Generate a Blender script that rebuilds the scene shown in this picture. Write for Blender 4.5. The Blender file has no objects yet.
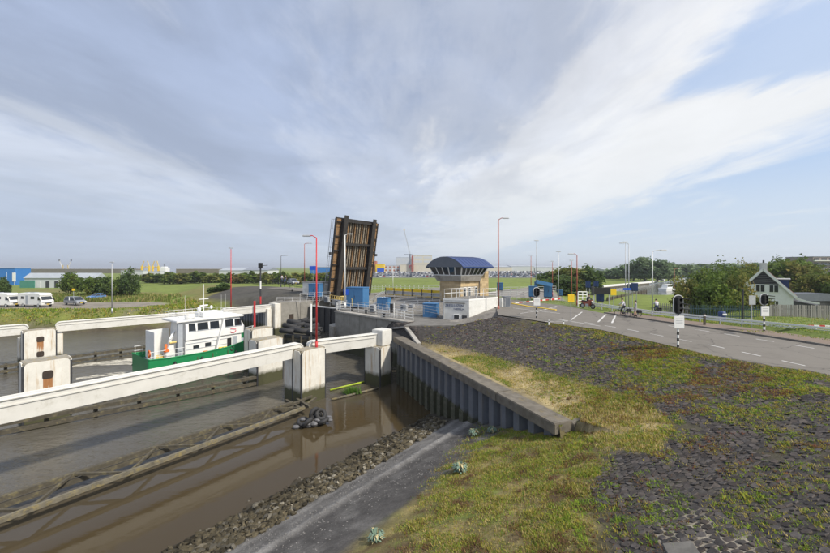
import bpy, bmesh, math, random
import numpy as np
from mathutils import Vector, Matrix, noise as mnoise

scn = bpy.context.scene
COL = scn.collection
R = math.radians
rng = random.Random(7)
nrng = np.random.default_rng(11)

# ------------------------------------------------------------------ camera
CAM_Z, FPX = 12.0, 370.0            # metres above the water; focal length in photo pixels (830 wide)
cam = bpy.data.cameras.new('camera')
cam.sensor_width = 36.0
cam.lens = 36.0 * FPX / 830.0
cam.shift_y = -9.5 / 830.0
cam.clip_start, cam.clip_end = 0.1, 20000
cam_o = bpy.data.objects.new('camera', cam)
cam_o.location = (0, 0, CAM_Z)
cam_o.rotation_euler = (R(90), 0, 0)
COL.objects.link(cam_o)
scn.camera = cam_o

# ------------------------------------------------------------------ sky and sun
SUN_AZ = Vector((0.86, -0.50))      # horizontal direction towards the sun
SUN_EL = R(46)
world = bpy.data.worlds.new('World'); scn.world = world; world.use_nodes = True
wt = world.node_tree; wt.nodes.clear()
def wn(t, **k):
    n = wt.nodes.new(t)
    for a, b in k.items(): setattr(n, a, b)
    return n
def wl(a, b): wt.links.new(a, b)
def wmath(op, a, b=None, c=None, clamp=False):
    n = wn('ShaderNodeMath', operation=op); n.use_clamp = clamp
    for i, v in enumerate((a, b, c)):
        if v is None: continue
        if isinstance(v, (int, float)): n.inputs[i].default_value = v
        else: wl(v, n.inputs[i])
    return n.outputs[0]
def wramp(v, pts):
    n = wn('ShaderNodeValToRGB'); cr = n.color_ramp
    cr.interpolation = 'EASE'
    while len(cr.elements) < len(pts): cr.elements.new(0.5)
    for e, (p, c) in zip(cr.elements, pts):
        e.position = p; e.color = (c, c, c, 1) if isinstance(c, (int, float)) else (*c, 1)
    wl(v, n.inputs[0]); return n.outputs[0]
def wmix(f, a, b):
    n = wn('ShaderNodeMix', data_type='RGBA')
    if isinstance(f, (int, float)): n.inputs[0].default_value = f
    else: wl(f, n.inputs[0])
    for i, v in ((6, a), (7, b)):
        if isinstance(v, tuple): n.inputs[i].default_value = (*v, 1)
        else: wl(v, n.inputs[i])
    return n.outputs[2]
def wnoise(vec, scale, detail=6, rough=0.55, dist=0.0):
    n = wn('ShaderNodeTexNoise'); n.inputs['Scale'].default_value = scale
    n.inputs['Detail'].default_value = detail; n.inputs['Roughness'].default_value = rough
    n.inputs['Distortion'].default_value = dist
    wl(vec, n.inputs['Vector']); return n.outputs[0]
sky = wn('ShaderNodeTexSky', sky_type='NISHITA'); sky.sun_disc = False
sky.sun_elevation = SUN_EL
sky.sun_rotation = math.atan2(SUN_AZ.x, SUN_AZ.y)
sky.air_density = 1.0; sky.dust_density = 1.6; sky.ozone_density = 1.0
tc = wn('ShaderNodeTexCoord'); sp = wn('ShaderNodeSeparateXYZ'); wl(tc.outputs['Generated'], sp.inputs[0])
dx, dy, dz = sp.outputs
zc = wmath('MAXIMUM', dz, 0.0)
zz = wmath('ADD', zc, 0.045)
px_ = wmath('DIVIDE', dx, zz); py_ = wmath('DIVIDE', dy, zz)      # position on a flat cloud layer
cb = wn('ShaderNodeCombineXYZ'); wl(px_, cb.inputs[0]); wl(py_, cb.inputs[1])
# streaks stretched along the wind
mp = wn('ShaderNodeMapping'); wl(cb.outputs[0], mp.inputs[0])
mp.inputs['Rotation'].default_value = (0, 0, R(-12)); mp.inputs['Scale'].default_value = (1.0, 0.38, 1)
mp.inputs['Location'].default_value = (5.2, 9.4, 0)
n_big = wnoise(mp.outputs[0], 0.55, 5, 0.5, 0.5)
n_mid = wnoise(mp.outputs[0], 1.5, 8, 0.62, 0.6)
n_fin = wnoise(mp.outputs[0], 5.0, 9, 0.65, 0.4)
# edge of the cloud sheet: clear air to the right of a line along the wind
edge = wmath('ADD', px_, wmath('MULTIPLY', wmath('SUBTRACT', n_mid, 0.5), 1.5))
edge = wmath('ADD', edge, wmath('MULTIPLY', wmath('SUBTRACT', n_fin, 0.5), 0.5))
sheet = wramp(wmath('MULTIPLY', edge, 0.2), [(0.44, 1.0), (0.58, 0.0)])
# a rift in the sheet high on the right
rx = wmath('SUBTRACT', px_, 1.60); ry = wmath('SUBTRACT', py_, 1.30)
rift = wmath('ADD', wmath('MULTIPLY', rx, rx), wmath('MULTIPLY', wmath('MULTIPLY', ry, ry), 0.9))
rift = wmath('ADD', rift, wmath('MULTIPLY', wmath('SUBTRACT', n_mid, 0.5), 1.6))
rift = wramp(rift, [(0.04, 0.3), (0.40, 1.0)])
sheet = wmath('MULTIPLY', sheet, rift)
wisp = wmath('MULTIPLY', wramp(n_mid, [(0.50, 0.0), (0.78, 1.0)]), 0.55)
dens = wmath('MAXIMUM', sheet, wisp)
# the sheet lies in long rolls along the wind: thick grey rolls to the left, thin bright cloud to the right
roll = wmath('ADD', px_, wmath('MULTIPLY', wmath('SUBTRACT', n_big, 0.5), 3.2))
roll = wmath('ADD', roll, wmath('MULTIPLY', wmath('SUBTRACT', n_mid, 0.5), 2.3))
roll = wmath('ADD', roll, wmath('MULTIPLY', wmath('SUBTRACT', n_fin, 0.5), 1.5))
roll = wmath('MULTIPLY_ADD', roll, 0.1, 0.65, clamp=True)
ccol = wramp(roll, [(0.05, (3.6, 4.25, 5.5)), (0.20, (3.7, 4.35, 5.6)), (0.36, (4.7, 5.15, 6.05)), (0.47, (3.05, 3.65, 5.0)), (0.56, (3.0, 3.6, 4.95)), (0.64, (4.0, 4.5, 5.6)), (0.71, (5.7, 5.95, 6.5)), (0.82, (6.9, 7.0, 7.15))])
mp2 = wn('ShaderNodeMapping'); wl(cb.outputs[0], mp2.inputs[0]); mp2.inputs['Rotation'].default_value = (0, 0, R(28)); mp2.inputs['Scale'].default_value = (1.0, 0.62, 1); mp2.inputs['Location'].default_value = (2.2, 6.1, 0)
bil = wramp(wnoise(mp2.outputs[0], 0.85, 7, 0.58, 0.7), [(0.30, 0.87), (0.70, 1.17)])
nb_ = wn('ShaderNodeMix', data_type='RGBA', blend_type='MULTIPLY'); nb_.inputs[0].default_value = 1.0; wl(ccol, nb_.inputs[6]); wl(bil, nb_.inputs[7])
ccol = wmix(wmath('SUBTRACT', 1.0, wmath('MULTIPLY', wramp(roll, [(0.68, 0.0), (0.85, 1.0)]), 0.7)), ccol, nb_.outputs[2])
blue = wmix(0.62, sky.outputs[0], (3.3, 4.9, 7.8))
skyc = wmix(dens, blue, ccol)
hz = wramp(zc, [(0.0, 1.0), (0.10, 0.72), (0.25, 0.22), (0.45, 0.0)])
hz = wmath('MULTIPLY', hz, 0.85)
hcol = wmix(wramp(wmath('MULTIPLY_ADD', dx, 0.5, 0.5), [(0.15, 0.0), (0.75, 1.0)]), (4.2, 4.8, 5.7), (5.6, 6.15, 6.6))
skyc = wmix(hz, skyc, hcol)
bg = wn('ShaderNodeBackground'); wl(skyc, bg.inputs[0]); bg.inputs[1].default_value = 0.1
wo = wn('ShaderNodeOutputWorld'); wl(bg.outputs[0], wo.inputs[0])

sun = bpy.data.lights.new('sun', 'SUN'); sun.energy = 3.4; sun.angle = R(4); sun.color = (1.0, 0.93, 0.82)
sun_o = bpy.data.objects.new('sun', sun); COL.objects.link(sun_o)
_az = SUN_AZ.normalized()
sdir = Vector((_az.x * math.cos(SUN_EL), _az.y * math.cos(SUN_EL), math.sin(SUN_EL)))
sun_o.rotation_euler = sdir.to_track_quat('Z', 'Y').to_euler()
sun_o.location = sdir * 60
vs = scn.view_settings
vs.view_transform = 'Standard'; vs.look = 'None'; vs.exposure = 0.40; vs.gamma = 1.0; vs.use_curve_mapping = False
try:
    scn.cycles.use_denoising = True
    scn.cycles.max_bounces = 6; scn.cycles.transparent_max_bounces = 8
except Exception: pass

# ------------------------------------------------------------------ placing helpers
def at(px, py, z):                       # photo pixel + known height -> point
    y = FPX * (CAM_Z - z) / (py - 267.0)
    return Vector(((px - 415.0) / FPX * y, y, z))
def atY(px, py, y):                      # photo pixel + known distance -> point
    return Vector(((px - 415.0) / FPX * y, y, CAM_Z - (py - 267.0) * y / FPX))
def xat(px, y): return (px - 415.0) / FPX * y
def zat(py, y): return CAM_Z - (py - 267.0) * y / FPX
U = Vector((0.610, 0.792, 0)); V = Vector((0.792, -0.610, 0))       # along and across the lock
def vw(v, w, z=0): p = V * v + U * w; p.z = z; return p
ANG_U = math.atan2(U.y, U.x); ANG_V = math.atan2(V.y, V.x)

# ------------------------------------------------------------------ mesh helpers
class MB:
    def __init__(s): s.v = []; s.f = []; s.m = []; s.mi = 0
    def add(s, vs_, fs):
        o = len(s.v); s.v += [tuple(p) for p in vs_]
        for f in fs: s.f.append(tuple(i + o for i in f)); s.m.append(s.mi)
        return s
    def box(s, c, d, rz=0.0, top=1.0, M=None):
        cx, cy, cz = c; a, b, h = d[0] / 2, d[1] / 2, d[2] / 2
        pts = []
        for z, k in ((-h, 1.0), (h, top)):
            for x, y in ((-a, -b), (a, -b), (a, b), (-a, b)):
                pts.append(Vector((x * k, y * k, z)))
        if M is not None: pts = [M @ p for p in pts]
        elif rz:
            ca, sa = math.cos(rz), math.sin(rz)
            pts = [Vector((p.x * ca - p.y * sa, p.x * sa + p.y * ca, p.z)) for p in pts]
        pts = [p + Vector(c) for p in pts]
        return s.add(pts, [(3, 2, 1, 0), (4, 5, 6, 7), (0, 1, 5, 4), (1, 2, 6, 5), (2, 3, 7, 6), (3, 0, 4, 7)])
    def span(s, x0, x1, y0, y1, z0, z1):
        return s.box(((x0 + x1) / 2, (y0 + y1) / 2, (z0 + z1) / 2), (abs(x1 - x0), abs(y1 - y0), abs(z1 - z0)))
    def tube(s, p0, p1, r0, r1=None, n=8, cap=True):
        p0, p1 = Vector(p0), Vector(p1); r1 = r0 if r1 is None else r1
        d = (p1 - p0).normalized()
        a = d.orthogonal().normalized(); b = d.cross(a)
        pts = []
        for p, r in ((p0, r0), (p1, r1)):
            for i in range(n):
                t = 2 * math.pi * i / n
                pts.append(p + (a * math.cos(t) + b * math.sin(t)) * r)
        fs = [(i, (i + 1) % n, n + (i + 1) % n, n + i) for i in range(n)]
        if cap: fs += [tuple(range(n - 1, -1, -1)), tuple(range(n, 2 * n))]
        return s.add(pts, fs)
    def path(s, pts, r, n=6):
        for a, b in zip(pts[:-1], pts[1:]): s.tube(a, b, r, r, n)
        return s
    def bar(s, p0, p1, w, h, up=Vector((0, 0, 1))):          # rectangular bar
        p0, p1 = Vector(p0), Vector(p1); d = (p1 - p0).normalized()
        a = d.cross(up)
        if a.length < 1e-4: a = Vector((1, 0, 0))
        a.normalize(); b = a.cross(d).normalized()
        pts = []
        for p in (p0, p1):
            for x, y in ((-w / 2, -h / 2), (w / 2, -h / 2), (w / 2, h / 2), (-w / 2, h / 2)):
                pts.append(p + a * x + b * y)
        return s.add(pts, [(0, 1, 2, 3), (7, 6, 5, 4), (0, 4, 5, 1), (1, 5, 6, 2), (2, 6, 7, 3), (3, 7, 4, 0)])
    def prism(s, poly, z0, z1):
        n = len(poly)
        pts = [Vector((p[0], p[1], z0)) for p in poly] + [Vector((p[0], p[1], z1)) for p in poly]
        return s.add(pts, [tuple(range(n - 1, -1, -1)), tuple(range(n, 2 * n))] + [(i, (i + 1) % n, n + (i + 1) % n, n + i) for i in range(n)])
    def extr(s, prof, y0, y1):            # profile in XZ, extruded along Y
        n = len(prof)
        pts = [Vector((p[0], y0, p[1])) for p in prof] + [Vector((p[0], y1, p[1])) for p in prof]
        return s.add(pts, [tuple(range(n)), tuple(range(2 * n - 1, n - 1, -1))] + [(i, n + i, n + (i + 1) % n, (i + 1) % n) for i in range(n)])
    def torus(s, c, axis, R_, r, n=16, k=6, M=None):
        axis = Vector(axis).normalized(); a = axis.orthogonal().normalized(); b = axis.cross(a)
        pts = []
        for i in range(n):
            t = 2 * math.pi * i / n; e = a * math.cos(t) + b * math.sin(t)
            for j in range(k):
                q = 2 * math.pi * j / k
                pts.append(Vector(c) + e * (R_ + r * math.cos(q)) + axis * (r * math.sin(q)))
        fs = []
        for i in range(n):
            for j in range(k):
                i2, j2 = (i + 1) % n, (j + 1) % k
                fs.append((i * k + j, i2 * k + j, i2 * k + j2, i * k + j2))
        return s.add(pts, fs)
    def ball(s, c, r, n=10, k=6, sc=(1, 1, 1)):
        pts = [Vector((c[0], c[1], c[2] - r * sc[2]))]
        for j in range(1, k):
            t = math.pi * j / k
            for i in range(n):
                q = 2 * math.pi * i / n
                pts.append(Vector((c[0] + r * sc[0] * math.sin(t) * math.cos(q), c[1] + r * sc[1] * math.sin(t) * math.sin(q), c[2] - r * sc[2] * math.cos(t))))
        pts.append(Vector((c[0], c[1], c[2] + r * sc[2])))
        fs = [(0, 1 + (i + 1) % n, 1 + i) for i in range(n)]
        for j in range(k - 2):
            for i in range(n):
                a = 1 + j * n + i; b = 1 + j * n + (i + 1) % n
                fs.append((a, b, b + n, a + n))
        l = len(pts) - 1; o = 1 + (k - 2) * n
        fs += [(l, o + i, o + (i + 1) % n) for i in range(n)]
        return s.add(pts, fs)
    def mesh(s, name, mats, smooth=False):
        me = bpy.data.meshes.new(name); me.from_pydata(s.v, [], s.f)
        for m in (mats if isinstance(mats, (list, tuple)) else [mats]): me.materials.append(m)
        if any(s.m): me.polygons.foreach_set('material_index', s.m)
        if smooth: me.polygons.foreach_set('use_smooth', [True] * len(me.polygons))
        me.update(); return me
    def build(s, name, mats, parent=None, bevel=0.0, smooth=False, seg=2):
        me = s.mesh(name, mats, smooth)
        if bevel:
            bm = bmesh.new(); bm.from_mesh(me)
            bmesh.ops.remove_doubles(bm, verts=bm.verts, dist=1e-5)
            es = [e for e in bm.edges if len(e.link_faces) == 2 and e.calc_face_angle(0) > 0.5]
            bmesh.ops.bevel(bm, geom=es, offset=bevel, segments=seg, affect='EDGES', clamp_overlap=True)
            bm.to_mesh(me); bm.free()
        return obj(name, me, parent)
def obj(name, me, parent=None):
    o = bpy.data.objects.new(name, me); COL.objects.link(o)
    if parent is not None: o.parent = parent
    return o
def tag(o, label=None, cat=None, group=None, kind=None):
    if label: o['label'] = label
    if cat: o['category'] = cat
    if group: o['group'] = group
    if kind: o['kind'] = kind
    return o
def thing(name, label, cat, loc=(0, 0, 0), rz=0.0, group=None):
    o = bpy.data.objects.new(name, None); COL.objects.link(o)
    o.empty_display_size = 0.3
    o.location = loc; o.rotation_euler = (0, 0, rz)
    return tag(o, label, cat, group)
def copy_tree(o, parent=None):
    c = o.copy(); COL.objects.link(c); c.parent = parent
    for ch in list(o.children): copy_tree(ch, c)
    return c

# ------------------------------------------------------------------ materials
def new_mat(name):
    m = bpy.data.materials.new(name); m.use_nodes = True
    nt = m.node_tree; return m, nt, nt.nodes['Principled BSDF']
def L(nt, a, b): nt.links.new(a, b)
def N(nt, t, **k):
    n = nt.nodes.new(t)
    for a, b in k.items(): setattr(n, a, b)
    return n
def ramp(nt, v, pts, interp='LINEAR'):
    n = N(nt, 'ShaderNodeValToRGB'); cr = n.color_ramp; cr.interpolation = interp
    while len(cr.elements) < len(pts): cr.elements.new(0.5)
    for e, (p, c) in zip(cr.elements, pts):
        e.position = p; e.color = (c, c, c, 1) if isinstance(c, (int, float)) else (*c, 1)
    L(nt, v, n.inputs[0]); return n.outputs[0]
def tnoise(nt, scale, detail=5, rough=0.6, coord='Object', vscale=None, dist=0.0):
    c = N(nt, 'ShaderNodeTexCoord'); s = c.outputs[coord]
    if vscale is not None:
        mpn = N(nt, 'ShaderNodeMapping'); mpn.inputs['Scale'].default_value = vscale; L(nt, s, mpn.inputs[0]); s = mpn.outputs[0]
    n = N(nt, 'ShaderNodeTexNoise'); n.inputs['Scale'].default_value = scale; n.inputs['Detail'].default_value = detail
    n.inputs['Roughness'].default_value = rough; n.inputs['Distortion'].default_value = dist
    L(nt, s, n.inputs['Vector']); return n.outputs[0]
def mixc(nt, f, a, b, mode='MIX'):
    n = N(nt, 'ShaderNodeMix', data_type='RGBA', blend_type=mode)
    if isinstance(f, (int, float)): n.inputs[0].default_value = f
    else: L(nt, f, n.inputs[0])
    for i, v in ((6, a), (7, b)):
        if isinstance(v, tuple): n.inputs[i].default_value = (*v, 1)
        else: L(nt, v, n.inputs[i])
    return n.outputs[2]
def bump(nt, bs, h, strength=0.3, dist=0.02):
    b = N(nt, 'ShaderNodeBump'); b.inputs['Strength'].default_value = strength; b.inputs['Distance'].default_value = dist
    L(nt, h, b.inputs['Height']); L(nt, b.outputs[0], bs.inputs['Normal'])
def mottle(name, a, b, scale=3.0, rough=0.7, bmp=0.2, metal=0.0, dirt=None, dscale=0.7, damt=(0.5, 0.72), coord='Object', spec=0.4, vs_=None, perobj=0.0):
    m, nt, bs = new_mat(name)
    c = mixc(nt, ramp(nt, tnoise(nt, scale, 6, 0.65, coord, vs_), [(0.3, 0.0), (0.7, 1.0)]), a, b)
    if dirt: c = mixc(nt, ramp(nt, tnoise(nt, dscale, 8, 0.7, coord, vs_), [(damt[0], 0.0), (damt[1], 1.0)]), c, dirt)
    if perobj:
        oi = N(nt, 'ShaderNodeObjectInfo')
        c = mixc(nt, perobj, c, ramp(nt, oi.outputs['Random'], [(0.0, tuple(x * 0.45 for x in a)), (1.0, tuple(min(1, x * 1.6) for x in b))]))
    L(nt, c, bs.inputs['Base Color']); bs.inputs['Roughness'].default_value = rough; bs.inputs['Metallic'].default_value = metal
    bs.inputs['Specular IOR Level'].default_value = spec
    if bmp: bump(nt, bs, tnoise(nt, scale * 6, 6, 0.7, coord), bmp, 0.02)
    return m
def zstain(name, base, base2, wet, z0, z1, rust=None, rough=0.75, coordz='world'):
    """weathered surface with algae up to the tide mark and vertical run stains"""
    m, nt, bs = new_mat(name)
    g = N(nt, 'ShaderNodeNewGeometry'); s = N(nt, 'ShaderNodeSeparateXYZ'); L(nt, g.outputs['Position'], s.inputs[0])
    c = mixc(nt, ramp(nt, tnoise(nt, 1.2, 7, 0.7), [(0.35, 0.0), (0.7, 1.0)]), base, base2)
    if rust:
        mpn = N(nt, 'ShaderNodeMapping'); mpn.inputs['Scale'].default_value = (3.5, 3.5, 0.35); L(nt, g.outputs['Position'], mpn.inputs[0])
        nz = N(nt, 'ShaderNodeTexNoise'); nz.inputs['Scale'].default_value = 1.0; nz.inputs['Detail'].default_value = 6; nz.inputs['Roughness'].default_value = 0.7
        L(nt, mpn.outputs[0], nz.inputs['Vector'])
        c = mixc(nt, ramp(nt, nz.outputs[0], [(0.52, 0.0), (0.72, 0.9)]), c, rust)
    mm = N(nt, 'ShaderNodeMath', operation='ADD'); L(nt, s.outputs[2], mm.inputs[0])
    nn = N(nt, 'ShaderNodeMath', operation='MULTIPLY_ADD'); L(nt, tnoise(nt, 2.5, 6, 0.7), nn.inputs[0]); nn.inputs[1].default_value = 0.7; nn.inputs[2].default_value = -0.35
    L(nt, nn.outputs[0], mm.inputs[1])
    mr = N(nt, 'ShaderNodeMapRange'); mr.inputs['From Min'].default_value = z0; mr.inputs['From Max'].default_value = z1
    mr.inputs['To Min'].default_value = 1.0; mr.inputs['To Max'].default_value = 0.0; L(nt, mm.outputs[0], mr.inputs['Value'])
    wetc = mixc(nt, tnoise(nt, 5, 5, 0.7), wet, tuple(x * 1.9 for x in wet))
    c = mixc(nt, mr.outputs[0], c, wetc)
    L(nt, c, bs.inputs['Base Color']); bs.inputs['Roughness'].default_value = rough
    bump(nt, bs, tnoise(nt, 14, 6, 0.7), 0.25, 0.02)
    return m
M = {}
M['concrete'] = mottle('concrete', (0.30, 0.28, 0.25), (0.42, 0.40, 0.36), 2.0, 0.85, 0.3, dirt=(0.16, 0.15, 0.13), dscale=0.8)
M['concrete_dark'] = mottle('concrete_dark', (0.15, 0.14, 0.125), (0.25, 0.235, 0.21), 1.5, 0.9, 0.35, dirt=(0.09, 0.085, 0.075), dscale=0.6)
M['wall_tidal'] = zstain('tidal_concrete', (0.21, 0.20, 0.175), (0.31, 0.295, 0.265), (0.035, 0.036, 0.018), 1.5, 2.3)
M['pier_white'] = zstain('painted_pier', (0.76, 0.74, 0.68), (0.62, 0.60, 0.54), (0.045, 0.045, 0.02), 1.05, 1.5, rust=(0.44, 0.29, 0.13))
M['pier_top'] = mottle('pier_top', (0.22, 0.205, 0.17), (0.36, 0.33, 0.28), 4, 0.9, 0.3, dirt=(0.34, 0.25, 0.08), dscale=3, damt=(.5, .68))
M['beam_white'] = mottle('beam_white', (0.60, 0.59, 0.55), (0.68, 0.67, 0.63), 1.2, 0.6, 0.08, dirt=(0.46, 0.44, 0.38), dscale=1.6, damt=(0.55, 0.8))
M['white'] = mottle('white_paint', (0.74, 0.74, 0.72), (0.82, 0.82, 0.80), 2.0, 0.5, 0.05)
M['white_wall'] = mottle('white_wall', (0.62, 0.62, 0.59), (0.74, 0.74, 0.71), 1.4, 0.8, 0.15, dirt=(0.48, 0.47, 0.43), dscale=1.0, damt=(0.5, 0.75))
M['rustred'] = mottle('rust', (0.22, 0.09, 0.035), (0.40, 0.17, 0.05), 4, 0.9, 0.3, dirt=(0.10, 0.05, 0.03), dscale=2)
def streak_mat():
    m, nt, bs = new_mat('rust_streak')
    tcx = N(nt, 'ShaderNodeTexCoord'); sx = N(nt, 'ShaderNodeSeparateXYZ'); L(nt, tcx.outputs['Generated'], sx.inputs[0])
    nz = tnoise(nt, 6, 6, .7, 'Object', (1.6, 1.6, .18))
    ad = N(nt, 'ShaderNodeMath', operation='MULTIPLY_ADD'); L(nt, sx.outputs[2], ad.inputs[0]); ad.inputs[1].default_value = .55; L(nt, nz, ad.inputs[2])
    c = mixc(nt, ramp(nt, ad.outputs[0], [(.50, 0.0), (.72, 1.0)]), (0.62, 0.57, 0.48), mixc(nt, nz, (0.20, 0.075, 0.03), (0.48, 0.24, 0.09)))
    L(nt, c, bs.inputs['Base Color']); bs.inputs['Roughness'].default_value = .85; return m
M['streak'] = streak_mat()
M['hole'] = mottle('recess_steel', (0.03, 0.025, 0.02), (0.06, 0.04, 0.03), 4, 0.8, 0.2)
M['pile'] = zstain('sheet_pile', (0.105, 0.118, 0.142), (0.15, 0.162, 0.185), (0.040, 0.042, 0.022), 1.9, 2.3, rust=(0.13, 0.115, 0.10), rough=0.55)
M['pile_cap'] = mottle('pile_cap', (0.10, 0.088, 0.07), (0.20, 0.178, 0.145), 2.2, 0.9, 0.4, dirt=(0.22, 0.17, 0.075), dscale=1.4, damt=(0.56, 0.72))
M['timber_wet'] = mottle('wet_timber', (0.055, 0.048, 0.035), (0.11, 0.097, 0.07), 3.0, 0.85, 0.4, dirt=(0.20, 0.17, 0.075), dscale=3.0, damt=(0.54, 0.72))
M['timber_pale'] = mottle('pale_timber', (0.10, 0.09, 0.066), (0.20, 0.18, 0.135), 3.0, 0.85, 0.4, dirt=(0.27, 0.215, 0.085), dscale=3.5, damt=(0.5, 0.7))
M['red'] = mottle('red_paint', (0.50, 0.035, 0.04), (0.58, 0.05, 0.05), 3, 0.45, 0.03)
M['redbrown'] = mottle('faded_red_paint', (0.30, 0.075, 0.05), (0.38, 0.11, 0.07), 3, 0.55, 0.03)
M['grey_metal'] = mottle('galvanised', (0.42, 0.43, 0.44), (0.54, 0.55, 0.56), 5, 0.5, 0.03, metal=0.3)
M['dark_metal'] = mottle('dark_metal', (0.035, 0.037, 0.04), (0.06, 0.06, 0.065), 4, 0.55, 0.05)
M['black'] = mottle('black_plastic', (0.012, 0.012, 0.013), (0.025, 0.025, 0.026), 4, 0.5, 0.03)
M['blue'] = mottle('blue_cabinet', (0.045, 0.155, 0.33), (0.065, 0.19, 0.38), 2, 0.5, 0.04)
M['blue_bright'] = mottle('blue_sign', (0.01, 0.08, 0.50), (0.02, 0.10, 0.56), 2, 0.4, 0.0)
M['bluedark'] = mottle('dark_blue', (0.02, 0.045, 0.14), (0.03, 0.06, 0.18), 3, 0.45, 0.03)
M['yellow'] = mottle('yellow_paint', (0.78, 0.52, 0.02), (0.84, 0.58, 0.03), 3, 0.5, 0.03)
M['yellow_pale'] = mottle('weathered_yellow', (0.62, 0.46, 0.14), (0.72, 0.55, 0.20), 3, 0.6, 0.05)
M['rubber'] = mottle('rubber', (0.018, 0.018, 0.019), (0.05, 0.05, 0.052), 5, 0.75, 0.2)
M['glass'] = mottle('window_glass', (0.02, 0.025, 0.03), (0.03, 0.035, 0.04), 1, 0.08, 0.0, spec=0.8)
M['brick_tan'] = mottle('tan_brick', (0.42, 0.31, 0.17), (0.52, 0.40, 0.23), 6, 0.85, 0.2, dirt=(0.36, 0.25, 0.13), dscale=3, perobj=0.35)
M['mortar'] = mottle('mortar', (0.36, 0.32, 0.26), (0.44, 0.40, 0.33), 5, 0.9, 0.2)
M['roof_blue'] = mottle('blue_roof', (0.020, 0.045, 0.15), (0.032, 0.06, 0.185), 1.5, 0.35, 0.02, spec=0.5)
M['roof_grey'] = mottle('grey_cladding', (0.10, 0.115, 0.14), (0.13, 0.145, 0.17), 2, 0.5, 0.03)
M['bridge_dark'] = mottle('bridge_steel', (0.022, 0.020, 0.019), (0.05, 0.044, 0.04), 2, 0.6, 0.1)
M['bridge_brown'] = mottle('bridge_timber', (0.23, 0.135, 0.065), (0.35, 0.21, 0.10), 2.5, 0.8, 0.2, dirt=(0.10, 0.065, 0.04), dscale=1.6)
M['bridge_tan'] = mottle('bridge_stringer', (0.24, 0.20, 0.15), (0.38, 0.32, 0.24), 2.0, 0.7, 0.15, dirt=(0.09, 0.07, 0.05), dscale=1.5, damt=(0.48, 0.64))
M['hull_green'] = mottle('green_hull', (0.012, 0.205, 0.070), (0.020, 0.25, 0.09), 1.5, 0.4, 0.04, dirt=(0.03, 0.08, 0.035), dscale=1.2, damt=(0.6, 0.8))
M['deck_grey'] = mottle('deck_grey', (0.33, 0.36, 0.40), (0.42, 0.45, 0.48), 3, 0.7, 0.05)
M['orange'] = mottle('orange', (0.70, 0.14, 0.02), (0.75, 0.18, 0.03), 3, 0.6, 0.02)
M['pink'] = mottle('crest_red', (0.65, 0.10, 0.14), (0.7, 0.14, 0.18), 3, 0.5, 0.0)
M['asphalt'] = mottle('asphalt', (0.165, 0.150, 0.130), (0.215, 0.197, 0.172), 0.5, 0.9, 0.35, dirt=(0.125, 0.113, 0.097), dscale=0.5, damt=(0.42, 0.72), coord='Object')
def add_cracks(m, scale=.22):
    nt = m.node_tree; bs = nt.nodes['Principled BSDF']; old = bs.inputs['Base Color'].links[0].from_socket
    c = N(nt, 'ShaderNodeTexCoord'); nz = N(nt, 'ShaderNodeTexNoise'); nz.inputs['Scale'].default_value = .8; nz.inputs['Detail'].default_value = 5; L(nt, c.outputs['Object'], nz.inputs['Vector'])
    av = N(nt, 'ShaderNodeMix', data_type='RGBA', blend_type='LINEAR_LIGHT'); av.inputs[0].default_value = .8; L(nt, c.outputs['Object'], av.inputs[6]); L(nt, nz.outputs['Color'], av.inputs[7])
    v = N(nt, 'ShaderNodeTexVoronoi', feature='DISTANCE_TO_EDGE'); v.inputs['Scale'].default_value = scale; L(nt, av.outputs[2], v.inputs['Vector'])
    f = ramp(nt, v.outputs['Distance'], [(0.0, .75), (.012, 0.0)])
    L(nt, mixc(nt, f, old, (.05, .046, .04)), bs.inputs['Base Color'])
add_cracks(M['asphalt'])
M['path_brick'] = mottle('brick_path', (0.17, 0.13, 0.10), (0.23, 0.175, 0.14), 5, 0.9, 0.2, dirt=(0.12, 0.10, 0.08), dscale=0.8)
M['marking'] = mottle('road_marking', (0.52, 0.51, 0.49), (0.66, 0.65, 0.63), 6, 0.8, 0.05, dirt=(0.26, 0.245, 0.22), dscale=2.2, damt=(0.48, 0.66))
M['kerb'] = mottle('kerb_stone', (0.15, 0.135, 0.115), (0.21, 0.19, 0.165), 4, 0.9, 0.2, perobj=0.25)
M['skin'] = mottle('skin', (0.52, 0.32, 0.23), (0.56, 0.35, 0.26), 6, 0.6, 0.0)
M['hair'] = mottle('hair', (0.03, 0.02, 0.015), (0.05, 0.035, 0.025), 20, 0.7, 0.1)
M['cloth_white'] = mottle('white_cotton', (0.68, 0.66, 0.70), (0.76, 0.74, 0.78), 8, 0.9, 0.1)
M['cloth_grey'] = mottle('grey_cotton', (0.30, 0.30, 0.31), (0.38, 0.38, 0.39), 8, 0.9, 0.1)
M['cloth_dark'] = mottle('dark_cloth', (0.02, 0.022, 0.035), (0.035, 0.035, 0.05), 8, 0.9, 0.1)
M['cloth_blue'] = mottle('jeans', (0.06, 0.09, 0.17), (0.09, 0.12, 0.21), 8, 0.9, 0.1)
M['bark'] = mottle('bark', (0.06, 0.048, 0.035), (0.11, 0.09, 0.065), 6, 0.9, 0.4)
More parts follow.
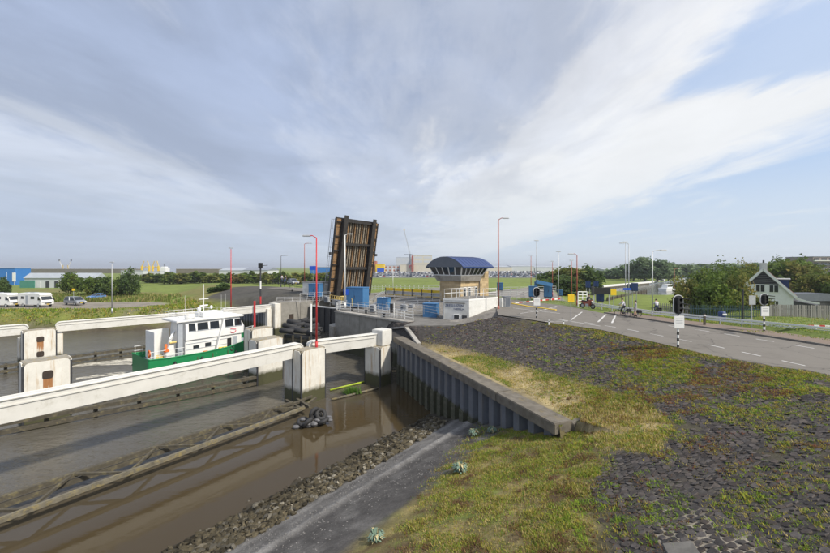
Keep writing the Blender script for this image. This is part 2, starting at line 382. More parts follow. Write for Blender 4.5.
# ------------------------------------------------------------------ terrain
def seg_dist(x, y, a, b):
    ax, ay = a[0], a[1]; bx_, by_ = b[0], b[1]
    dx_, dy_ = bx_ - ax, by_ - ay
    t = np.clip(((x - ax) * dx_ + (y - ay) * dy_) / (dx_ * dx_ + dy_ * dy_ + 1e-9), 0, 1)
    return np.hypot(x - ax - t * dx_, y - ay - t * dy_)
def sdf(x, y, poly):                      # negative inside
    d = np.full(np.shape(x), 1e9); ins = np.zeros(np.shape(x), bool)
    n = len(poly)
    for i in range(n):
        a, b = poly[i], poly[(i + 1) % n]
        d = np.minimum(d, seg_dist(x, y, a, b))
        c = ((a[1] > y) != (b[1] > y)) & (x < (b[0] - a[0]) * (y - a[1]) / (b[1] - a[1] + 1e-12) + a[0])
        ins ^= c
    return np.where(ins, -d, d)
def smooth(t): t = np.clip(t, 0, 1); return t * t * (3 - 2 * t)
def vnoise(x, y, s, seed=0):              # smooth value noise in numpy
    x = np.asarray(x) / s + seed * 17.3; y = np.asarray(y) / s - seed * 9.1
    xi, yi = np.floor(x).astype(np.int64), np.floor(y).astype(np.int64); xf, yf = x - xi, y - yi
    def h(i, j):
        k = (i * 374761393 + j * 668265263 + seed * 974711) & 0x7fffffff
        k = ((k ^ (k >> 13)) * 1274126177) & 0x7fffffff
        return ((k ^ (k >> 16)) & 0xffff) / 65535.0
    u, v = xf * xf * (3 - 2 * xf), yf * yf * (3 - 2 * yf)
    return (h(xi, yi) * (1 - u) + h(xi + 1, yi) * u) * (1 - v) + (h(xi, yi + 1) * (1 - u) + h(xi + 1, yi + 1) * u) * v
def fbm(x, y, s, seed=0, o=4):
    t = 0; a = 0.5
    for i in range(o): t = t + a * vnoise(x, y, s / 2 ** i, seed + i); a *= 0.5
    return t / (1 - 0.5 ** o)

CAP_A, CAP_B = (-2.1, 38.4), (6.5, 17.3)                 # water side of the sheet pile wall
BASIN = [(-900, 30), (-400, 48), (-140, 58), (-80, 64), (-52, 68.5), (-36, 72.5), (-26.5, 67.5)]
ch0, ch1 = vw(-61.6, 37.6), vw(-61.6, 120)
BASIN += [(ch0.x, ch0.y), (ch1.x, ch1.y)]
ch2, ch3 = vw(-43.6, 120), vw(-43.6, 36.0)
BASIN += [(ch2.x + 1.2, ch2.y - .9), (ch3.x + 3.2, ch3.y + .4), (1.4, 45.2), (2.6, 40.0)]
BASIN_SEA = BASIN + [(10.3, 18.9), (8.8, 12), (2, -4), (-20, -40), (-900, -300)]
PLAZA = [(8.8, 38.5), (12.2, 34), (15, 30), (16.6, 23.3), (17.9, 16), (18.6, 8), (19, -20), (37, -20), (34.5, 14), (32.5, 25), (30, 32), (26.5, 38),
         (24, 48), (22.5, 56), (15.5, 66), (2, 77), (-9.5, 68), (-1, 60), (8, 52.5), (10, 45)]
FARRAMP = [(-19.5, 71), (-12, 80.5), (-34, 99), (-60, 130), (-90, 175), (-98, 170), (-66, 122), (-42, 92)]
PLATEAU = [(-0.6, 43.4), (-1.6, 39.6), (8.8, 38.5), (20, 45), (25, 60), (40, 110), (14, 110), (ch2.x * .5 + ch3.x * .5, ch2.y * .5 + ch3.y * .5), (ch3.x, ch3.y)]
CANAL = [tuple(at(px, py, 2.4)[:2]) for px, py in ((604, 288.8), (640, 285.6), (668, 281.5), (688, 277.5), (722, 274.5), (738, 277.5), (712, 283), (702, 291.5), (690, 297), (648, 297.5), (628, 294.5))]
def plane_h(x, y): return np.minimum(5.95 + 0.33 * (0.77 * x - 0.63 * y), 7.0)
def H(x, y):
    x = np.asarray(x, float); y = np.asarray(y, float)
    h = 3.5 + 0.35 * (fbm(x, y, 60, 3) - 0.5)
    far = smooth((np.hypot(x, y) - 150) / 250)
    h = h + far * 0.3
    h = np.maximum(h, 3.5 + 2.1 * smooth(1 - sdf(x, y, PLATEAU) / 4.0))
    dp = np.maximum(sdf(x, y, PLAZA), 0)
    h = np.maximum(h, 6.82 - 0.235 * dp)
    df = np.maximum(sdf(x, y, FARRAMP), 0)
    h = np.maximum(h, 6.7 - 0.22 * df - 0.028 * np.maximum(y - 95, 0))
    near = (y < 46) & (x < 40)
    pl = plane_h(x, y)
    k = 0.5
    hs = np.where(near, k * np.logaddexp(h / k, pl / k), h)
    h = np.where(near & (pl > 2), hs, h)
    h = np.where(near & (x < 15), np.maximum(h, 4.62), h)
    return h
def grid_mesh(name, xs, ys, zf, mat, colf=None, keep=None):
    X, Y = np.meshgrid(xs, ys); Z = zf(X, Y)
    nx, ny = len(xs), len(ys)
    co = np.stack([X.ravel(), Y.ravel(), Z.ravel()], 1)
    i = np.arange(nx * ny).reshape(ny, nx)
    f = np.stack([i[:-1, :-1].ravel(), i[:-1, 1:].ravel(), i[1:, 1:].ravel(), i[1:, :-1].ravel()], 1)
    if keep is not None:
        cx = co[f].mean(1); f = f[keep(cx[:, 0], cx[:, 1])]
    me = bpy.data.meshes.new(name)
    me.vertices.add(len(co)); me.vertices.foreach_set('co', co.astype(np.float32).ravel())
    me.loops.add(f.size); me.loops.foreach_set('vertex_index', f.astype(np.int32).ravel())
    me.polygons.add(len(f)); me.polygons.foreach_set('loop_start', np.arange(0, f.size, 4, dtype=np.int32))
    me.polygons.foreach_set('use_smooth', np.ones(len(f), bool))
    me.update(calc_edges=True); me.validate()
    if colf is not None:
        c = colf(co[:, 0], co[:, 1], co[:, 2])
        a = me.color_attributes.new('Col', 'FLOAT_COLOR', 'POINT')
        a.data.foreach_set('color', np.concatenate([c, np.ones((len(c), 1))], 1).astype(np.float32).ravel())
    me.materials.append(mat)
    return me
def attr_mat(name, rough=0.9, nscale=2.0, namt=0.5, bscale=10, bstr=0.4, bdist=0.05):
    m, nt, bs = new_mat(name)
    a = N(nt, 'ShaderNodeAttribute'); a.attribute_name = 'Col'
    g = N(nt, 'ShaderNodeNewGeometry')
    def nz(s, d=6):
        n = N(nt, 'ShaderNodeTexNoise'); n.inputs['Scale'].default_value = s; n.inputs['Detail'].default_value = d; n.inputs['Roughness'].default_value = 0.7
        L(nt, g.outputs['Position'], n.inputs['Vector']); return n.outputs[0]
    k = ramp(nt, nz(nscale, 8), [(0.25, 1 - namt), (0.75, 1 + namt)])
    c = mixc(nt, 1.0, a.outputs['Color'], k, 'MULTIPLY')
    k2 = ramp(nt, nz(nscale * 9, 4), [(0.25, 1 - namt * .7), (0.75, 1 + namt * .7)])
    c = mixc(nt, 1.0, c, k2, 'MULTIPLY')
    L(nt, c, bs.inputs['Base Color']); bs.inputs['Roughness'].default_value = rough
    bs.inputs['Specular IOR Level'].default_value = 0.2
    bump(nt, bs, nz(bscale), bstr, bdist)
    return m
M['ground'] = attr_mat('ground_cover', 0.95, 0.35, 0.35, 3.0, 0.5, 0.15)
M['dike'] = attr_mat('dike_soil', 0.95, 1.6, 0.45, 22, 0.7, 0.03)

# --- wide ground sheet: polder, far bank, plateau (to the horizon, with the sea cut out on the left)
def spaced(lo, hi, fine_lo, fine_hi, step, growth=1.16):
    a = list(np.arange(fine_lo, fine_hi + 1e-6, step)); s = step
    while a[-1] < hi: s *= growth; a.append(a[-1] + s)
    s = step
    while a[0] > lo: s *= growth; a.insert(0, a[0] - s)
    return np.array(a)
def ground_z(x, y):
    h = H(x, y)
    b = sdf(x, y, BASIN_SEA)
    bank_w = np.where(x < -25, 7.0, 0.8)
    t = smooth((b + 1.0) / bank_w)
    h = -1.6 + (h + 1.6) * t
    c = sdf(x, y, CANAL); h = np.where(c < 3, 0.5 + (h - 0.5) * smooth((c + 1) / 4), h)
    sea = smooth((y - (470 + 0.10 * np.abs(x))) / 30) * smooth((-0.40 * y - x) / 40)
    h = h - sea * 8
    nearmask = (y < 42.5) & (x > -3) & (x < 30) & (b > 0)
    return np.where(nearmask, h - 0.6, h)
def ground_col(x, y, z):
    n1 = fbm(x, y, 14, 5); n2 = fbm(x, y, 4, 8)
    field = np.array([0.165, 0.215, 0.045]); dry = np.array([0.19, 0.165, 0.065]); dark = np.array([0.06, 0.085, 0.024])
    gravel = np.array([0.24, 0.215, 0.18]); mud = np.array([0.085, 0.072, 0.05]); asph = np.array([0.075, 0.07, 0.066])
    c = field[None] * (1 - n1[:, None] * .3) + dry[None] * .18 * n2[:, None]
    def put(mask, col): 
        nonlocal c
        c = c * (1 - mask[:, None]) + col[None] * mask[:, None]
    b = sdf(x, y, BASIN_SEA)
    # far left bank: rough yellow-green grass, gravel lot, dry strip
    left = (x < -20) & (y < 140)
    put(np.where(left, smooth((n1 - 0.38) * 4) * .75, 0), dry)
    put(np.where(left & (b < 13), 0.5 * smooth((n2 - .4) * 4), 0), np.array([0.14, 0.17, 0.03]))
    lot = sdf(x, y, [(-170, 68), (-90, 73.5), (-62, 76.5), (-55, 83), (-62, 90), (-110, 88), (-180, 86)])
    put(smooth(0.5 - lot / 1.5), gravel)
    put(np.where(left, smooth((1.6 - z) / 1.0), 0), mud)
    put(np.where(left & (b < 9) & (b > 2), 0.75 * smooth((fbm(x, y, 5, 21) - .55) * 7), 0), gravel * .8)
    ramp_ = (sdf(x, y, FARRAMP) < 11) & (y < 112) & (x > -50)
    put(np.where(ramp_, 0.95 * smooth((10 - sdf(x, y, FARRAMP)) / 2), 0), asph)
    put(smooth(1 - sdf(x, y, PLATEAU) / 1.5), np.array([0.22, 0.205, 0.185]))
    lot2 = sdf(x, y, [(-60, 290), (160, 288), (190, 700), (-90, 700)])
    put(smooth(0.5 - lot2 / 6), np.array([0.16, 0.16, 0.16]))
    pz = sdf(x, y, PLAZA)
    put(np.where((pz < 12) & (x > 10), 0.9, 0), np.array([0.13, 0.17, 0.045]))
    return c
xs = spaced(-9000, 9000, -110, 70, 1.25); ys = spaced(-40, 9000, 2, 130, 1.25)
ground = obj('ground', grid_mesh('ground', xs, ys, ground_z, M['ground'], ground_col)); tag(ground, kind='structure')

# --- water
def water_mat():
    m, nt, bs = new_mat('harbour_water')
    g = N(nt, 'ShaderNodeNewGeometry')
    def nz(s, d=4, vs_=(1, 1, 1), rot=0.0, dist=0.0):
        mpn = N(nt, 'ShaderNodeMapping'); mpn.inputs['Scale'].default_value = vs_; mpn.inputs['Rotation'].default_value = (0, 0, rot)
        L(nt, g.outputs['Position'], mpn.inputs[0])
        n = N(nt, 'ShaderNodeTexNoise'); n.inputs['Scale'].default_value = s; n.inputs['Detail'].default_value = d; n.inputs['Distortion'].default_value = dist
        L(nt, mpn.outputs[0], n.inputs['Vector']); return n.outputs[0]
    def ma(op, a, b):
        n = N(nt, 'ShaderNodeMath', operation=op)
        for i, v in enumerate((a, b)):
            if isinstance(v, (int, float)): n.inputs[i].default_value = v
            else: L(nt, v, n.inputs[i])
        return n.outputs[0]
    c = mixc(nt, ramp(nt, nz(0.12, 5), [(0.35, 0.0), (0.65, 1.0)]), (0.088, 0.080, 0.064), (0.112, 0.103, 0.085))
    bs.inputs['Roughness'].default_value = 0.04; bs.inputs['IOR'].default_value = 1.33; bs.inputs['Specular IOR Level'].default_value = 0.5
    # sheltered water inside the near guide fender is calm, the fairway is rippled
    s = N(nt, 'ShaderNodeSeparateXYZ'); L(nt, g.outputs['Position'], s.inputs[0])
    vv = ma('ADD', ma('MULTIPLY', s.outputs[0], 0.792), ma('MULTIPLY', s.outputs[1], -0.610))
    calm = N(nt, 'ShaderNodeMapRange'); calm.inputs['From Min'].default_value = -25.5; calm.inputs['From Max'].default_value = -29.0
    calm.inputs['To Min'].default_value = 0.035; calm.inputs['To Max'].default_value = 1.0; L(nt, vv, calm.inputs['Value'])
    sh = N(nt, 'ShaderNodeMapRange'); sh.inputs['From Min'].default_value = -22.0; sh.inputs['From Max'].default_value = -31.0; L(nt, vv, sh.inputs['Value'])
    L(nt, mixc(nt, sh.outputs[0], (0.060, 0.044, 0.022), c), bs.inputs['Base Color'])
    h = ma('ADD', ma('MULTIPLY', nz(1.1, 5, (1, 1.7, 1), ANG_U, 0.4), 1.0), ma('MULTIPLY', nz(4.5, 3, (1, 1.6, 1), 0.4, 0.3), 0.30))
    h = ma('MULTIPLY', h, calm.outputs[0])
    b = N(nt, 'ShaderNodeBump'); b.inputs['Strength'].default_value = 0.7; b.inputs['Distance'].default_value = 0.17
    L(nt, h, b.inputs['Height']); L(nt, b.outputs[0], bs.inputs['Normal'])
    return m
M['water'] = water_mat()
w_ = MB(); w_.add([(-9500, -300, 0), (60, -300, 0), (60, 9500, 0), (-9500, 9500, 0)], [(0, 1, 2, 3)])
tag(w_.build('harbour_water', M['water']), kind='structure')
mc, ntc, bsc = new_mat('canal_water')
bsc.inputs['Base Color'].default_value = (0.10, 0.10, 0.09, 1); bsc.inputs['Roughness'].default_value = 0.12
bump(ntc, bsc, tnoise(ntc, 0.8, 4, 0.6), 0.35, 0.2)
cc = np.array(CANAL).mean(0)
w_ = MB(); w_.prism([tuple(cc + (np.array(p) - cc) * 1.12) for p in CANAL][::-1], 2.3, 2.4)
tag(w_.build('canal_water', mc), kind='structure')

# --- near bank in front of the sheet pile: rubble, asphalt strip, foot of the grass
def bank_z(x, y):
    n = 0.77 * x - 0.63 * y
    h = np.interp(n, [-40, -20.5, -18, -14.6, -14.2, -10.2, -5.3, -2, 2], [-1.6, -0.55, 0.0, 1.0, 1.12, 2.5, 4.17, 5.29, 5.9])
    rough = smooth((-14.0 - n) / 0.8)
    h = h + rough * 0.28 * (fbm(x, y, 0.9, 2) - 0.5) + (1 - rough) * 0.05 * (fbm(x, y, 0.8, 4) - 0.5)
    h = h + 0.10 * np.exp(-((n + 12.9) / 0.22) ** 2)        # low ridge along the asphalt strip
    return h
def bank_col(x, y, z):
    n = 0.77 * x - 0.63 * y + 0.5 * (fbm(x, y, 2.2, 9) - 0.5)
    mud = np.array([0.060, 0.048, 0.032]); wet = np.array([0.045, 0.040, 0.030]); asp = np.array([0.082, 0.077, 0.073]); pale = np.array([0.25, 0.24, 0.225])
    soil = np.array([0.17, 0.145, 0.06])
    def lerp(t, a, b): return a[None] * (1 - t[:, None]) + b[None] * t[:, None]
    c = lerp(smooth((n + 18.5) / 0.8), mud, wet)
    t = smooth((n + 14.6) / 0.35); c = c * (1 - t[:, None]) + asp[None] * t[:, None]
    st = 0.85 * np.exp(-((n + 12.85) / 0.30) ** 2) + 0.6 * np.exp(-((n + 14.3) / 0.25) ** 2) + 0.35 * np.exp(-((n + 13.5) / 0.5) ** 2)
    st = np.clip(st * (0.35 + 1.1 * fbm(x, y, 1.5, 12)) + .25 * smooth((fbm(x, y, 1.1, 15) - .55) * 6), 0, 1)
    c = c * (1 - st[:, None]) + pale[None] * st[:, None]
    t = smooth((n + 9.6) / 0.9); c = c * (1 - t[:, None]) + soil[None] * t[:, None]
    for sd_, cl in ((35, [0.15, 0.19, 0.04]), (37, [0.30, 0.24, 0.10]), (39, [0.11, 0.07, 0.045])):
        q = t * smooth((fbm(x, y, .7, sd_) - .53) * 7) * .8; c = c * (1 - q[:, None]) + np.array(cl)[None] * q[:, None]
    return c
capd = Vector((CAP_B[0] - CAP_A[0], CAP_B[1] - CAP_A[1], 0)).normalized(); capn = Vector((-capd.y, capd.x, 0))   # towards the land
def cap_side(x, y): return (x - CAP_A[0]) * capn.x + (y - CAP_A[1]) * capn.y
def seam(x, y):                        # >0: dike side
    n = 0.77 * x - 0.63 * y
    return np.where(n < -5.3, cap_side(x, y), np.maximum(cap_side(x, y), n + 5.3))
bx0 = np.arange(-34, 12, 0.22); by0 = np.arange(-6, 42, 0.22)
bank = obj('harbour_bank', grid_mesh('harbour_bank', bx0, by0, bank_z, M['dike'], bank_col, lambda x, y: (seam(x, y) < 0.5) & (0.77 * x - 0.63 * y > -24)))
tag(bank, kind='structure')

# --- dike: stone-clad slope between the sheet pile cap and the road
def in_px(x, y, z, poly):
    px = 415 + FPX * x / np.maximum(y, .1); py = 267 + FPX * (CAM_Z - z) / np.maximum(y, .1)
    return sdf(px, py, poly)
GRASS_POLY = [(362, 600), (412, 520), (446, 470), (484, 436), (520, 424), (575, 424), (604, 442), (606, 462), (590, 492), (600, 530), (606, 600)]
PATH_POLY = [(424, 343), (470, 352), (560, 378), (640, 400), (672, 424), (660, 452), (600, 448), (582, 428), (545, 408), (470, 372), (432, 352)]
def dike_z(x, y):
    h = H(x, y)
    s = cap_side(x, y)
    t = smooth((s - 1.3) / 0.8)
    h = np.where(0.77 * x - 0.63 * y < -5.0, 4.60 + (h - 4.60) * t, h)
    h = h + 0.07 * (fbm(x, y, 1.6, 14) - 0.5)
    n = 0.77 * x - 0.63 * y
    t = smooth((n + 5.0) / 2.5)
    return np.where((n > -5.6) & (s < 1.2), bank_z(x, y) * (1 - t) + h * t, h)
def cap_ok(x, y, d): return (cap_side(x, y) > d) | (0.77 * x - 0.63 * y > -5.0)
def dike_masks(x, y, z):
    n = 0.77 * x - 0.63 * y
    g1 = smooth(0.5 - in_px(x, y, z, GRASS_POLY) / 26)
    g2 = smooth(0.5 - in_px(x, y, z, PATH_POLY) / 14)
    return g1, g2
def dike_col(x, y, z):
    g1, g2 = dike_masks(x, y, z)
    dark = np.array([0.052, 0.048, 0.045]); soil = np.array([0.18, 0.15, 0.062]); dry = np.array([0.42, 0.34, 0.18]); sand = np.array([0.30, 0.265, 0.21])
    c = np.repeat(dark[None], len(x), 0)
    def put(m, col):
        nonlocal c
        c = c * (1 - m[:, None]) + col[None] * m[:, None]
    put(np.clip(g1 * (0.4 + fbm(x, y, 1.2, 31)), 0, 1), soil)
    put(g1 * smooth((fbm(x, y, .8, 35) - .5) * 7) * .8, np.array([0.15, 0.19, 0.04])); put(g1 * smooth((fbm(x, y, .6, 37) - .55) * 7) * .8, np.array([0.30, 0.24, 0.10])); put(g1 * smooth((fbm(x, y, .7, 39) - .56) * 7) * .8, np.array([0.11, 0.07, 0.045]))
    put(np.clip(g2 * (0.35 + 0.9 * fbm(x, y, 1.5, 33)), 0, 1), dry)
    px = 415 + FPX * x / np.maximum(y, .1); py = 267 + FPX * (CAM_Z - z) / np.maximum(y, .1)
    strip = np.exp(-((py - (522 + (px - 660) * 0.42)) / 26) ** 2) * smooth((px - 640) / 25)
    put(np.clip(strip * 1.5, 0, 1), sand)
    gap = smooth((fbm(x, y, 2.5, 41) - 0.52) * 6) * 0.55 * (px > 480)
    put(gap * (1 - g1) * (1 - g2), np.array([0.105, 0.092, 0.045]))
    return c
dxs = np.arange(-3.5, 21.0, 0.16); dys = np.arange(4.0, 45.5, 0.16)
def dike_keep(x, y): return (seam(x, y) > 0.15) & (sdf(x, y, PLAZA) > -0.35) & (sdf(x, y, PLATEAU) > -0.6)
dike = obj('dike_slope', grid_mesh('dike_slope', dxs, dys, dike_z, M['dike'], dike_col, dike_keep)); tag(dike, kind='structure')

# --- stone blocks on the dike: the largest in view singly, the rest joined
def basalt_mat():
    m, nt, bs = new_mat('basalt')
    a = N(nt, 'ShaderNodeAttribute'); a.attribute_name = 'Col'; oi = N(nt, 'ShaderNodeObjectInfo')
    g = N(nt, 'ShaderNodeNewGeometry')
    def nz(sc, d=6):
        n = N(nt, 'ShaderNodeTexNoise'); n.inputs['Scale'].default_value = sc; n.inputs['Detail'].default_value = d; n.inputs['Roughness'].default_value = .7
        L(nt, g.outputs['Position'], n.inputs['Vector']); return n.outputs[0]
    c = mixc(nt, 1.0, a.outputs['Color'], ramp(nt, nz(9), [(.25, .55), (.75, 1.45)]), 'MULTIPLY')
    c = mixc(nt, ramp(nt, nz(1.1, 8), [(.52, 0.0), (.70, .7)]), c, (0.135, 0.118, 0.092))
    c = mixc(nt, ramp(nt, nz(26, 4), [(.64, 0.0), (.72, .6)]), c, (0.20, 0.185, 0.16))
    L(nt, c, bs.inputs['Base Color']); bs.inputs['Roughness'].default_value = .85; bs.inputs['Specular IOR Level'].default_value = .25
    bump(nt, bs, nz(40), .5, .012); return m
M['basalt'] = basalt_mat()
def stone_tone(): 
    k = rng.uniform(.6, 1.5); q = rng.random()
    return (0.068 * k * (1 + .12 * q), 0.062 * k, 0.059 * k * (1 - .08 * q), 1)
def block_verts(r, sx, sy, h):
    k = 6; pts = []; ph = r.random() * 6.28
    for z, sc in ((-0.12, 1.0), (h - 0.018, 0.97), (h, 0.80)):
        for i in range(k):
            a = ph + 2 * math.pi * i / k
            jx = 1 + 0.0 * i
            pts.append([math.cos(a) * sx * 0.5 * sc, math.sin(a) * sy * 0.5 * sc, z])
    return pts
def make_block(r):
    k = 6; prm = [(2 * math.pi * (i + r.uniform(-.28, .28)) / k, r.uniform(.92, 1.16)) for i in range(k)]
    tilt = (r.uniform(-.012, .012), r.uniform(-.012, .012)); V_ = []
    for z, sc in ((-0.10, 1.02), (0.008, 1.01), (0.022, 0.90)):
        for a, q in prm:
            x = math.copysign(abs(math.cos(a)) ** .75, math.cos(a)) * .5 * sc * q; y = math.copysign(abs(math.sin(a)) ** .75, math.sin(a)) * .5 * sc * q
            V_.append((x, y, z + (tilt[0] * x + tilt[1] * y) * 4 * (z > -.05)))
    F_ = []
    for j in range(2):
        for i in range(k): F_.append((j * k + i, j * k + (i + 1) % k, (j + 1) * k + (i + 1) % k, (j + 1) * k + i))
    F_.append(tuple(range(2 * k, 3 * k)))
    return V_, F_
block_kinds = [make_block(rng) for _ in range(24)]
block_meshes = []
for V_, F_ in block_kinds:
    me = bpy.data.meshes.new('stone_block'); me.from_pydata(V_, [], F_); me.materials.append(M['basalt']); me.update(); ca_ = me.color_attributes.new('Col', 'FLOAT_COLOR', 'POINT'); ca_.data.foreach_set('color', list(stone_tone()) * len(V_)); block_meshes.append(me)
road_dir = Vector((2.9, -14, 0)).normalized(); road_nrm = Vector((-road_dir.y, road_dir.x, 0))
cand = []
sx_, sy_ = 0.225, 0.185
for i in range(-10, 300):
    for j in range(-10, 175):
        # rows run along the slope (down towards the water)
        a = i * sy_; b = j * sx_ + (0.5 * sx_ if i % 2 else 0)
        p = Vector((19.5, 3.0, 0)) - road_dir * a - Vector((1, 0.14, 0)).normalized() * b
        jj = 1.0 + 1.6 * min(1, max(0, (p.y - 12) / 9)); cand.append((p.x + rng.uniform(-.022, .022) * jj, p.y + rng.uniform(-.018, .018) * jj))
cand = np.array(cand)
ok = dike_keep(cand[:, 0], cand[:, 1]) & (cand[:, 1] > 5.5) & (sdf(cand[:, 0], cand[:, 1], PLAZA) > 0.15)
cand = cand[ok]
zc_ = dike_z(cand[:, 0], cand[:, 1])
cpx = 415 + FPX * cand[:, 0] / cand[:, 1]; cpy = 267 + FPX * (CAM_Z - zc_) / cand[:, 1]
g1, g2 = dike_masks(cand[:, 0], cand[:, 1], zc_)
soil_noise = fbm(cand[:, 0], cand[:, 1], 2.5, 41); loose = nrng.random(len(cand))
ok = (g1 < 0.35 + 0.25 * loose) & (g2 < 0.35) & (cpx < 850) & (cpx > 300) & (cpy < 575) & cap_ok(cand[:, 0], cand[:, 1], 1.6)
ok &= ~((soil_noise > 0.60) & (loose < 0.75))
cand, zc_, cpx, cpy = cand[ok], zc_[ok], cpx[ok], cpy[ok]
e_ = 0.1
gx = (dike_z(cand[:, 0] + e_, cand[:, 1]) - zc_) / e_; gy = (dike_z(cand[:, 0], cand[:, 1] + e_) - zc_) / e_
order = np.argsort(cand[:, 1])
inview = [k for k in order if cpx[k] < 832 and cpy[k] < 556]
single = set(inview[:300])
bv, bf, bcol = [], [], []
for k in range(len(cand)):
    x, y = cand[k]; kind = rng.randrange(24)
    ez = Vector((-gx[k], -gy[k], 1)).normalized()
    ex = Vector((road_dir.y, -road_dir.x, 0)); ex = (ex - ez * ex.dot(ez)).normalized(); ey = ez.cross(ex)
    s1, s2, dz_ = 0.222 * rng.uniform(.86, 1.12), 0.184 * rng.uniform(.86, 1.12), rng.uniform(-.012, .008)
    Mx = Matrix(((ex.x * s1, ey.x * s2, ez.x, x), (ex.y * s1, ey.y * s2, ez.y, y), (ex.z * s1, ey.z * s2, ez.z, zc_[k] + dz_), (0, 0, 0, 1)))
    if k in single:
        o = obj('stone_block', block_meshes[kind], dike); o.matrix_local = Mx
    else:
        V_, F_ = block_kinds[kind]; o0 = len(bv)
        bv += [tuple(Mx @ Vector(v)) for v in V_[6:]] ; bf += [tuple(i - 6 + o0 for i in f) for f in F_[6:]]; bcol += list(stone_tone()) * 12
me = bpy.data.meshes.new('stone_cladding'); me.from_pydata(bv, [], bf); me.materials.append(M['basalt']); me.update(); ca_ = me.color_attributes.new('Col', 'FLOAT_COLOR', 'POINT'); ca_.data.foreach_set('color', bcol)
tag(obj('stone_cladding', me, dike), kind='stuff')

# concrete slab in the bottom corner of the dike
def ground_hit(px, py, zf=dike_z):
    lo, hi = 2.0, 80.0
    d = ((px - 415) / FPX, 1.0, -(py - 267) / FPX)
    t = lo
    while t < hi:
        if CAM_Z + d[2] * t < float(zf(np.array([d[0] * t]), np.array([t]))[0]): break
        t += 0.1
    return Vector((d[0] * t, t, float(zf(np.array([d[0] * t]), np.array([t]))[0])))

# --- rubble along the shore
M['rock'] = attr_mat('shore_rock', 0.8, 5.0, 0.45, 30, 0.5, 0.03)
def rock_tone(z, q): 
    k = q * (0.55 if z < .25 else .8 if z < .55 else 1.15); g_ = rng.random() < .16
    return (0.15 * k, 0.135 * k, 0.105 * k, 1) if g_ else (0.066 * k, 0.055 * k, 0.034 * k, 1)
def rock_geo(r):
    bm = bmesh.new(); bmesh.ops.create_icosphere(bm, subdivisions=1, radius=0.5)
    off = Vector((r.random() * 50, r.random() * 50, r.random() * 50)); s = Vector((r.uniform(.8, 1.3), r.uniform(.7, 1.1), r.uniform(.45, .8)))
    for v in bm.verts:
        q = 1 + 0.75 * (mnoise.noise(v.co * 1.8 + off))
        v.co = Vector((v.co.x * s.x * q, v.co.y * s.y * q, v.co.z * s.z * q))
    V_ = [tuple(v.co) for v in bm.verts]; F_ = [tuple(v.index for v in f.verts) for f in bm.faces]; bm.free(); return V_, F_
rock_kinds = [rock_geo(rng) for _ in range(24)]
rock_meshes = []
for V_, F_ in rock_kinds:
    me = bpy.data.meshes.new('rock'); me.from_pydata(V_, [], F_); me.materials.append(M['rock']); me.update(); me.color_attributes.new('Col', 'FLOAT_COLOR', 'POINT').data.foreach_set('color', list(rock_tone(.5, rng.uniform(.4, 1.8))) * len(V_)); rock_meshes.append(me)
NU = Vector((0.63, 0.77, 0)); NN = Vector((0.77, -0.63, 0))
spots = []
for _ in range(7000):
    w0_ = rng.uniform(-4, 27)
    n = -18.1 + 3.4 * (rng.random() ** 0.9) + .7 * (vnoise(np.array([w0_]), np.array([0.0]), 1.7, 5)[0] - .5); w = w0_
    if n > -14.9 and rng.random() < .55: n -= rng.random()
    p = NN * n + NU * w
    if p.y < 5 or seam(p.x, p.y) > -0.4: continue
    spots.append((p.x, p.y, n))
for _ in range(420):                                   # stragglers on the mud
    n = rng.uniform(-20.5, -18.0); w = rng.uniform(2, 25); p = NN * n + NU * w
    if seam(p.x, p.y) > -0.4: continue
    spots.append((p.x, p.y, n))
sp_a = np.array(spots); zr = bank_z(sp_a[:, 0], sp_a[:, 1])
recs = []
for (x, y, n), z in zip(spots, zr):
    s = rng.uniform(.10, .36) * (1.15 if rng.random() < .12 else .85)
    if n < -18: s *= .6
    px = 415 + FPX * x / y; py = 267 + FPX * (CAM_Z - z) / y
    vis = -5 < px < 835 and py < 556
    recs.append((s * FPX / y if vis else 0, x, y, z + s * 0.12, s))
recs.sort(reverse=True)
bv, bf, rcol = [], [], []
for i, (_, x, y, z, s) in enumerate(recs):
    kind = rng.randrange(24)
    Mx = Matrix.Translation((x, y, z)) @ Matrix.Rotation(rng.random() * 6.28, 4, 'Z') @ Matrix.Rotation(rng.uniform(-.5, .5), 4, 'X') @ Matrix.Scale(s, 4)
    if i < 260:
        o = obj('rock', rock_meshes[kind], bank); o.matrix_local = Mx
    else:
        V_, F_ = rock_kinds[kind]; o0 = len(bv)
        bv += [tuple(Mx @ Vector(v)) for v in V_]; bf += [tuple(j + o0 for j in f) for f in F_]; rcol += list(rock_tone(z, rng.uniform(.4, 1.8))) * len(V_)
me = bpy.data.meshes.new('rubble'); me.from_pydata(bv, [], bf); me.materials.append(M['rock']); me.update(); me.color_attributes.new('Col', 'FLOAT_COLOR', 'POINT').data.foreach_set('color', rcol)
tag(obj('rubble', me, bank), kind='stuff')

gv, gf = [], []
for _ in range(5200):
    n = rng.uniform(-14.9, -10.4); w = rng.uniform(-2, 27); p = NN * n + NU * w
    if seam(p.x, p.y) > -.3 or p.y < 6 or (n > -12.6 and rng.random() < .6): continue
    z = float(bank_z(np.array([p.x]), np.array([p.y]))[0]); q = rng.uniform(.025, .075); V_, F_ = rock_kinds[rng.randrange(12)]; o0 = len(gv); a = rng.random() * 6.28; ca, sa = math.cos(a) * q, math.sin(a) * q
    gv += [(p.x + v[0] * ca - v[1] * sa, p.y + v[0] * sa + v[1] * ca, z + v[2] * q) for v in V_]; gf += [tuple(j + o0 for j in f) for f in F_]
me = bpy.data.meshes.new('gravel'); me.from_pydata(gv, [], gf); me.materials.append(mottle('gravel', (.10, .095, .09), (.24, .23, .215), 1.5, .9, .2)); me.update()
tag(obj('gravel', me, bank), kind='stuff')
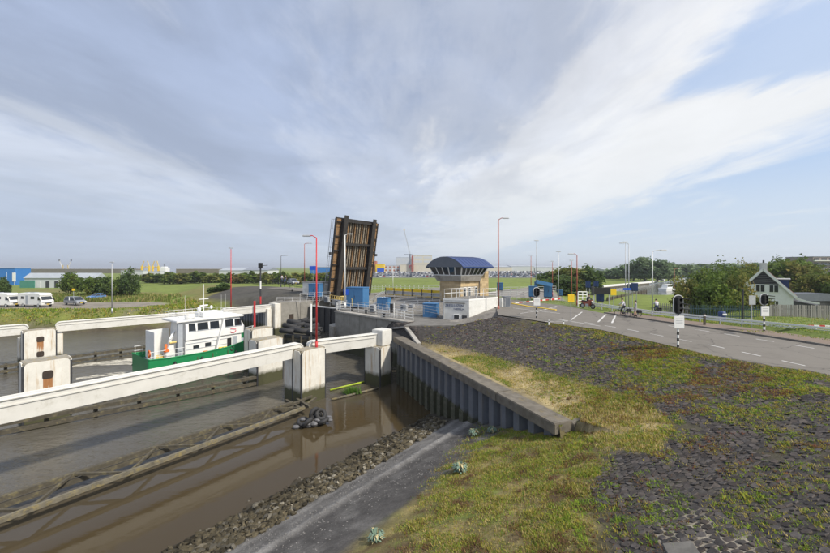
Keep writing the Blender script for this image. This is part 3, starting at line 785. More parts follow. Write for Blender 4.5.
# ------------------------------------------------------------------ grass and weeds (uncountable: one object for each kind of cover)
def leaf_mat(name, trans=0.38, rough=0.7):
    m, nt, bs = new_mat(name)
    a = N(nt, 'ShaderNodeAttribute'); a.attribute_name = 'Col'
    L(nt, a.outputs['Color'], bs.inputs['Base Color']); bs.inputs['Roughness'].default_value = rough
    bs.inputs['Specular IOR Level'].default_value = 0.15
    tr = N(nt, 'ShaderNodeBsdfTranslucent'); L(nt, a.outputs['Color'], tr.inputs['Color'])
    mx = N(nt, 'ShaderNodeMixShader'); mx.inputs[0].default_value = trans
    out = nt.nodes['Material Output']
    L(nt, bs.outputs[0], mx.inputs[1]); L(nt, tr.outputs[0], mx.inputs[2]); L(nt, mx.outputs[0], out.inputs[0])
    return m
M['leaf'] = leaf_mat('foliage')
def tri_cloud(name, P, C, mat, parent=None):
    """P: (n,3,3) triangle corners, C: (n,3) colours"""
    n = len(P); me = bpy.data.meshes.new(name)
    me.vertices.add(n * 3); me.vertices.foreach_set('co', P.astype(np.float32).ravel())
    me.loops.add(n * 3); me.loops.foreach_set('vertex_index', np.arange(n * 3, dtype=np.int32))
    me.polygons.add(n); me.polygons.foreach_set('loop_start', np.arange(0, n * 3, 3, dtype=np.int32))
    me.update(calc_edges=True)
    a = me.color_attributes.new('Col', 'FLOAT_COLOR', 'POINT')
    cc_ = np.repeat(np.concatenate([C, np.ones((n, 1))], 1), 3, 0)
    a.data.foreach_set('color', cc_.astype(np.float32).ravel())
    me.materials.append(mat)
    return obj(name, me, parent)
def blades(xy, z, hgt, wid, lean, cols, per=1, spread=0.0):
    n = len(xy)
    idx = np.repeat(np.arange(n), per); m = len(idx)
    az = nrng.random(m) * 6.283; ln = lean * (0.3 + nrng.random(m)); hh = hgt[idx] * (0.6 + 0.7 * nrng.random(m)); ww = wid[idx] * (0.7 + 0.6 * nrng.random(m))
    r = spread * np.sqrt(nrng.random(m)); ra = nrng.random(m) * 6.283
    bx_ = xy[idx, 0] + r * np.cos(ra); by_ = xy[idx, 1] + r * np.sin(ra); bz_ = z[idx] - 0.01
    sd = az + 1.57
    P = np.zeros((m, 3, 3))
    P[:, 0] = np.stack([bx_ + np.cos(sd) * ww / 2, by_ + np.sin(sd) * ww / 2, bz_], 1)
    P[:, 1] = np.stack([bx_ - np.cos(sd) * ww / 2, by_ - np.sin(sd) * ww / 2, bz_], 1)
    P[:, 2] = np.stack([bx_ + np.cos(az) * ln * hh, by_ + np.sin(az) * ln * hh, bz_ + hh], 1)
    C = cols[idx] * (0.75 + 0.5 * nrng.random((m, 1)))
    return P, C
def pick(n, pal, probs):
    pal = np.array(pal); i = nrng.choice(len(pal), n, p=np.array(probs) / sum(probs)); return pal[i]
GREEN, YEL, STRAW, MOSS, LIME, RUST = (0.145, 0.235, 0.035), (0.40, 0.34, 0.06), (0.56, 0.45, 0.20), (0.20, 0.165, 0.055), (0.27, 0.37, 0.04), (0.22, 0.12, 0.06)
allP, allC = [], []
def surf(x, y): return np.where(seam(x, y) > 0.15, dike_z(x, y), bank_z(x, y))
def scatter_region(x0, x1, y0, y1, n):
    xy = np.stack([nrng.uniform(x0, x1, n), nrng.uniform(y0, y1, n)], 1)
    # more samples close to the camera
    z = surf(xy[:, 0], xy[:, 1]); px = 415 + FPX * xy[:, 0] / xy[:, 1]; py = 267 + FPX * (CAM_Z - z) / xy[:, 1]
    k = (px > -10) & (px < 845) & (py < 575); return xy[k], z[k], px[k], py[k]
# lawn at the foot of the dike
for (y0, y1, n) in ((6, 13, 210000), (13, 25, 170000)):
    xy, z, px, py = scatter_region(-4, 11, y0, y1, n)
    d = in_px(xy[:, 0], xy[:, 1], z, GRASS_POLY)
    nz1 = fbm(xy[:, 0], xy[:, 1], 1.3, 51); nz2 = fbm(xy[:, 0], xy[:, 1], 0.5, 53); far_up = smooth((470 - py) / 40)
    keep = nrng.random(len(xy)) < smooth(0.55 - d / 30) * (0.35 + 1.0 * smooth((nz1 - .34) * 4)) * (0.30 + 1.1 * smooth((nz2 - .3) * 3)) * (1 - .75 * smooth((px - 560) / 50) * smooth((py - 445) / 40))
    xy, z, nz1, nz2, far_up = xy[keep], z[keep], nz1[keep], nz2[keep], far_up[keep]
    m = len(xy)
    c = pick(m, [GREEN, YEL, STRAW, MOSS, LIME, RUST], [2.6, 4, 2.6, 2.0, 2.0, 1.2])
    br = fbm(xy[:, 0], xy[:, 1], .7, 39)
    c = np.where((nrng.random(m) < smooth((br - .52) * 7) * .9)[:, None], pick(m, [RUST, MOSS, (0.16, .10, .06)], [3, 2, 2]), c)
    lush = smooth((nz1 - .5) * 6) * .6 + far_up * .5
    c = np.where((nrng.random(m) < lush)[:, None], pick(m, [GREEN, LIME, YEL], [3, 3, 2]), c)
    P, C = blades(xy, z, 0.025 + 0.085 * nz2 ** 1.5 + 0.02 * far_up, np.full(m, .020), 1.0, c, 2, 0.03)
    allP.append(P); allC.append(C)
xy, z, px, py = scatter_region(-4, 11, 6, 25, 9000)
d = in_px(xy[:, 0], xy[:, 1], z, GRASS_POLY); nz1 = fbm(xy[:, 0], xy[:, 1], .9, 57)
keep = nrng.random(len(xy)) < smooth(.6 - d / 30) * smooth((nz1 - .46) * 6); xy, z = xy[keep], z[keep]; m = len(xy)
P, C = blades(xy, z, np.full(m, .17), np.full(m, .014), .55, pick(m, [STRAW, MOSS, RUST, GREEN, YEL], [4, 2, 3, 3, 2]), 4, .05); allP.append(P); allC.append(C)
# dry grass along the path behind the cap
xy, z, px, py = scatter_region(-1, 14, 13, 42, 170000)
d = in_px(xy[:, 0], xy[:, 1], z, PATH_POLY); n1 = fbm(xy[:, 0], xy[:, 1], 1.8, 61)
keep = nrng.random(len(xy)) < smooth(0.5 - d / 10) * (0.25 + smooth((n1 - .3) * 3)); keep &= cap_ok(xy[:, 0], xy[:, 1], 1.5)
xy, z, n1, px, py = xy[keep], z[keep], n1[keep], px[keep], py[keep]; m = len(xy)
upper = smooth((n1 - .42) * 6) * smooth((400 - (py - (px - 430) * 0.28 - 0)) / 40)
strw = smooth((px - 545) / 40) * smooth((py - 395) / 20)
_gr = 0.85 * smooth((n1 - .44) * 6) * (1 - .75 * strw)
c = np.where((nrng.random(m) < _gr)[:, None], pick(m, [GREEN, LIME, YEL], [4, 2, 2]), pick(m, [STRAW, YEL, MOSS], [6, 2, 1]))
P, C = blades(xy, z, 0.06 + 0.08 * n1, np.full(m, .028), 0.8, c, 2, 0.04); allP.append(P); allC.append(C)
# weeds and moss in clumps between the stones of the slope
for (y0, y1, n, sz) in ((6, 14, 22000, .62), (14, 24, 26000, .85), (24, 40, 16000, 1.1)):
    xy, z, px, py = scatter_region(1, 19.5, y0, y1, n)
    k = (sdf(xy[:, 0], xy[:, 1], PLAZA) > 0.05) & cap_ok(xy[:, 0], xy[:, 1], 1.8); xy, z, px, py = xy[k], z[k], px[k], py[k]
    n1 = fbm(xy[:, 0], xy[:, 1], 3.0, 71); n2 = fbm(xy[:, 0], xy[:, 1], 0.7, 73)
    # weeds thrive on the middle of the slope, bare stone towards the sheds and in the right corner
    dens_ = smooth((px - 520) / 130) * (1 - 0.65 * smooth((px - 730) / 70) * smooth((py - 420) / 60)) * (0.45 + .65 * smooth((n1 - .36) * 5)) * smooth((n2 - .36) * 6) + 0.04
    band = np.exp(-((py - (480 + (px - 700) * .33)) / 30) ** 2) * (px > 620)
    bare = smooth(.5 - in_px(xy[:, 0], xy[:, 1], z, [(568, 446), (640, 448), (668, 474), (676, 506), (600, 500), (566, 470)]) / 14)
    corner = smooth(.5 - in_px(xy[:, 0], xy[:, 1], z, [(640, 520), (700, 520), (830, 575), (850, 600), (640, 600)]) / 14)
    keep = nrng.random(len(xy)) < (1.05 * dens_ * (1 - .5 * smooth((13 - xy[:, 1]) / 3)) + 0.45 * band * smooth((n2 - .4) * 5)) * (1 - .93 * bare) * (1 - .9 * corner)
    xy, z, n1, n2 = xy[keep], z[keep], n1[keep], n2[keep]; m = len(xy)
    rr = fbm(xy[:, 0], xy[:, 1], 2.2, 77)
    c = np.where((rr > .54)[:, None], pick(m, [RUST, YEL, MOSS, GREEN, (0.26, .10, .06)], [3, 3, 2, 1, 2]), pick(m, [GREEN, YEL, LIME, MOSS, STRAW], [2, 3.2, 2.6, 1.2, .6]))
    c = np.where((n1 > .58)[:, None] & (nrng.random((m, 1)) < .6), pick(m, [LIME, YEL, GREEN], [2, 2, 1]), c)
    P, C = blades(xy, z, (0.04 + 0.08 * n2) * sz, np.full(m, .035 * sz), 1.3, c, 12, 0.11); allP.append(P); allC.append(C)
# brown moss and weeds on the lower right paving
xy, z, px, py = scatter_region(2, 9, 6, 12, 9000)
d = in_px(xy[:, 0], xy[:, 1], z, [(575, 470), (640, 470), (690, 500), (680, 560), (640, 580), (570, 580)]); n2 = fbm(xy[:, 0], xy[:, 1], 0.6, 83)
keep = nrng.random(len(xy)) < smooth(.5 - d / 20) * smooth((n2 - .44) * 6); xy, z, n2 = xy[keep], z[keep], n2[keep]; m = len(xy)
c = np.where((n2 > .60)[:, None], pick(m, [LIME, GREEN], [1, 1]), pick(m, [RUST, MOSS, (0.12, 0.05, .03), GREEN], [3, 2, 2, .6]))
P, C = blades(xy, z, 0.02 + 0.06 * n2, np.full(m, .026), 1.3, c, 5, 0.07); allP.append(P); allC.append(C)
# verge under the road edge
line = [(12.2, 34), (15, 30), (16.6, 23.3), (17.9, 16), (18.6, 8)]
pts = []
for _ in range(2600):
    i = rng.randrange(4); t = rng.random(); a, b = line[i], line[i + 1]
    pts.append((a[0] + (b[0] - a[0]) * t - abs(rng.gauss(0, .45)) + .1, a[1] + (b[1] - a[1]) * t))
xy = np.array(pts); z = dike_z(xy[:, 0], xy[:, 1]); m = len(xy)
P, C = blades(xy, z, np.full(m, .10), np.full(m, .03), .9, pick(m, [YEL, GREEN, STRAW, MOSS], [3, 3, 2, 2]), 4, .06); allP.append(P); allC.append(C)
g_o = tri_cloud('grass', np.concatenate(allP), np.concatenate(allC), M['leaf'])
tag(g_o, 'short yellow green grass, moss and weeds on the dike slope', 'grass', kind='stuff')

# rough vegetation on the far bank and verges
allP, allC = [], []
n = 60000
xy = np.stack([nrng.uniform(-150, -18, n), nrng.uniform(60, 112, n)], 1)
z = ground_z(xy[:, 0], xy[:, 1]); b = sdf(xy[:, 0], xy[:, 1], BASIN_SEA)
lotd = sdf(xy[:, 0], xy[:, 1], [(-170, 68), (-90, 73.5), (-62, 76.5), (-55, 83), (-62, 90), (-110, 88), (-180, 86)])
n1 = fbm(xy[:, 0], xy[:, 1], 5, 91)
keep = (b > 2.5) & (lotd > 0.6) & (sdf(xy[:, 0], xy[:, 1], FARRAMP) > 11) & (z > 1.2) & (nrng.random(n) < .25 + smooth((n1 - .4) * 4))
keep &= ~((xy[:, 1] > 92) & (xy[:, 0] > -62))
xy, z, n1 = xy[keep], z[keep], n1[keep]; m = len(xy)
back = xy[:, 1] > 86
c = np.where(back[:, None], pick(m, [STRAW, (0.26, 0.22, 0.08), (0.17, .2, .05), GREEN], [1.5, 2, 3, 4]), pick(m, [GREEN, LIME, YEL, STRAW, MOSS], [4, 3, 3, 1.0, .8]))
P, C = blades(xy, z, np.where(back, .75, .32) * (.5 + n1), np.full(m, .16), .6, c, 3, .25); allP.append(P); allC.append(C)
g_o = tri_cloud('rough_grass', np.concatenate(allP), np.concatenate(allC), M['leaf'])
tag(g_o, 'rough yellow green grass on the far harbour bank', 'grass', kind='stuff')
# mown verge beside the road and canal
n = 40000
xy = np.stack([nrng.uniform(17, 42, n), nrng.uniform(18, 66, n)], 1)
z = H(xy[:, 0], xy[:, 1])
PATHLINE = [(29.5, 22), (27.6, 28.6), (25.0, 34.5), (21.8, 43), (19.5, 50)]
ROADE = [(17.9 + 9.6, 14), (26.5, 23.6), (25.05, 29), (22.7, 34.3), (20.0, 43), (18, 52)]
rd = np.min([seg_dist(xy[:, 0], xy[:, 1], a, b) for a, b in zip(ROADE[:-1], ROADE[1:])], 0)
def right_of(x, y, pl):                # signed offset to the right of a polyline that runs away from the camera
    best = None
    for a, b in zip(pl[:-1], pl[1:]):
        d = seg_dist(x, y, a, b); s = (b[0] - a[0]) * (y - a[1]) - (b[1] - a[1]) * (x - a[0])
        v = np.where(s < 0, d, -d)
        best = v if best is None else np.where(np.abs(v) < np.abs(best), v, best)
    return best
off = right_of(xy[:, 0], xy[:, 1], ROADE)
keep = (off > 3.0) | ((off > .25) & (off < .9))
xy, z = xy[keep], z[keep]; m = len(xy)
P, C = blades(xy, z, np.full(m, .07), np.full(m, .05), .8, pick(m, [GREEN, LIME, YEL, STRAW], [4, 2, 2, 1]), 2, .06)
g_o = tri_cloud('verge_grass', P, C, M['leaf']); tag(g_o, 'green grass verge along the far side of the road', 'grass', kind='stuff')
# ------------------------------------------------------------------ roads
def ribbon(left, right, z, name, mat, parent=None, up=0.0):
    mb = MB(); n = len(left)
    pts = [(p[0], p[1], z + up) for p in left] + [(p[0], p[1], z + up) for p in right]
    mb.add(pts, [(i, n + i, n + i + 1, i + 1) for i in range(n - 1)])
    return mb.build(name, mat, parent)
RZ = 6.90
def poly_sheet(name, pts, z, mat, parent=None):
    bm = bmesh.new(); vs_ = [bm.verts.new((p[0], p[1], z)) for p in pts]
    es = [bm.edges.new((vs_[i], vs_[(i + 1) % len(vs_)])) for i in range(len(vs_))]
    bmesh.ops.triangle_fill(bm, use_beauty=True, edges=es)
    for f in bm.faces:
        if f.normal.z < 0: f.normal_flip()
    me = bpy.data.meshes.new(name); bm.to_mesh(me); bm.free(); me.materials.append(mat)
    return obj(name, me, parent)
EDGE_N = [(8.9, 39.5), (12.3, 34.1), (15.1, 30.1), (16.7, 23.4), (18.0, 16), (18.7, 8), (19.1, -18)]
ROADF = [(29.2, -18), (28.4, 8), (27.5, 16), (26.5, 23.6), (25.05, 29), (22.7, 34.3), (20.8, 41), (19.8, 49), (13.4, 61), (0.0, 73.5)]
road = poly_sheet('road', EDGE_N + ROADF + [(-8.5, 67.0), (7.6, 54.5), (10.2, 46.5)], RZ, M['asphalt']); tag(road, kind='structure')
fr = poly_sheet('far_road', [(-17.8, 73.2), (-13.2, 79), (-34, 97.3), (-36, 94.0), (-37.5, 92)], 6.78, M['asphalt']); tag(fr, kind='structure')
def lerp2(a, b, t): return (a[0] + (b[0] - a[0]) * t, a[1] + (b[1] - a[1]) * t)
def poly_at(pl, s):
    for a, b in zip(pl[:-1], pl[1:]):
        l = math.dist(a, b)
        if s <= l: return lerp2(a, b, s / l), ((b[0] - a[0]) / l, (b[1] - a[1]) / l)
        s -= l
    l = math.dist(pl[-2], pl[-1]); return pl[-1], ((pl[-1][0] - pl[-2][0]) / l, (pl[-1][1] - pl[-2][1]) / l)
def polylen(pl): return sum(math.dist(a, b) for a, b in zip(pl[:-1], pl[1:]))
LANE_N = [(21.3, 6), (20.7, 16), (19.3, 24), (17.4, 30.3), (15.6, 34.2)]
LANE_F = [(26.6, 8), (25.9, 16), (24.9, 23.6), (23.5, 28.7), (21.4, 33.6)]
for ln in (LANE_N, LANE_F):
    s = 0.6
    while s < polylen(ln) - 1:
        (x, y), (tx, ty) = poly_at(ln, s + .5)
        mk = MB(); mk.box((x, y, RZ + .006), (1.05, .11, .004), math.atan2(ty, tx))
        mk.build('dash_marking', M['marking'], road); s += 2.1
# white lines on the plaza by the barriers
for (a, b, w) in ((at(598, 322, RZ), at(606, 314.5, RZ), .16), (at(612, 323, RZ), at(616, 314.5, RZ), .16), (at(571, 320, RZ), at(582, 312, RZ), .14),
                  (at(545, 321.5, RZ), at(571, 321.0, RZ), .13), (at(513, 308, RZ), at(560, 313.5, RZ), .12), (at(536, 312, RZ), at(557, 306, RZ), .12),
                  (at(556, 319, RZ), at(600, 326, RZ), .12), (at(520, 313.5, RZ), at(556, 308, RZ), .1)):
    mk = MB(); mk.bar(a + Vector((0, 0, .006)), b + Vector((0, 0, .006)), w, .004); mk.build('line_marking', M['marking'], road)
yk = MB(); ya, yb, yc = at(512, 303.6, RZ), at(528, 306.5, RZ), at(556, 310.2, RZ)
yk.bar(ya, yb, .30, .16); yk.bar(yb, yc, .28, .16)
tag(yk.build('yellow_kerb', M['yellow']), 'yellow painted kerb beside the bridge barrier on the plaza', 'kerb')
# pavement on the far side and kerb stones
pavel = [(28.6, 8), (27.75, 16), (26.75, 23.7), (25.3, 29.1), (22.95, 34.4), (21.05, 41)]
paver = [(31.3, 8), (30.4, 16), (29.3, 24.2), (27.6, 30.2), (25.0, 35.6), (23.2, 41.5)]
pv = ribbon(pavel, paver, RZ + .10, 'pavement', M['path_brick']); tag(pv, kind='structure')
kme = MB().box((0, 0, 0), (0.98, .14, .14)).mesh('kerb_stone', M['kerb'])
s = 0.0; KL = [(28.5, 8), (27.62, 16), (26.62, 23.65), (25.17, 29.05), (22.82, 34.35), (20.92, 41)]
while s < polylen(KL) - .5:
    (x, y), (tx, ty) = poly_at(KL, s + .5)
    o = obj('kerb_stone', kme, pv); o.location = (x, y, RZ + .055); o.rotation_euler = (0, 0, math.atan2(ty, tx)); s += 1.0

# ------------------------------------------------------------------ sheet pile wall with concrete cap
pw = thing('sheet_pile_wall', 'grey steel sheet pile wall with concrete cap in front of the dike', 'quay wall', (CAP_A[0], CAP_A[1], 0), math.atan2(capd.y, capd.x))
wl_len = math.dist(CAP_A, CAP_B)
NP = 19; step = wl_len / NP
# local frame: x along the wall, y towards the land (left-handed turn), piles at y ~ 0.35
def pile_mesh(top):
    a = step; prof = [(0.0, 0.62), (a * .14, 0.62), (a * .30, 0.14), (a * .70, 0.14), (a * .86, 0.62), (a, 0.62)]
    mb = MB(); n = len(prof)
    pts = [(x, y, -2.0) for x, y in prof] + [(x, y, top) for x, y in prof]
    mb.add(pts, [(i, i + 1, n + i + 1, n + i) for i in range(n - 1)])
    # seam and weld ridge
    mb.box((a * .02, .60, (top - 2) / 2), (.06, .06, top + 2))
    return mb.mesh('pile', M['pile'])
pm = pile_mesh(4.3)
sk = MB().add([(step * .26, .08, -.5), (step * .74, .08, -.5), (step * .74, .08, 2.05), (step * .26, .08, 2.05), (step * .26, .20, -.5), (step * .74, .20, -.5), (step * .74, .20, 2.15), (step * .26, .20, 2.15)],
     [(0, 1, 2, 3), (3, 2, 6, 7), (0, 3, 7, 4), (1, 5, 6, 2)]).mesh('algae_crust', mottle('algae_crust', (0.045, 0.047, 0.028), (0.10, 0.10, 0.07), 5, 0.9, 0.5))
for i in range(NP):
    o = obj('pile', pm, pw); o.location = (i * step, 0, 0)
    w0 = i * step; p = Vector((CAP_A[0], CAP_A[1], 0)) + capd * w0
    if float(bank_z(np.array([p.x]), np.array([p.y]))[0]) < 1.9:
        q = obj('algae_crust', sk, o); q.location = (0, 0, rng.uniform(-.12, .06))
for i in range(5):
    l = wl_len / 5; cp = MB()
    x0, x1 = i * l + .008, (i + 1) * l - .008
    if i == 4: x1 += .12
    if i == 0: x0 -= .3
    cp.span(x0, x1, -.08, 1.02, 4.18, 4.72); cp.build('cap', M['pile_cap'], pw, bevel=.035)
# low walling beyond the end of the cap
p0 = Vector((CAP_B[0], CAP_B[1], 0)) + capd * .05 + capn * 1.0
e = MB(); e.bar(p0 + Vector((0, 0, 4.35)), p0 + capn * 1.25 - capd * .2 + Vector((0, 0, 4.5)), .28, .5)
tag(e.build('kerb_block', M['pile_cap'], bevel=.03), 'low concrete block at the near end of the sheet pile cap', 'block')

# ------------------------------------------------------------------ lock heads and quay walls
def panel_wall(parent, a, b, z0, z1, thick, mat, pl=1.5, name='wall_panel'):
    """wall of cast panels with recessed joints along a-b, face on the left of a->b is the front"""
    a, b = Vector(a), Vector(b); d = (b - a); l = d.length; d.normalize(); n = max(1, round(l / pl)); w = l / n
    nr = Vector((-d.y, d.x, 0))
    for i in range(n):
        m = MB(); c = a + d * ((i + .5) * w) + nr * rng.uniform(-.012, .012)
        m.box((c.x, c.y, (z0 + z1) / 2), (w - .03, thick, z1 - z0), math.atan2(d.y, d.x)); m.build(name, mat, parent)
    m = MB(); c = (a + b) / 2 - nr * .0; m.box((c.x, c.y, (z0 + z1) / 2 - .02), (l - .05, thick - .10, z1 - z0 - .06), math.atan2(d.y, d.x)); m.build('core', M['concrete_dark'], parent)
mh = thing('lock_wall', 'weathered concrete lock wall with rounded corner below the blue cabinets', 'lock')
A0 = Vector((ch3.x, ch3.y, 0)); A1 = Vector((-0.4, 43.2, 0))
panel_wall(mh, A0 + V * 1.6, A1, -1.5, 5.45, .9, M['wall_tidal'], 1.15)
# rounded nose
nose = []
c0 = A0 + V * 1.7 + U * 1.7
for i in range(9):
    t = i / 8 * math.pi / 2
    nose.append(c0 - U * (1.75 * math.cos(t)) - V * (1.75 * math.sin(t)))
nose += [c0 - V * 1.75 + U * 8, c0 + U * 8, c0]
MB().prism([(p.x, p.y) for p in nose], -1.5, 5.45).build('nose', M['wall_tidal'], mh)
led = [c0 - U * (2.6 * math.cos(t * .2)) - V * (2.6 * math.sin(t * .2)) for t in range(9)] + [c0 - V * 2.6 + U * 5, c0 + U * 5]
MB().prism([(p.x, p.y) for p in led], -1.5, 3.4).build('ledge', M['concrete'], mh)
cop = MB()
cop.bar(A0 + V * 1.6 - U * .1 + Vector((0, 0, 5.56)), A1 - U * .1 + Vector((0, 0, 5.56)), 1.1, .22)
cop.build('coping', M['concrete'], mh, bevel=.03)
# chamber side walls
wall_c = MB(); wall_c.bar(c0 - V * 1.3 + U * 8 + Vector((0, 0, 2)), vw(-43.2, 118, 2), .9, 7); wall_c.build('chamber_wall', M['wall_tidal'], mh)
for v in (-33.2, -30.4):                          # sluice culverts
    p = A0 + (A1 - A0) * ((v + 43.6) / (16.6)); m = MB(); m.box((p.x - U.x * .45, p.y - U.y * .45, 1.1), (1.3, .12, 1.2), ANG_V); m.build('culvert', M['hole'], mh)
# paved deck on the plateau
dk = MB().prism([tuple((A0 + V * .6 + U * 1.2)[:2]), tuple((A1 + U * .5)[:2]), (-1.2, 40.2), (3.2, 40.4), (8.5, 40.0), (10.2, 46.5), (7.6, 54.5), (-7, 66.0), tuple((A0 + V * .5 + U * 9)[:2])], 5.3, 5.63)
tag(dk.build('lock_plateau', mottle('plateau_paving', (0.13, 0.125, 0.115), (0.20, 0.19, 0.175), 1.2, 0.9, 0.3, dirt=(0.09, 0.085, 0.075), dscale=.5)), kind='structure')
# far head: cream columns, concrete face with dark opening
fh = thing('lock_wall', 'concrete lock wall with cream columns on the far side of the boat', 'lock')
F0 = vw(-59.3, 37.6); 
m = MB(); c = F0 + U * 2.0 - V * 1.2; m.box((c.x, c.y, 2.2), (4.2, 2.6, 6.9), ANG_U); m.build('block', M['wall_tidal'], fh, bevel=.06)
m = MB(); c = F0 - U * .55 - V * .8; m.box((c.x, c.y, 2.4), (1.2, 2.0, 6.3), ANG_U); m.build('column', M['pier_white'], fh, bevel=.05)
m = MB(); c = F0 - U * 1.9 - V * 1.0; m.box((c.x, c.y, 2.0), (.8, 1.4, 5.4), ANG_U); m.build('column', M['pier_white'], fh, bevel=.05)
m = MB(); c = F0 + U * 2.2 + V * .12; m.box((c.x, c.y, 2.9), (.9, .1, 1.0), ANG_U); m.build('opening', M['hole'], fh)
m = MB(); m.bar(F0 + U * 4.2 - V * .5 + Vector((0, 0, 2)), vw(-59.8, 118, 2), 1.0, 7.1); m.build('chamber_wall', M['wall_tidal'], fh)
m = MB(); m.prism([tuple(vw(-59.35, 37.7)[:2]), tuple(vw(-59.35, 118)[:2]), tuple(vw(-63.5, 118)[:2]), tuple(vw(-63.5, 40.5)[:2]), tuple(vw(-62.2, 37.7)[:2])][::-1], 4.2, 5.68); m.build('deck', M['concrete_dark'], fh)
# lock gate across the chamber
gt = thing('lock_gate', 'dark steel lock gate across the chamber behind the boat', 'gate')
g0, g1_ = vw(-59.0, 44.0), vw(-43.8, 44.0)
m = MB(); m.bar(g0 + Vector((0, 0, 1.5)), g1_ + Vector((0, 0, 1.5)), .35, 6.0); m.build('plate', M['dark_metal'], gt)
for i in range(9):
    p = g0.lerp(g1_, (i + .5) / 9) - U * .3; m = MB(); m.box((p.x, p.y, 1.6), (.25, .22, 6.0), ANG_V); m.build('rib', M['dark_metal'], gt)
m = MB(); m.bar(g0 + Vector((0, 0, 4.6)), g1_ + Vector((0, 0, 4.6)), 1.0, .15); m.build('walkway', M['grey_metal'], gt)

# far bank sheet piling
fs = thing('sheet_pile_wall', 'blue grey sheet pile wall under the far white guide beam', 'quay wall')
fa, fb = Vector((-37.5, 73.2, 0)), F0 - U * 2.2 - V * .8
fd = (fb - fa).normalized(); fl = (fb - fa).length; nfp = 15
fpm = MB(); st2 = fl / nfp
fpm.add([(x, y, z) for z in (-1.5, 3.9) for x, y in ((0, .3), (st2 * .15, .3), (st2 * .3, -.1), (st2 * .7, -.1), (st2 * .85, .3), (st2, .3))], [(i, i + 1, 7 + i, 6 + i) for i in range(5)])
fpme = fpm.mesh('pile', M['pile'])
for i in range(nfp):
    o = obj('pile', fpme, fs); p = fa + fd * (i * st2); o.location = p; o.rotation_euler = (0, 0, math.atan2(fd.y, fd.x))

# ------------------------------------------------------------------ guide piers
def rrect_face(w, h, r, n=5):
    pts = []
    for cx, cz, a0 in ((w / 2 - r, r, -90), (w / 2 - r, h - r, 0), (-w / 2 + r, h - r, 90), (-w / 2 + r, r, 180)):
        for i in range(n + 1):
            a = R(a0 + 90 * i / n); pts.append((cx + r * math.cos(a), cz + r * math.sin(a)))
    return pts
def pier(loc, label, along, across, top, ang=ANG_U, holes=0, fender=True, shelf=None, z0=-2.0, group='white guide piers'):
    """concrete pier; local x along the lock, local -y towards the near bank"""
    t = thing('guide_pier', label, 'pier', loc, ang, group)
    core = MB().span(-along / 2 + .08, along / 2 - .08, -across / 2 + .08, across / 2 - .08, z0, top - .14); core.build('core', M['concrete_dark'], t)
    MB().span(-along / 2, along / 2, -across / 2, across / 2, top - .2, top).build('cap', M['pier_top'], t, bevel=.06)
    # painted face panels with rounded corners, proud of the core
    def face(w, x, y, rz, hz=top - .10):
        pr = rrect_face(w, hz - .55 + 2.0, .28); mb = MB(); n = len(pr)
        pts = [(px_, -.04, pz - 1.5 + .1) for px_, pz in pr] + [(px_, .06, pz - 1.5 + .1) for px_, pz in pr]
        mb.add(pts, [tuple(range(n)), tuple(range(2 * n - 1, n - 1, -1))] + [(i, n + i, n + (i + 1) % n, (i + 1) % n) for i in range(n)])
        o = mb.build('face_panel', M['pier_white'], t); o.location = (x, y, 0); o.rotation_euler = (0, 0, rz); return o
    f = face(along - .18, 0, -across / 2, 0)
    face(across - .22, -along / 2, 0, R(-90)); face(along - .18, 0, across / 2, R(180)); face(across - .22, along / 2, 0, R(90))
    for k in range(holes):
        zt = top - 1.0 - 1.75 * k
        pr = rrect_face(.62, .62, .16); n = len(pr)
        mb = MB(); mb.add([(a, -.09, b) for a, b in pr] + [(a, .0, b) for a, b in pr], [tuple(range(n))] + [(i, n + i, n + (i + 1) % n, (i + 1) % n) for i in range(n)])
        o = mb.build('recess', M['hole'], t); o.location = (0, -across / 2, zt - .42)
        if k == 0:
            rm = MB(); rm.span(-.27, .27, -across / 2 - .05, -across / 2 + .01, zt - 1.55, zt - .35); rm.build('rust_streak', M['streak'], t)
    if fender:
        for sx in (-1, 1):
            for sy in (-1, 1):
                MB().tube((sx * (along / 2 - .02), sy * (across / 2 - .02), z0), (sx * (along / 2 - .02), sy * (across / 2 - .02), top - .25), .075, .075, 8).build('corner_fender', M['dark_metal'], t)
    if shelf:
        a0, a1, b0, b1, zt = shelf
        MB().span(a0, a1, b0, b1, z0, zt).build('beam_seat', M['pier_white'], t, bevel=.04)
    return t
pier(vw(-27.9, 20.6), 'white pier with olive tide mark carrying the tall bright red lamp post', 2.6, 1.3, 4.72, shelf=(-1.25, 1.0, .66, 2.0, 3.86))
pier(vw(-26.4, 28.0), 'white pier at the near end of the sheet pile wall', 1.7, 2.2, 3.95, fender=True)
mB = MB(); c = vw(-26.2, 28.4); mB.box((c.x, c.y, 4.75), (1.5, 1.5, 1.6), ANG_U)
tag(mB.build('end_block', M['beam_white'], bevel=.06), 'stained white end block closing the near guide beam at the wall', 'block')
pier(vw(-41.2, 5.4), 'rust streaked white pier standing in mid water, nearest at left', 2.75, 1.6, 4.72, holes=2)
pier(vw(-62.3, 7.6), 'rust streaked white pier under the gap between the far guide beams', 2.8, 1.4, 4.62, holes=2, shelf=(-1.6, 2.2, .72, 2.0, 3.7))
pier(vw(-36.2, 21.3), 'lower cream pier with dark hole just above the near guide beam', 2.9, 1.7, 4.55, holes=1)
pier(vw(-41.0, 23.2), 'cream pier with the short red post beside the bow of the boat', 2.7, 1.6, 4.9)
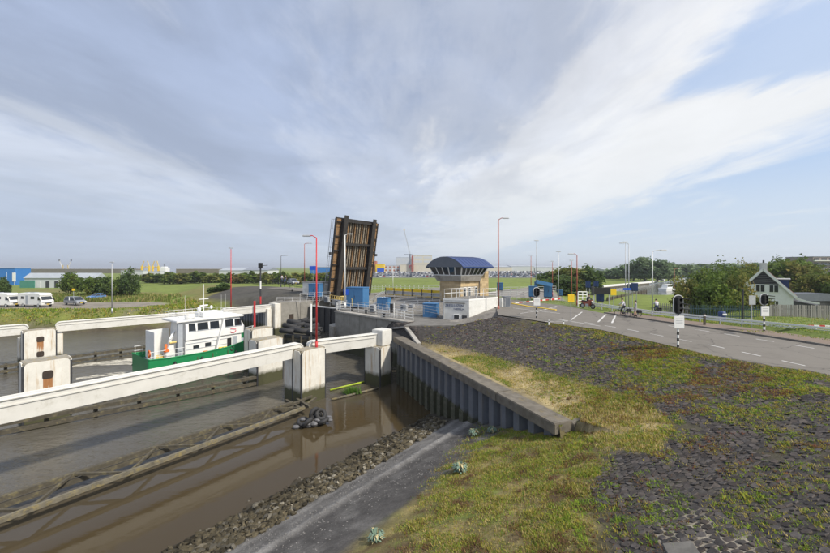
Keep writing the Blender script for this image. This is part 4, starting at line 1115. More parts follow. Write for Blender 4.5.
# ------------------------------------------------------------------ guide beams (rounded ends, lip along the top)
def guide_beam(a, b, z, h, d, label, group='white guide beams', rnd=(True, True)):
    a, b = Vector(a), Vector(b); l = (b - a).length; ang = math.atan2(b.y - a.y, b.x - a.x)
    t = thing('guide_beam', label, 'beam', (a.x, a.y, z), ang, group)
    r = .45
    prof = [(0, 0)] ; 
    pr = [(0.05, -h / 2), (l - .05, -h / 2)]
    if rnd[1]: pr += [(l - r + r * math.sin(R(x)), h / 2 - r + r * math.cos(R(x))) for x in (90, 68, 45, 22, 0)]
    else: pr += [(l, h / 2)]
    if rnd[0]: pr += [(r - r * math.sin(R(x)), h / 2 - r + r * math.cos(R(x))) for x in (0, 22, 45, 68, 90)]
    else: pr += [(0, h / 2)]
    MB().extr(pr, -d / 2, d / 2).build('web', M['beam_white'], t)
    # rounded outer rubbing lip and ledge
    li = [(x * .996 + l * .002, zz - .05 if zz > 0 else zz) for x, zz in pr]
    up = [(p[0], p[1]) for p in pr if p[1] > -h / 2 + .01]
    for y in (-d / 2 - .035, d / 2 + .035):
        m = MB(); m.path([(x, y, zz - .03) for x, zz in up], .055, 6); m.build('lip', M['beam_white'], t)
        m = MB(); m.bar((.3, y, h / 2 - .36), (l - .3, y, h / 2 - .36), .05, .07); m.build('ledge', M['beam_white'], t)
    m = MB(); m.span(.4, l - .4, -d / 2 + .08, d / 2 - .08, h / 2 - .005, h / 2 + .02); m.build('top_plate', M['beam_white'], t)
    return t
guide_beam(vw(-28.75, -9), vw(-28.75, 20.3), 4.55, 1.25, .62, 'long white guide beam crossing the lower left of the picture')
guide_beam(vw(-28.6, 20.95), vw(-26.5, 27.75), 4.55, 1.25, .62, 'short white guide beam between the red lamp pier and the wall', rnd=(True, False))
guide_beam(vw(-66.8, -14), vw(-64.3, 6.9), 4.55, 1.2, .62, 'white guide beam cut off by the left edge above the water')
guide_beam(vw(-63.6, 9.2), vw(-61.0, 27.8), 4.55, 1.2, .62, 'long white guide beam behind the green boat')
guide_beam(vw(-61.0, 28.3), F0 - U * 1.3 - V * 1.0, 4.75, 1.2, .62, 'white guide beam above the blue grey far sheet piling', rnd=(True, False))
# ------------------------------------------------------------------ low timber fenders
def truss(v0a, v1a, w0, v0b, v1b, w1, z, bay, label, mat_near, mat_far, dn=.21):
    t = thing('timber_fender', label, 'fender', (0, 0, 0), 0, 'floating timber fenders')
    na, nb = vw(v0a, w0, z), vw(v0b, w1, z); fa_, fb_ = vw(v1a, w0, z + .05), vw(v1b, w1, z + .05)
    MB().bar(na, nb, .26, .27).build('near_chord', mat_near, t, bevel=.05)
    MB().bar(fa_, fb_, .26, .24).build('far_chord', mat_far, t)
    MB().bar(fa_ + Vector((0, 0, -.32)) + V * .1, fb_ + Vector((0, 0, -.32)) + V * .1, .2, .24).build('far_waler', mat_far, t)
    L_ = (nb - na).length; n = int(L_ / bay)
    for i in range(n):
        p = na.lerp(nb, i / n); q = fa_.lerp(fb_, (i + .5) / n); r_ = na.lerp(nb, (i + 1) / n)
        MB().bar(p, q + Vector((0, 0, .02)), .13, .13).build('brace', M['timber_wet'], t)
        MB().bar(q + Vector((0, 0, .05)), r_ + Vector((0, 0, .03)), .13, .13).build('brace', M['timber_wet'], t)
    return t
truss(-24.4, -27.0, -9, -25.1, -26.7, 18.1, .72, 3.5, 'long timber fender truss with pale round log in the calm near water', M['timber_pale'], M['timber_wet'])
def low_fender(a, b, label):
    t = thing('timber_fender', label, 'fender', (0, 0, 0), 0, 'floating timber fenders')
    a, b = Vector(a), Vector(b)
    MB().bar(a + Vector((0, 0, .85)), b + Vector((0, 0, .85)), .4, .28).build('upper_waler', M['timber_wet'], t)
    MB().bar(a + Vector((0, 0, .25)), b + Vector((0, 0, .25)), .34, .3).build('lower_waler', M['timber_wet'], t)
    n = int((b - a).length / 2.6); d = (b - a).normalized(); nr = Vector((-d.y, d.x, 0))
    for i in range(n):
        p = a.lerp(b, (i + .5) / n); MB().tube(p + nr * .3 + Vector((0, 0, -1.5)), p + nr * .3 + Vector((0, 0, 1.05)), .15, .14, 8).build('post', M['timber_wet'], t)
low_fender(vw(-63.0, -12), vw(-61.0, 27), 'dark low timber fender along the far guide line behind the boat')
low_fender(vw(-42.2, -10), vw(-35.5, 20.2), 'dark low timber fender seen below the long near guide beam')
low_fender(vw(-42.2, 8), vw(-42.2, 21.8), 'dark low timber fender hard by the hull of the boat')
# broken timbers at the near end, yellow-green float line, small plant on a log
tm = [((292, 404), (312, 396), .5), ((300, 409), (316, 398), .55), ((286, 400), (300, 408), .45), ((297, 399), (310, 407), .6), ((276, 409), (303, 401), .5)]
names = ['broken wet plank leaning over the end of the near fender', 'split wet plank nearest the black tyre heap', 'short dark plank jutting left at the fender end', 'crossed wet plank below the red lamp pier', 'long wet plank lying along the end of the fender']
for (a, b, z), lb in zip(tm, names):
    tag(MB().bar(at(*a, z), at(*b, z + .15), .2, .16).build('broken_plank', M['timber_wet']), lb, 'plank', 'broken planks at the fender end')
lg = at(332, 399.5, .12), at(378, 388, .12)
tag(MB().tube(lg[0], lg[1], .11, .09, 8).build('floating_log', M['timber_pale'], smooth=True), 'pale log afloat between the two near piers', 'log')
ye = mottle('green_float', (0.32, 0.42, 0.03), (0.40, 0.50, 0.05), 4, 0.6, 0.1)
tag(MB().tube(at(330, 390, .1), at(367, 381, .1), .09, .09, 8).build('floating_boom', ye, smooth=True), 'lime green floating boom between the two near piers', 'boom')
cw = at(352, 392.5, .15)
m = 160; xy = np.stack([cw.x + nrng.normal(0, .35, m), cw.y + nrng.normal(0, .22, m)], 1)
P, C = blades(xy, np.full(m, .1), np.full(m, .6), np.full(m, .05), .8, pick(m, [(0.10, 0.22, 0.03), (0.16, .28, .05)], [1, 1]), 3, .08)
tag(tri_cloud('water_plant', P, C, M['leaf']), 'tuft of bright green plant growing on the floating log', 'plant')
# heap of tyres and rubber left at the fender end
hp = at(313, 424, .1)
me_t = MB().torus((0, 0, 0), (0, 0, 1), .34, .15, 16, 8).mesh('tyre', M['rubber'], True)
tl = ['at the left foot of the heap', 'lying flat in the middle of the heap', 'at the right foot of the heap', 'tilted at the back of the heap', 'standing on top of the heap', 'leaning on the front of the heap', 'high on the right of the heap']
for i, (ox, oy, oz, rx, ry) in enumerate(((-.75, 0, .18, .3, .2), (0, .15, .25, .1, -.2), (.75, .1, .2, -.3, .3), (.05, .7, .4, .9, .2), (.05, .2, .75, 1.3, .5), (-.3, -.4, .3, .6, -.5), (.5, .35, .6, .4, .9))):
    o = obj('tyre', me_t); o.location = (hp.x + ox, hp.y + oy, hp.z + oz); o.rotation_euler = (rx, ry, i); tag(o, 'wet black tyre ' + tl[i] + ' by the near pier', 'tyre', 'tyres heaped at the fender end')
dm = MB()
for i in range(26):
    p = Vector((hp.x + rng.gauss(0, .6), hp.y + rng.gauss(0, .35), hp.z + rng.uniform(0, .5))); dm.ball(p, rng.uniform(.1, .24), 7, 4, (1.3, .9, .7))
tag(dm.build('debris', mottle('grey_debris', (0.07, 0.07, 0.075), (0.20, 0.20, 0.21), 5, 0.8, 0.4)), 'grey sludge and plastic debris among the heaped tyres', 'debris', kind='stuff')
# rubber fenders in front of the far lock head
rubber_row = [(287, 331), (294, 329), (301, 331), (308, 330), (313, 333), (290, 326), (298, 325), (305, 325), (312, 326), (316, 329), (294, 322), (302, 321), (309, 321)]
fme = MB().tube((-.9, 0, 0), (.9, 0, 0), .34, .34, 10).torus((-.9, 0, 0), (1, 0, 0), .22, .12, 10, 5).torus((.9, 0, 0), (1, 0, 0), .22, .12, 10, 5).mesh('rubber_fender', M['rubber'], True)
for i, (px, py) in enumerate(rubber_row):
    yy = 50 + .35 * (331 - py); o = obj('rubber_fender', fme); p = atY(px, py, yy); o.location = p; o.rotation_euler = (rng.uniform(-.2, .2), rng.uniform(-.3, .2), rng.uniform(-.5, .4))
    tag(o, 'black rubber roll, %s of the %s of the stack by the lock gate' % ((['leftmost', 'second', 'middle', 'fourth', 'rightmost'][i % 5], 'bottom row' if i < 5 else 'middle row') if i < 10 else (['left one', 'middle one', 'right one'][i - 10], 'top row')), 'fender', 'stacked rubber rolls before the lock gate')
pb = thing('timber_pontoon', 'dark timber pontoon under the stacked rubber rolls', 'pontoon')
ca, cb_ = atY(286, 333, 51), atY(319, 333, 49.0)
for i in range(7):
    z = ca.z - .3 - i * .42; MB().bar(Vector((ca.x, ca.y, z)), Vector((cb_.x, cb_.y, z)), .9, .34).build('timber', M['timber_wet'] if i % 2 else M['dark_metal'], pb)
for i in range(5):
    p = ca.lerp(cb_, i / 4) - Vector((0, .5, 0)); MB().tube((p.x, p.y, -1), (p.x, p.y, ca.z - .1), .16, .16, 8).build('pile', M['timber_wet'], pb)

# repairs and drain covers on the road
for px, py in ((655, 321.6), (735, 333.2)):
    p = at(px, py, RZ); MB().box((p.x - .25, p.y, RZ + .005), (.4, .4, .006), .2).build('drain_cover', M['dark_metal'], road)
# clutter on the lock plateau
for px, py, y, w, h, lb in ((404, 309, 53, .9, 1.0, 'small grey control box left of the sluice railing'), (412, 306, 55, .8, .8, 'low grey junction box behind the sluice railing'), (373, 312, 52, .7, 1.1, 'grey junction box on the lock wall below the stair'), (338, 307, 58, .8, 1.2, 'grey equipment box beside the yellow railing'), (327, 300, 66, .9, 1.1, 'pale equipment box left of the yellow railing')):
    q = thing('junction_box', lb, 'cabinet', (xat(px, y), y, 5.63), R(-30)); MB().span(-w / 2, w / 2, -.25, .25, .1, h).build('body', M['grey_metal'], q, bevel=.02); MB().span(-w / 2 + .06, w / 2 - .06, -.27, -.25, .2, h - .1).build('door', M['roof_grey'], q); MB().span(-w / 2 + .05, w / 2 - .05, -.2, .2, 0, .1).build('foot', M['dark_metal'], q)
for i, (px, y, lb) in enumerate(((352, 54, 'left black mooring bollard on the lock wall'), (366, 50.5, 'middle black mooring bollard on the lock wall'), (384, 47, 'right black mooring bollard on the lock wall'))):
    q = thing('mooring_bollard', lb, 'bollard', (xat(px, y), y, 5.6), 0, 'mooring bollards on the lock wall'); MB().tube((0, 0, 0), (0, 0, .45), .16, .13, 10).build('post', M['black'], q); MB().tube((0, 0, .42), (0, 0, .55), .22, .2, 10).build('head', M['black'], q)
# pipes and stepped kerb
for i in range(3):
    a, b = atY(392, 318 - 2.2 * i, 49 + i * 2.2), atY(441, 317 - 3.0 * i, 47 + i * 3.2)
    tag(MB().bar(Vector((a.x, a.y, 5.70)), Vector((b.x, b.y, 5.70)), .35, .22).build('kerb_step', M['concrete']), ['near', 'middle', 'far'][i] + ' pale concrete kerb step on the lock plateau', 'kerb')
# wing wall sloping from the end block up to the plateau
wp = [ground_hit(393, 329) + Vector((0, 0, .06)), ground_hit(406, 327.5) + Vector((0, 0, .06)), ground_hit(419, 345) + Vector((0, 0, .06))]
q = thing('wing_wall', 'sloping concrete edge running down from the plateau to the wall cap', 'wall'); MB().bar(wp[0], wp[1], .4, .2).build('coping', M['concrete'], q); MB().bar(wp[1], wp[2], .4, .2).build('coping', M['concrete'], q)
def gz(x, y): return float(H(np.array([x]), np.array([y]))[0])
# ------------------------------------------------------------------ workboat
def text_mesh(txt, size, mat, extrude=.004, align='LEFT'):
    cu = bpy.data.curves.new('lettering', 'FONT'); cu.body = txt; cu.size = size; cu.extrude = extrude; cu.align_x = align
    o = bpy.data.objects.new('tmp_text', cu); COL.objects.link(o)
    bpy.context.view_layer.update(); dg = bpy.context.evaluated_depsgraph_get()
    me = bpy.data.meshes.new_from_object(o.evaluated_get(dg)); bpy.data.objects.remove(o); bpy.data.curves.remove(cu)
    me.materials.clear(); me.materials.append(mat); return me
def boat():
    t = thing('workboat', 'green hulled workboat with white wheelhouse under way beside the piers', 'boat', vw(-45.75, 12.9), ANG_U)
    t.scale = (.88, 1.0, 1.25)
    Lh, W = 14.2, 2.55
    st = [(0.0, .93, 2.25), (.12, .97, 2.2), (2, 1.0, 2.12), (6, 1.0, 2.1), (9, .98, 2.2), (11, .82, 2.4), (12.6, .52, 2.7), (13.6, .2, 2.9), (14.2, .02, 3.0)]
    mb = MB(); k = 7
    for x, b, sh in st:
        B = W * b
        mb.v += [(x + .5 * (x > 11) * 0, -B, sh), (x, -B * .99, sh * .55), (x - (.25 if x > 10 else 0), -B * .95, .0), (x - (.6 if x > 10 else 0), -B * .7, -.8),
                 (x - (.6 if x > 10 else 0), B * .7, -.8), (x - (.25 if x > 10 else 0), B * .95, .0), (x, B * .99, sh * .55), (x, B, sh)]
    n = 8
    for i in range(len(st) - 1):
        for j in range(n - 1): mb.f.append((i * n + j, (i + 1) * n + j, (i + 1) * n + j + 1, i * n + j + 1)); mb.m.append(0)
    mb.f.append(tuple(range(n - 1, -1, -1))); mb.m.append(0)
    h = mb.build('hull', M['hull_green'], t)
    dkm = MB(); q = len(st)
    dkm.add([(x, -W * b * .96, sh - .45) for x, b, sh in st] + [(x, W * b * .96, sh - .45) for x, b, sh in st], [(i, i + 1, q + i + 1, q + i) for i in range(q - 1)])
    dkm.build('deck', M['deck_grey'], t)
    for sgn in (-1, 1):
        m = MB(); m.path([(x, sgn * (W * b + .04), sh * .55) for x, b, sh in st], .075, 6); m.build('rubbing_strake', M['black'], t)
        m = MB(); m.path([(x, sgn * (W * b + .0), sh) for x, b, sh in st], .06, 6); m.build('gunwale', M['hull_green'], t)
        m = MB()
        for x in np.arange(.3, 3.6, .8): m.tube((x, sgn * W * .94, 1.5), (x, sgn * W * .94, 2.4), .022)
        m.tube((.2, sgn * W * .94, 2.4), (3.7, sgn * W * .94, 2.4), .025); m.tube((.2, sgn * W * .94, 1.95), (3.7, sgn * W * .94, 1.95), .02); m.build('guard_rail', M['white'], t)
    # deckhouse: lower tier and wheelhouse
    MB().span(4.0, 11.0, -1.95, 1.95, 1.1, 3.05).build('deckhouse', M['white'], t, bevel=.06)
    wh = MB(); x0, x1 = 3.9, 11.1
    def loft(z, xa, xb, y): return [(xa, -y, z), (xb, -y, z), (xb, y, z), (xa, y, z)]
    wh.add(loft(3.0, 4.0, 11.2, 2.1) + loft(3.75, 4.0, 11.3, 2.1) + loft(4.85, 4.05, 10.7, 1.9), [(3, 2, 1, 0)] + [f for o in (0, 4) for f in ((o, o + 1, o + 5, o + 4), (o + 1, o + 2, o + 6, o + 5), (o + 2, o + 3, o + 7, o + 6), (o + 3, o, o + 4, o + 7))] + [(8, 9, 10, 11)])
    w = wh.build('wheelhouse', M['white'], t)
    rf = MB(); rf.span(3.0, 11.2, -2.15, 2.15, 4.86, 5.02); rf.build('roof', M['white'], t, bevel=.04)
    rf2 = MB(); rf2.span(6.4, 9.0, -1.2, 1.2, 5.02, 5.45); rf2.build('roof_box', M['white'], t, bevel=.08)
    # wheelhouse windows along the side, sloped with the wall
    for sgn in (-1, 1):
        for xa, xb in ((4.35, 5.15), (5.35, 6.65), (6.85, 8.0), (8.75, 9.85), (10.0, 10.95)):
            m = MB(); y0, y1 = sgn * 2.11, sgn * 1.955
            m.add([(xa, y0 - sgn * .055, 3.85), (xb, y0 - sgn * .055, 3.85), (xb - .04, y1 - sgn * .0, 4.65), (xa + .04, y1, 4.65)], [(0, 1, 2, 3)] if sgn < 0 else [(3, 2, 1, 0)])
            m.add([(xa, y0 - sgn * .03 + sgn * .03, 3.85), (xb, y0, 3.85), (xb - .04, y1 + sgn * .03, 4.65), (xa + .04, y1 + sgn * .03, 4.65)], [(0, 1, 2, 3), (3, 2, 1, 0)])
            m.build('window', M['glass'], w)
        for xa, xb, za, zb in ((4.9, 5.6, 1.95, 2.35), (6.3, 7.0, 2.0, 2.45)):
            m = MB(); m.span(xa, xb, sgn * 1.93, sgn * 1.985, za, zb); m.build('window', M['glass'], t)
        m = MB(); m.span(9.05, 9.6, sgn * 1.93, sgn * 1.985, 1.4, 2.6); m.build('door', M['black'], t)
        m = MB(); m.span(9.75, 10.4, sgn * 1.93, sgn * 1.98, 1.35, 2.75); m.build('panel', M['deck_grey'], t)
        # slanted stanchion from wheelhouse roof to the deck
        m = MB(); m.bar((8.45, sgn * 2.2, 4.85), (7.35, sgn * 2.35, 1.3), .34, .12, up=Vector((1, 0, 0))); m.build('stanchion', M['white'], t)
        # crest: two tone crown-like badge
        m = MB()
        for a in range(9):
            q = R(-70 + a * 17.5); m.bar((9.75 + .38 * math.sin(q), sgn * 2.14, 3.42 + .26 * math.cos(q) * -1), (9.75 + .38 * math.sin(q + .32), sgn * 2.14, 3.42 - .26 * math.cos(q + .32)), .03, .09)
        m.bar((9.4, sgn * 2.14, 3.62), (10.15, sgn * 2.14, 3.52), .03, .07); m.build('crest', M['pink'], t)
    for y in (-1.2, 0, 1.2):
        m = MB(); m.add([(11.315, y - .5, 3.82), (11.315, y + .5, 3.82), (10.79, y + .47, 4.70), (10.79, y - .47, 4.70)], [(0, 1, 2, 3)]); m.build('window', M['glass'], w)
    # stern equipment: upright white panel, slim box frame, winch, grey frame post
    MB().span(1.1, 1.25, -1.0, 1.6, 1.3, 4.05).build('stern_screen', M['white'], t, bevel=.03)
    MB().span(1.25, 3.6, 1.5, 1.6, 1.3, 4.0).build('stern_screen', M['white'], t)
    MB().span(3.2, 3.75, -1.95, -1.7, 1.2, 4.85).build('frame_post', M['deck_grey'], t, bevel=.03)
    m = MB(); m.extr([(1.9, 1.2), (3.1, 1.2), (2.9, 2.8), (2.5, 3.3), (2.3, 2.4)], -1.6, -1.2); m.build('crane_foot', M['white'], t, bevel=.04)
    MB().bar((2.6, -1.4, 3.2), (3.4, -.6, 3.9), .22, .25).build('crane_arm', M['white'], t)
    MB().tube((2.4, -1.75, 2.95), (3.1, -1.75, 2.95), .1, .1, 8).build('winch_roll', M['yellow_pale'], t)
    MB().span(1.3, 2.3, -.9, .3, 1.2, 1.55).build('hatch', M['yellow_pale'], t, bevel=.03)
    MB().span(7.9, 8.9, -2.3, -2.0, 1.2, 1.75).build('gear_box', M['yellow'], t, bevel=.03)
    MB().span(6.0, 6.5, -2.3, -2.0, 1.2, 1.65).build('gear_box', M['orange'], t, bevel=.03)
    MB().torus((.35, -1.7, 2.15), (1, 0, 0), .3, .08, 14, 6).build('lifebuoy', M['orange'], t, smooth=True)
    MB().torus((8.3, -2.32, 1.45), (0, 1, 0), .22, .09, 14, 6).build('fender_tyre', M['rubber'], t, smooth=True)
    MB().torus((9.4, -2.4, 1.5), (0, 1, 0), .22, .09, 14, 6).build('fender_tyre', M['rubber'], t, smooth=True)
    m = MB(); m.tube((7.2, .3, 5.4), (7.2, .3, 8.0), .05, .03); m.tube((6.6, .3, 6.6), (7.8, .3, 6.6), .03); m.build('mast', M['white'], t)
    m = MB(); m.box((7.2, .3, 6.0), (1.3, .16, .12), .4); m.build('radar_bar', M['white'], t)
    MB().ball((6.2, -.6, 5.75), .24, 10, 6).tube((6.2, -.6, 5.0), (6.2, -.6, 5.6), .05).build('dome', M['white'], t, smooth=True)
    MB().ball((8.4, .8, 5.75), .18, 10, 6).build('dome', M['white'], t, smooth=True)
    for x, y in ((5.2, .9), (8.8, -1.0), (10.2, .6)): MB().tube((x, y, 5.0), (x, y, 7.0), .018, .01, 5).build('aerial', M['white'], t)
    m = MB(); m.path([(11.2, -1.9, 2.0), (12.6, -1.2, 2.9), (13.9, 0, 3.3), (12.6, 1.2, 2.9), (11.2, 1.9, 2.0)], .03); m.build('bow_rail', M['white'], t)
    for ch in t.children_recursive:
        if ch.name.split('.')[0] in ('hull', 'deck', 'rubbing_strake', 'gunwale'): continue
        for v in ch.data.vertices:
            if v.co.z < 4.85: v.co.z = 1.68 + (v.co.z - 1.1) * (4.85 - 1.68) / 3.75
    m = MB(); rr_ = [(3.3, -2.0), (9.8, -2.0), (9.8, 2.0), (3.3, 2.0), (3.3, -2.0)]
    for (xa, ya), (xb, yb) in zip(rr_[:-1], rr_[1:]):
        n = 6 if xa != xb else 4
        for i in range(n): m.tube((xa + (xb - xa) * i / n, ya + (yb - ya) * i / n, 5.0), (xa + (xb - xa) * i / n, ya + (yb - ya) * i / n, 5.62), .016, .016, 5)
        for zz_ in (5.32, 5.62): m.tube((xa, ya, zz_), (xb, yb, zz_), .016, .016, 5)
    m.build('roof_rail', M['white'], t)
    MB().tube((4.2, -1.5, 5.25), (5.2, -1.5, 5.25), .22, .22, 12).build('liferaft', M['white'], t, smooth=True); MB().tube((9.6, .2, 5.02), (9.6, .2, 5.3), .12, .16, 10).build('searchlight', M['grey_metal'], t)
    MB().torus((1.9, -2.2, 2.75), (0, 0, 1), .22, .06, 14, 6).torus((1.9, -2.2, 2.66), (0, 0, 1), .25, .06, 14, 6).build('rope_coil', M['orange'], t, smooth=True)
    for x in (2.2, 2.9, 3.4): MB().tube((x, -1.2, 2.2), (x, -1.2, 3.1), .13, .13, 10).build('gas_bottle', M['orange' if x < 2.5 else 'deck_grey'], t, smooth=True)
    for xa, xb in ((4.35, 5.15), (5.35, 6.65), (6.85, 8.0), (8.75, 9.85), (10.0, 10.95)): MB().bar((xa - .05, -2.12, 4.02), (xb + .05, -2.12, 4.02), .05, .05).build('window_sill', M['deck_grey'], t)
    for z_ in (2.45, 2.95, 3.5): MB().bar((4.1, -1.975, z_), (9.0, -1.975, z_), .03, .035).build('weld_line', M['deck_grey'], t)
    # rust runs, window frames and fenders hung along the side
    for x in (1.2, 3.4, 5.1, 6.9, 8.8): MB().span(x, x + rng.uniform(.06, .14), -W - .012, -W + .03, .5, 1.1 + rng.uniform(.2, .9)).build('rust_run', mottle('hull_rust', (.10, .07, .035), (.06, .12, .05), 6, .8, .1), t)
    for x in (2.6, 5.6, 9.8): MB().tube((x, -W - .16, .75), (x, -W - .16, 1.65), .15, .15, 10).ball((x, -W - .16, .75), .15).ball((x, -W - .16, 1.65), .15).build('fender', M['black'], t, smooth=True)
    return t
boat()
# wake foam behind the stern
fm, fnt, fbs = new_mat('wake_foam')
fbs.inputs['Base Color'].default_value = (0.62, 0.58, 0.48, 1); fbs.inputs['Roughness'].default_value = 0.6
aw = ramp(fnt, tnoise(fnt, 1.4, 8, 0.75, vscale=(.45, 1.6, 1), dist=.8), [(0.40, 0.0), (0.55, 0.95)]); L(fnt, aw, fbs.inputs['Alpha'])
wk = MB()
for top_, bot in ((((146, 358.5), (128, 358.5), (108, 361), (88, 362.5), (70, 366)), ((146, 366), (128, 364.5), (108, 365), (88, 365.5), (70, 367.5))), (((146, 370), (125, 371.5), (100, 374), (76, 378)), ((146, 375), (125, 374.5), (100, 376.5), (76, 380)))):
    a = [at(p[0], p[1], .012) for p in top_]; b = [at(p[0], p[1], .012) for p in bot]; n = len(a)
    wk.add(a + b, [(i, n + i, n + i + 1, i + 1) for i in range(n - 1)])
tag(wk.build('wake_foam', fm), 'brown white wake foam trailing the green boat', 'foam', kind='stuff')

# ------------------------------------------------------------------ raised bascule leaf
def bascule():
    hinge = Vector((-16.9, 71.8, 6.3))
    t = thing('bascule_bridge', 'raised bascule bridge leaf showing its dark girders and brown underside', 'bridge', hinge, ANG_U)
    Wd, Ln, lean = 11.3, 15.4, R(9)
    # local: x along the road width (u), leaf direction d = up and leaning towards +v (local -y), underside normal = -y
    d = Vector((0, -math.sin(lean), math.cos(lean))); nn = Vector((0, -math.cos(lean), -math.sin(lean)))
    Mx = Matrix((( 1, 0, 0), (0, d.y, nn.y), (0, d.z, nn.z))).transposed()
    def P(x, s, q): return Vector((x, 0, 0)) + d * s + nn * q
    def slab(name, x0, x1, s0, s1, q0, q1, mat, par=t):
        pts = [P(x, s, q) for q in (q0, q1) for x, s in ((x0, s0), (x1, s0), (x1, s1), (x0, s1))]
        return MB().add(pts, [(3, 2, 1, 0), (4, 5, 6, 7), (0, 1, 5, 4), (1, 2, 6, 5), (2, 3, 7, 6), (3, 0, 4, 7)]).build(name, mat, par)
    dk = slab('deck_plate', 0, Wd, -1.0, Ln, -.14, 0, M['bridge_dark'])
    for x in (1.55, Wd - 2.0): 
        g = slab('main_girder', x - .22, x + .22, -1.5, Ln - .1, .004, 1.15, M['bridge_dark']); slab('flange', x - .48, x + .48, -1.5, Ln + .55, 1.15, 1.26, M['bridge_dark'], g)
    for s in (1.2, 5.6, 10.4, 14.9): slab('cross_girder', 2.05, Wd - 2.5, s - .22, s + .22, .006, .92, M['bridge_dark'])
    n = 11
    for i in range(n):
        x = 2.35 + (Wd - 5.1) * i / (n - 1)
        for s0, s1 in ((1.45, 5.35), (5.85, 10.15), (10.65, 14.65)): slab('stringer', x - .11, x + .11, s0, s1, .005, .42, M['bridge_tan'] if i % 3 != 1 else M['bridge_brown'])
    for xa, xb in ((.05, 1.2), (Wd - 1.62, Wd - .05)):
        nP = 9
        for i in range(nP):
            s0 = .1 + (Ln - .3) * i / nP; slab('footway_panel', xa, xb, s0 + .05, s0 + (Ln - .3) / nP - .05, .003, .16 + rng.uniform(0, .03), M['bridge_brown'])
        for i in range(6):
            s0 = .8 + (Ln - 1.6) * i / 5; slab('bracket', xa, xb, s0 - .09, s0 + .09, .2, .5, M['bridge_dark'])
    slab('edge_girder', -.14, .04, -.5, Ln - .2, -.1, .34, M['bridge_dark']); slab('edge_girder', Wd - .04, Wd + .14, -.5, Ln - .2, -.1, .34, M['bridge_dark'])
    # railings of the raised deck and lamps at the edges
    for x in (-.1, Wd + .1):
        m = MB(); m.tube(P(x, .4, -1.1), P(x, Ln - .4, -1.1), .045); m.tube(P(x, .4, -.6), P(x, Ln - .4, -.6), .03)
        for i in range(9): s = .5 + (Ln - 1) * i / 8; m.tube(P(x, s, -.1), P(x, s, -1.1), .035)
        m.build('railing', M['grey_metal'], t)
    for x in (-.5, Wd + .6): m = MB(); p = P(x, 8.4, .1); m.box(p, (.5, .4, .5)); m.build('signal_lamp', M['dark_metal'], t)
    m = MB(); m.bar(P(1.0, -1.2, .8), P(Wd - 1, -1.2, .8), .6, .9); m.build('hinge_beam', M['yellow'], t)
bascule()

# ------------------------------------------------------------------ yellow railed fixed bridge over the sluice
def fixed_bridge():
    a, b = Vector((-5.2, 69.0, 0)), Vector((4.7, 60.2, 0))
    t = thing('sluice_bridge', 'fixed road bridge with yellow banded parapet left of the control tower', 'bridge')
    d = (b - a).normalized(); nr = Vector((d.y, -d.x, 0))
    m = MB(); m.bar(a + Vector((0, 0, 6.45)), b + Vector((0, 0, 6.45)), .5, .9); m.build('girder', M['bridge_dark'], t)
    m = MB(); m.bar(a + nr * .3 + Vector((0, 0, 6.96)), b + nr * .3 + Vector((0, 0, 6.96)), .12, .32); m.build('lower_band', M['yellow_pale'], t)
    m = MB(); m.bar(a + nr * .2 + Vector((0, 0, 7.4)), b + nr * .2 + Vector((0, 0, 7.4)), .06, .5); m.build('infill', M['grey_metal'], t)
    m = MB(); m.bar(a + nr * .3 + Vector((0, 0, 7.92)), b + nr * .3 + Vector((0, 0, 7.92)), .14, .45); m.build('upper_band', M['yellow'], t)
    for i in range(7):
        p = a.lerp(b, i / 6) + nr * .42; m = MB(); m.box((p.x, p.y, 7.35), (.14, .14, 1.7)); m.build('post', M['dark_metal'], t)
    m = MB(); m.prism([tuple((a + nr * .1)[:2]), tuple((b + nr * .1)[:2]), tuple((b + nr * .0 - U * -1.2)[:2]), tuple((a + U * 1.2)[:2])][::-1], 6.3, 6.88); m.build('deck_edge', M['concrete'], t)
    m = MB(); c = a.lerp(b, .5); m.bar(a + nr * -.4 + Vector((0, 0, 5.9)), b + nr * -.4 + Vector((0, 0, 5.9)), .3, .9); m.build('painted_shade_bar', M['black'], t)  # black bar stands in for the shade under the bridge deck
fixed_bridge()

# ------------------------------------------------------------------ control building
def brick_courses(parent, a, b, z0, z1, mat, bw=.62, bh=.21, holes=()):
    """running-bond blocks on a wall from a to b (front on the right hand side of a->b); joints show the mortar wall behind"""
    a, b = Vector(a), Vector(b); d = b - a; l = d.length; d.normalize(); nr = Vector((d.y, -d.x, 0)); ang = math.atan2(d.y, d.x)
    n = int((z1 - z0) / bh); hh = (z1 - z0) / n; cache = {}
    for j in range(n):
        x = -(bw / 2 if j % 2 else 0)
        while x < l - .05:
            xa, xb = max(x, 0), min(x + bw, l); x += bw
            if xb - xa < .08: continue
            zc0 = z0 + j * hh
            if any(xb > h[0] and xa < h[1] and zc0 + hh > h[2] and zc0 < h[3] for h in holes): continue
            key = round(xb - xa, 3)
            if key not in cache: cache[key] = MB().box((0, 0, 0), (xb - xa - .018, .05, hh - .018)).mesh('brick', mat)
            o = obj('brick', cache[key], parent); p = a + d * ((xa + xb) / 2) + nr * .022
            o.location = (p.x, p.y, zc0 + hh / 2); o.rotation_euler = (0, 0, ang)
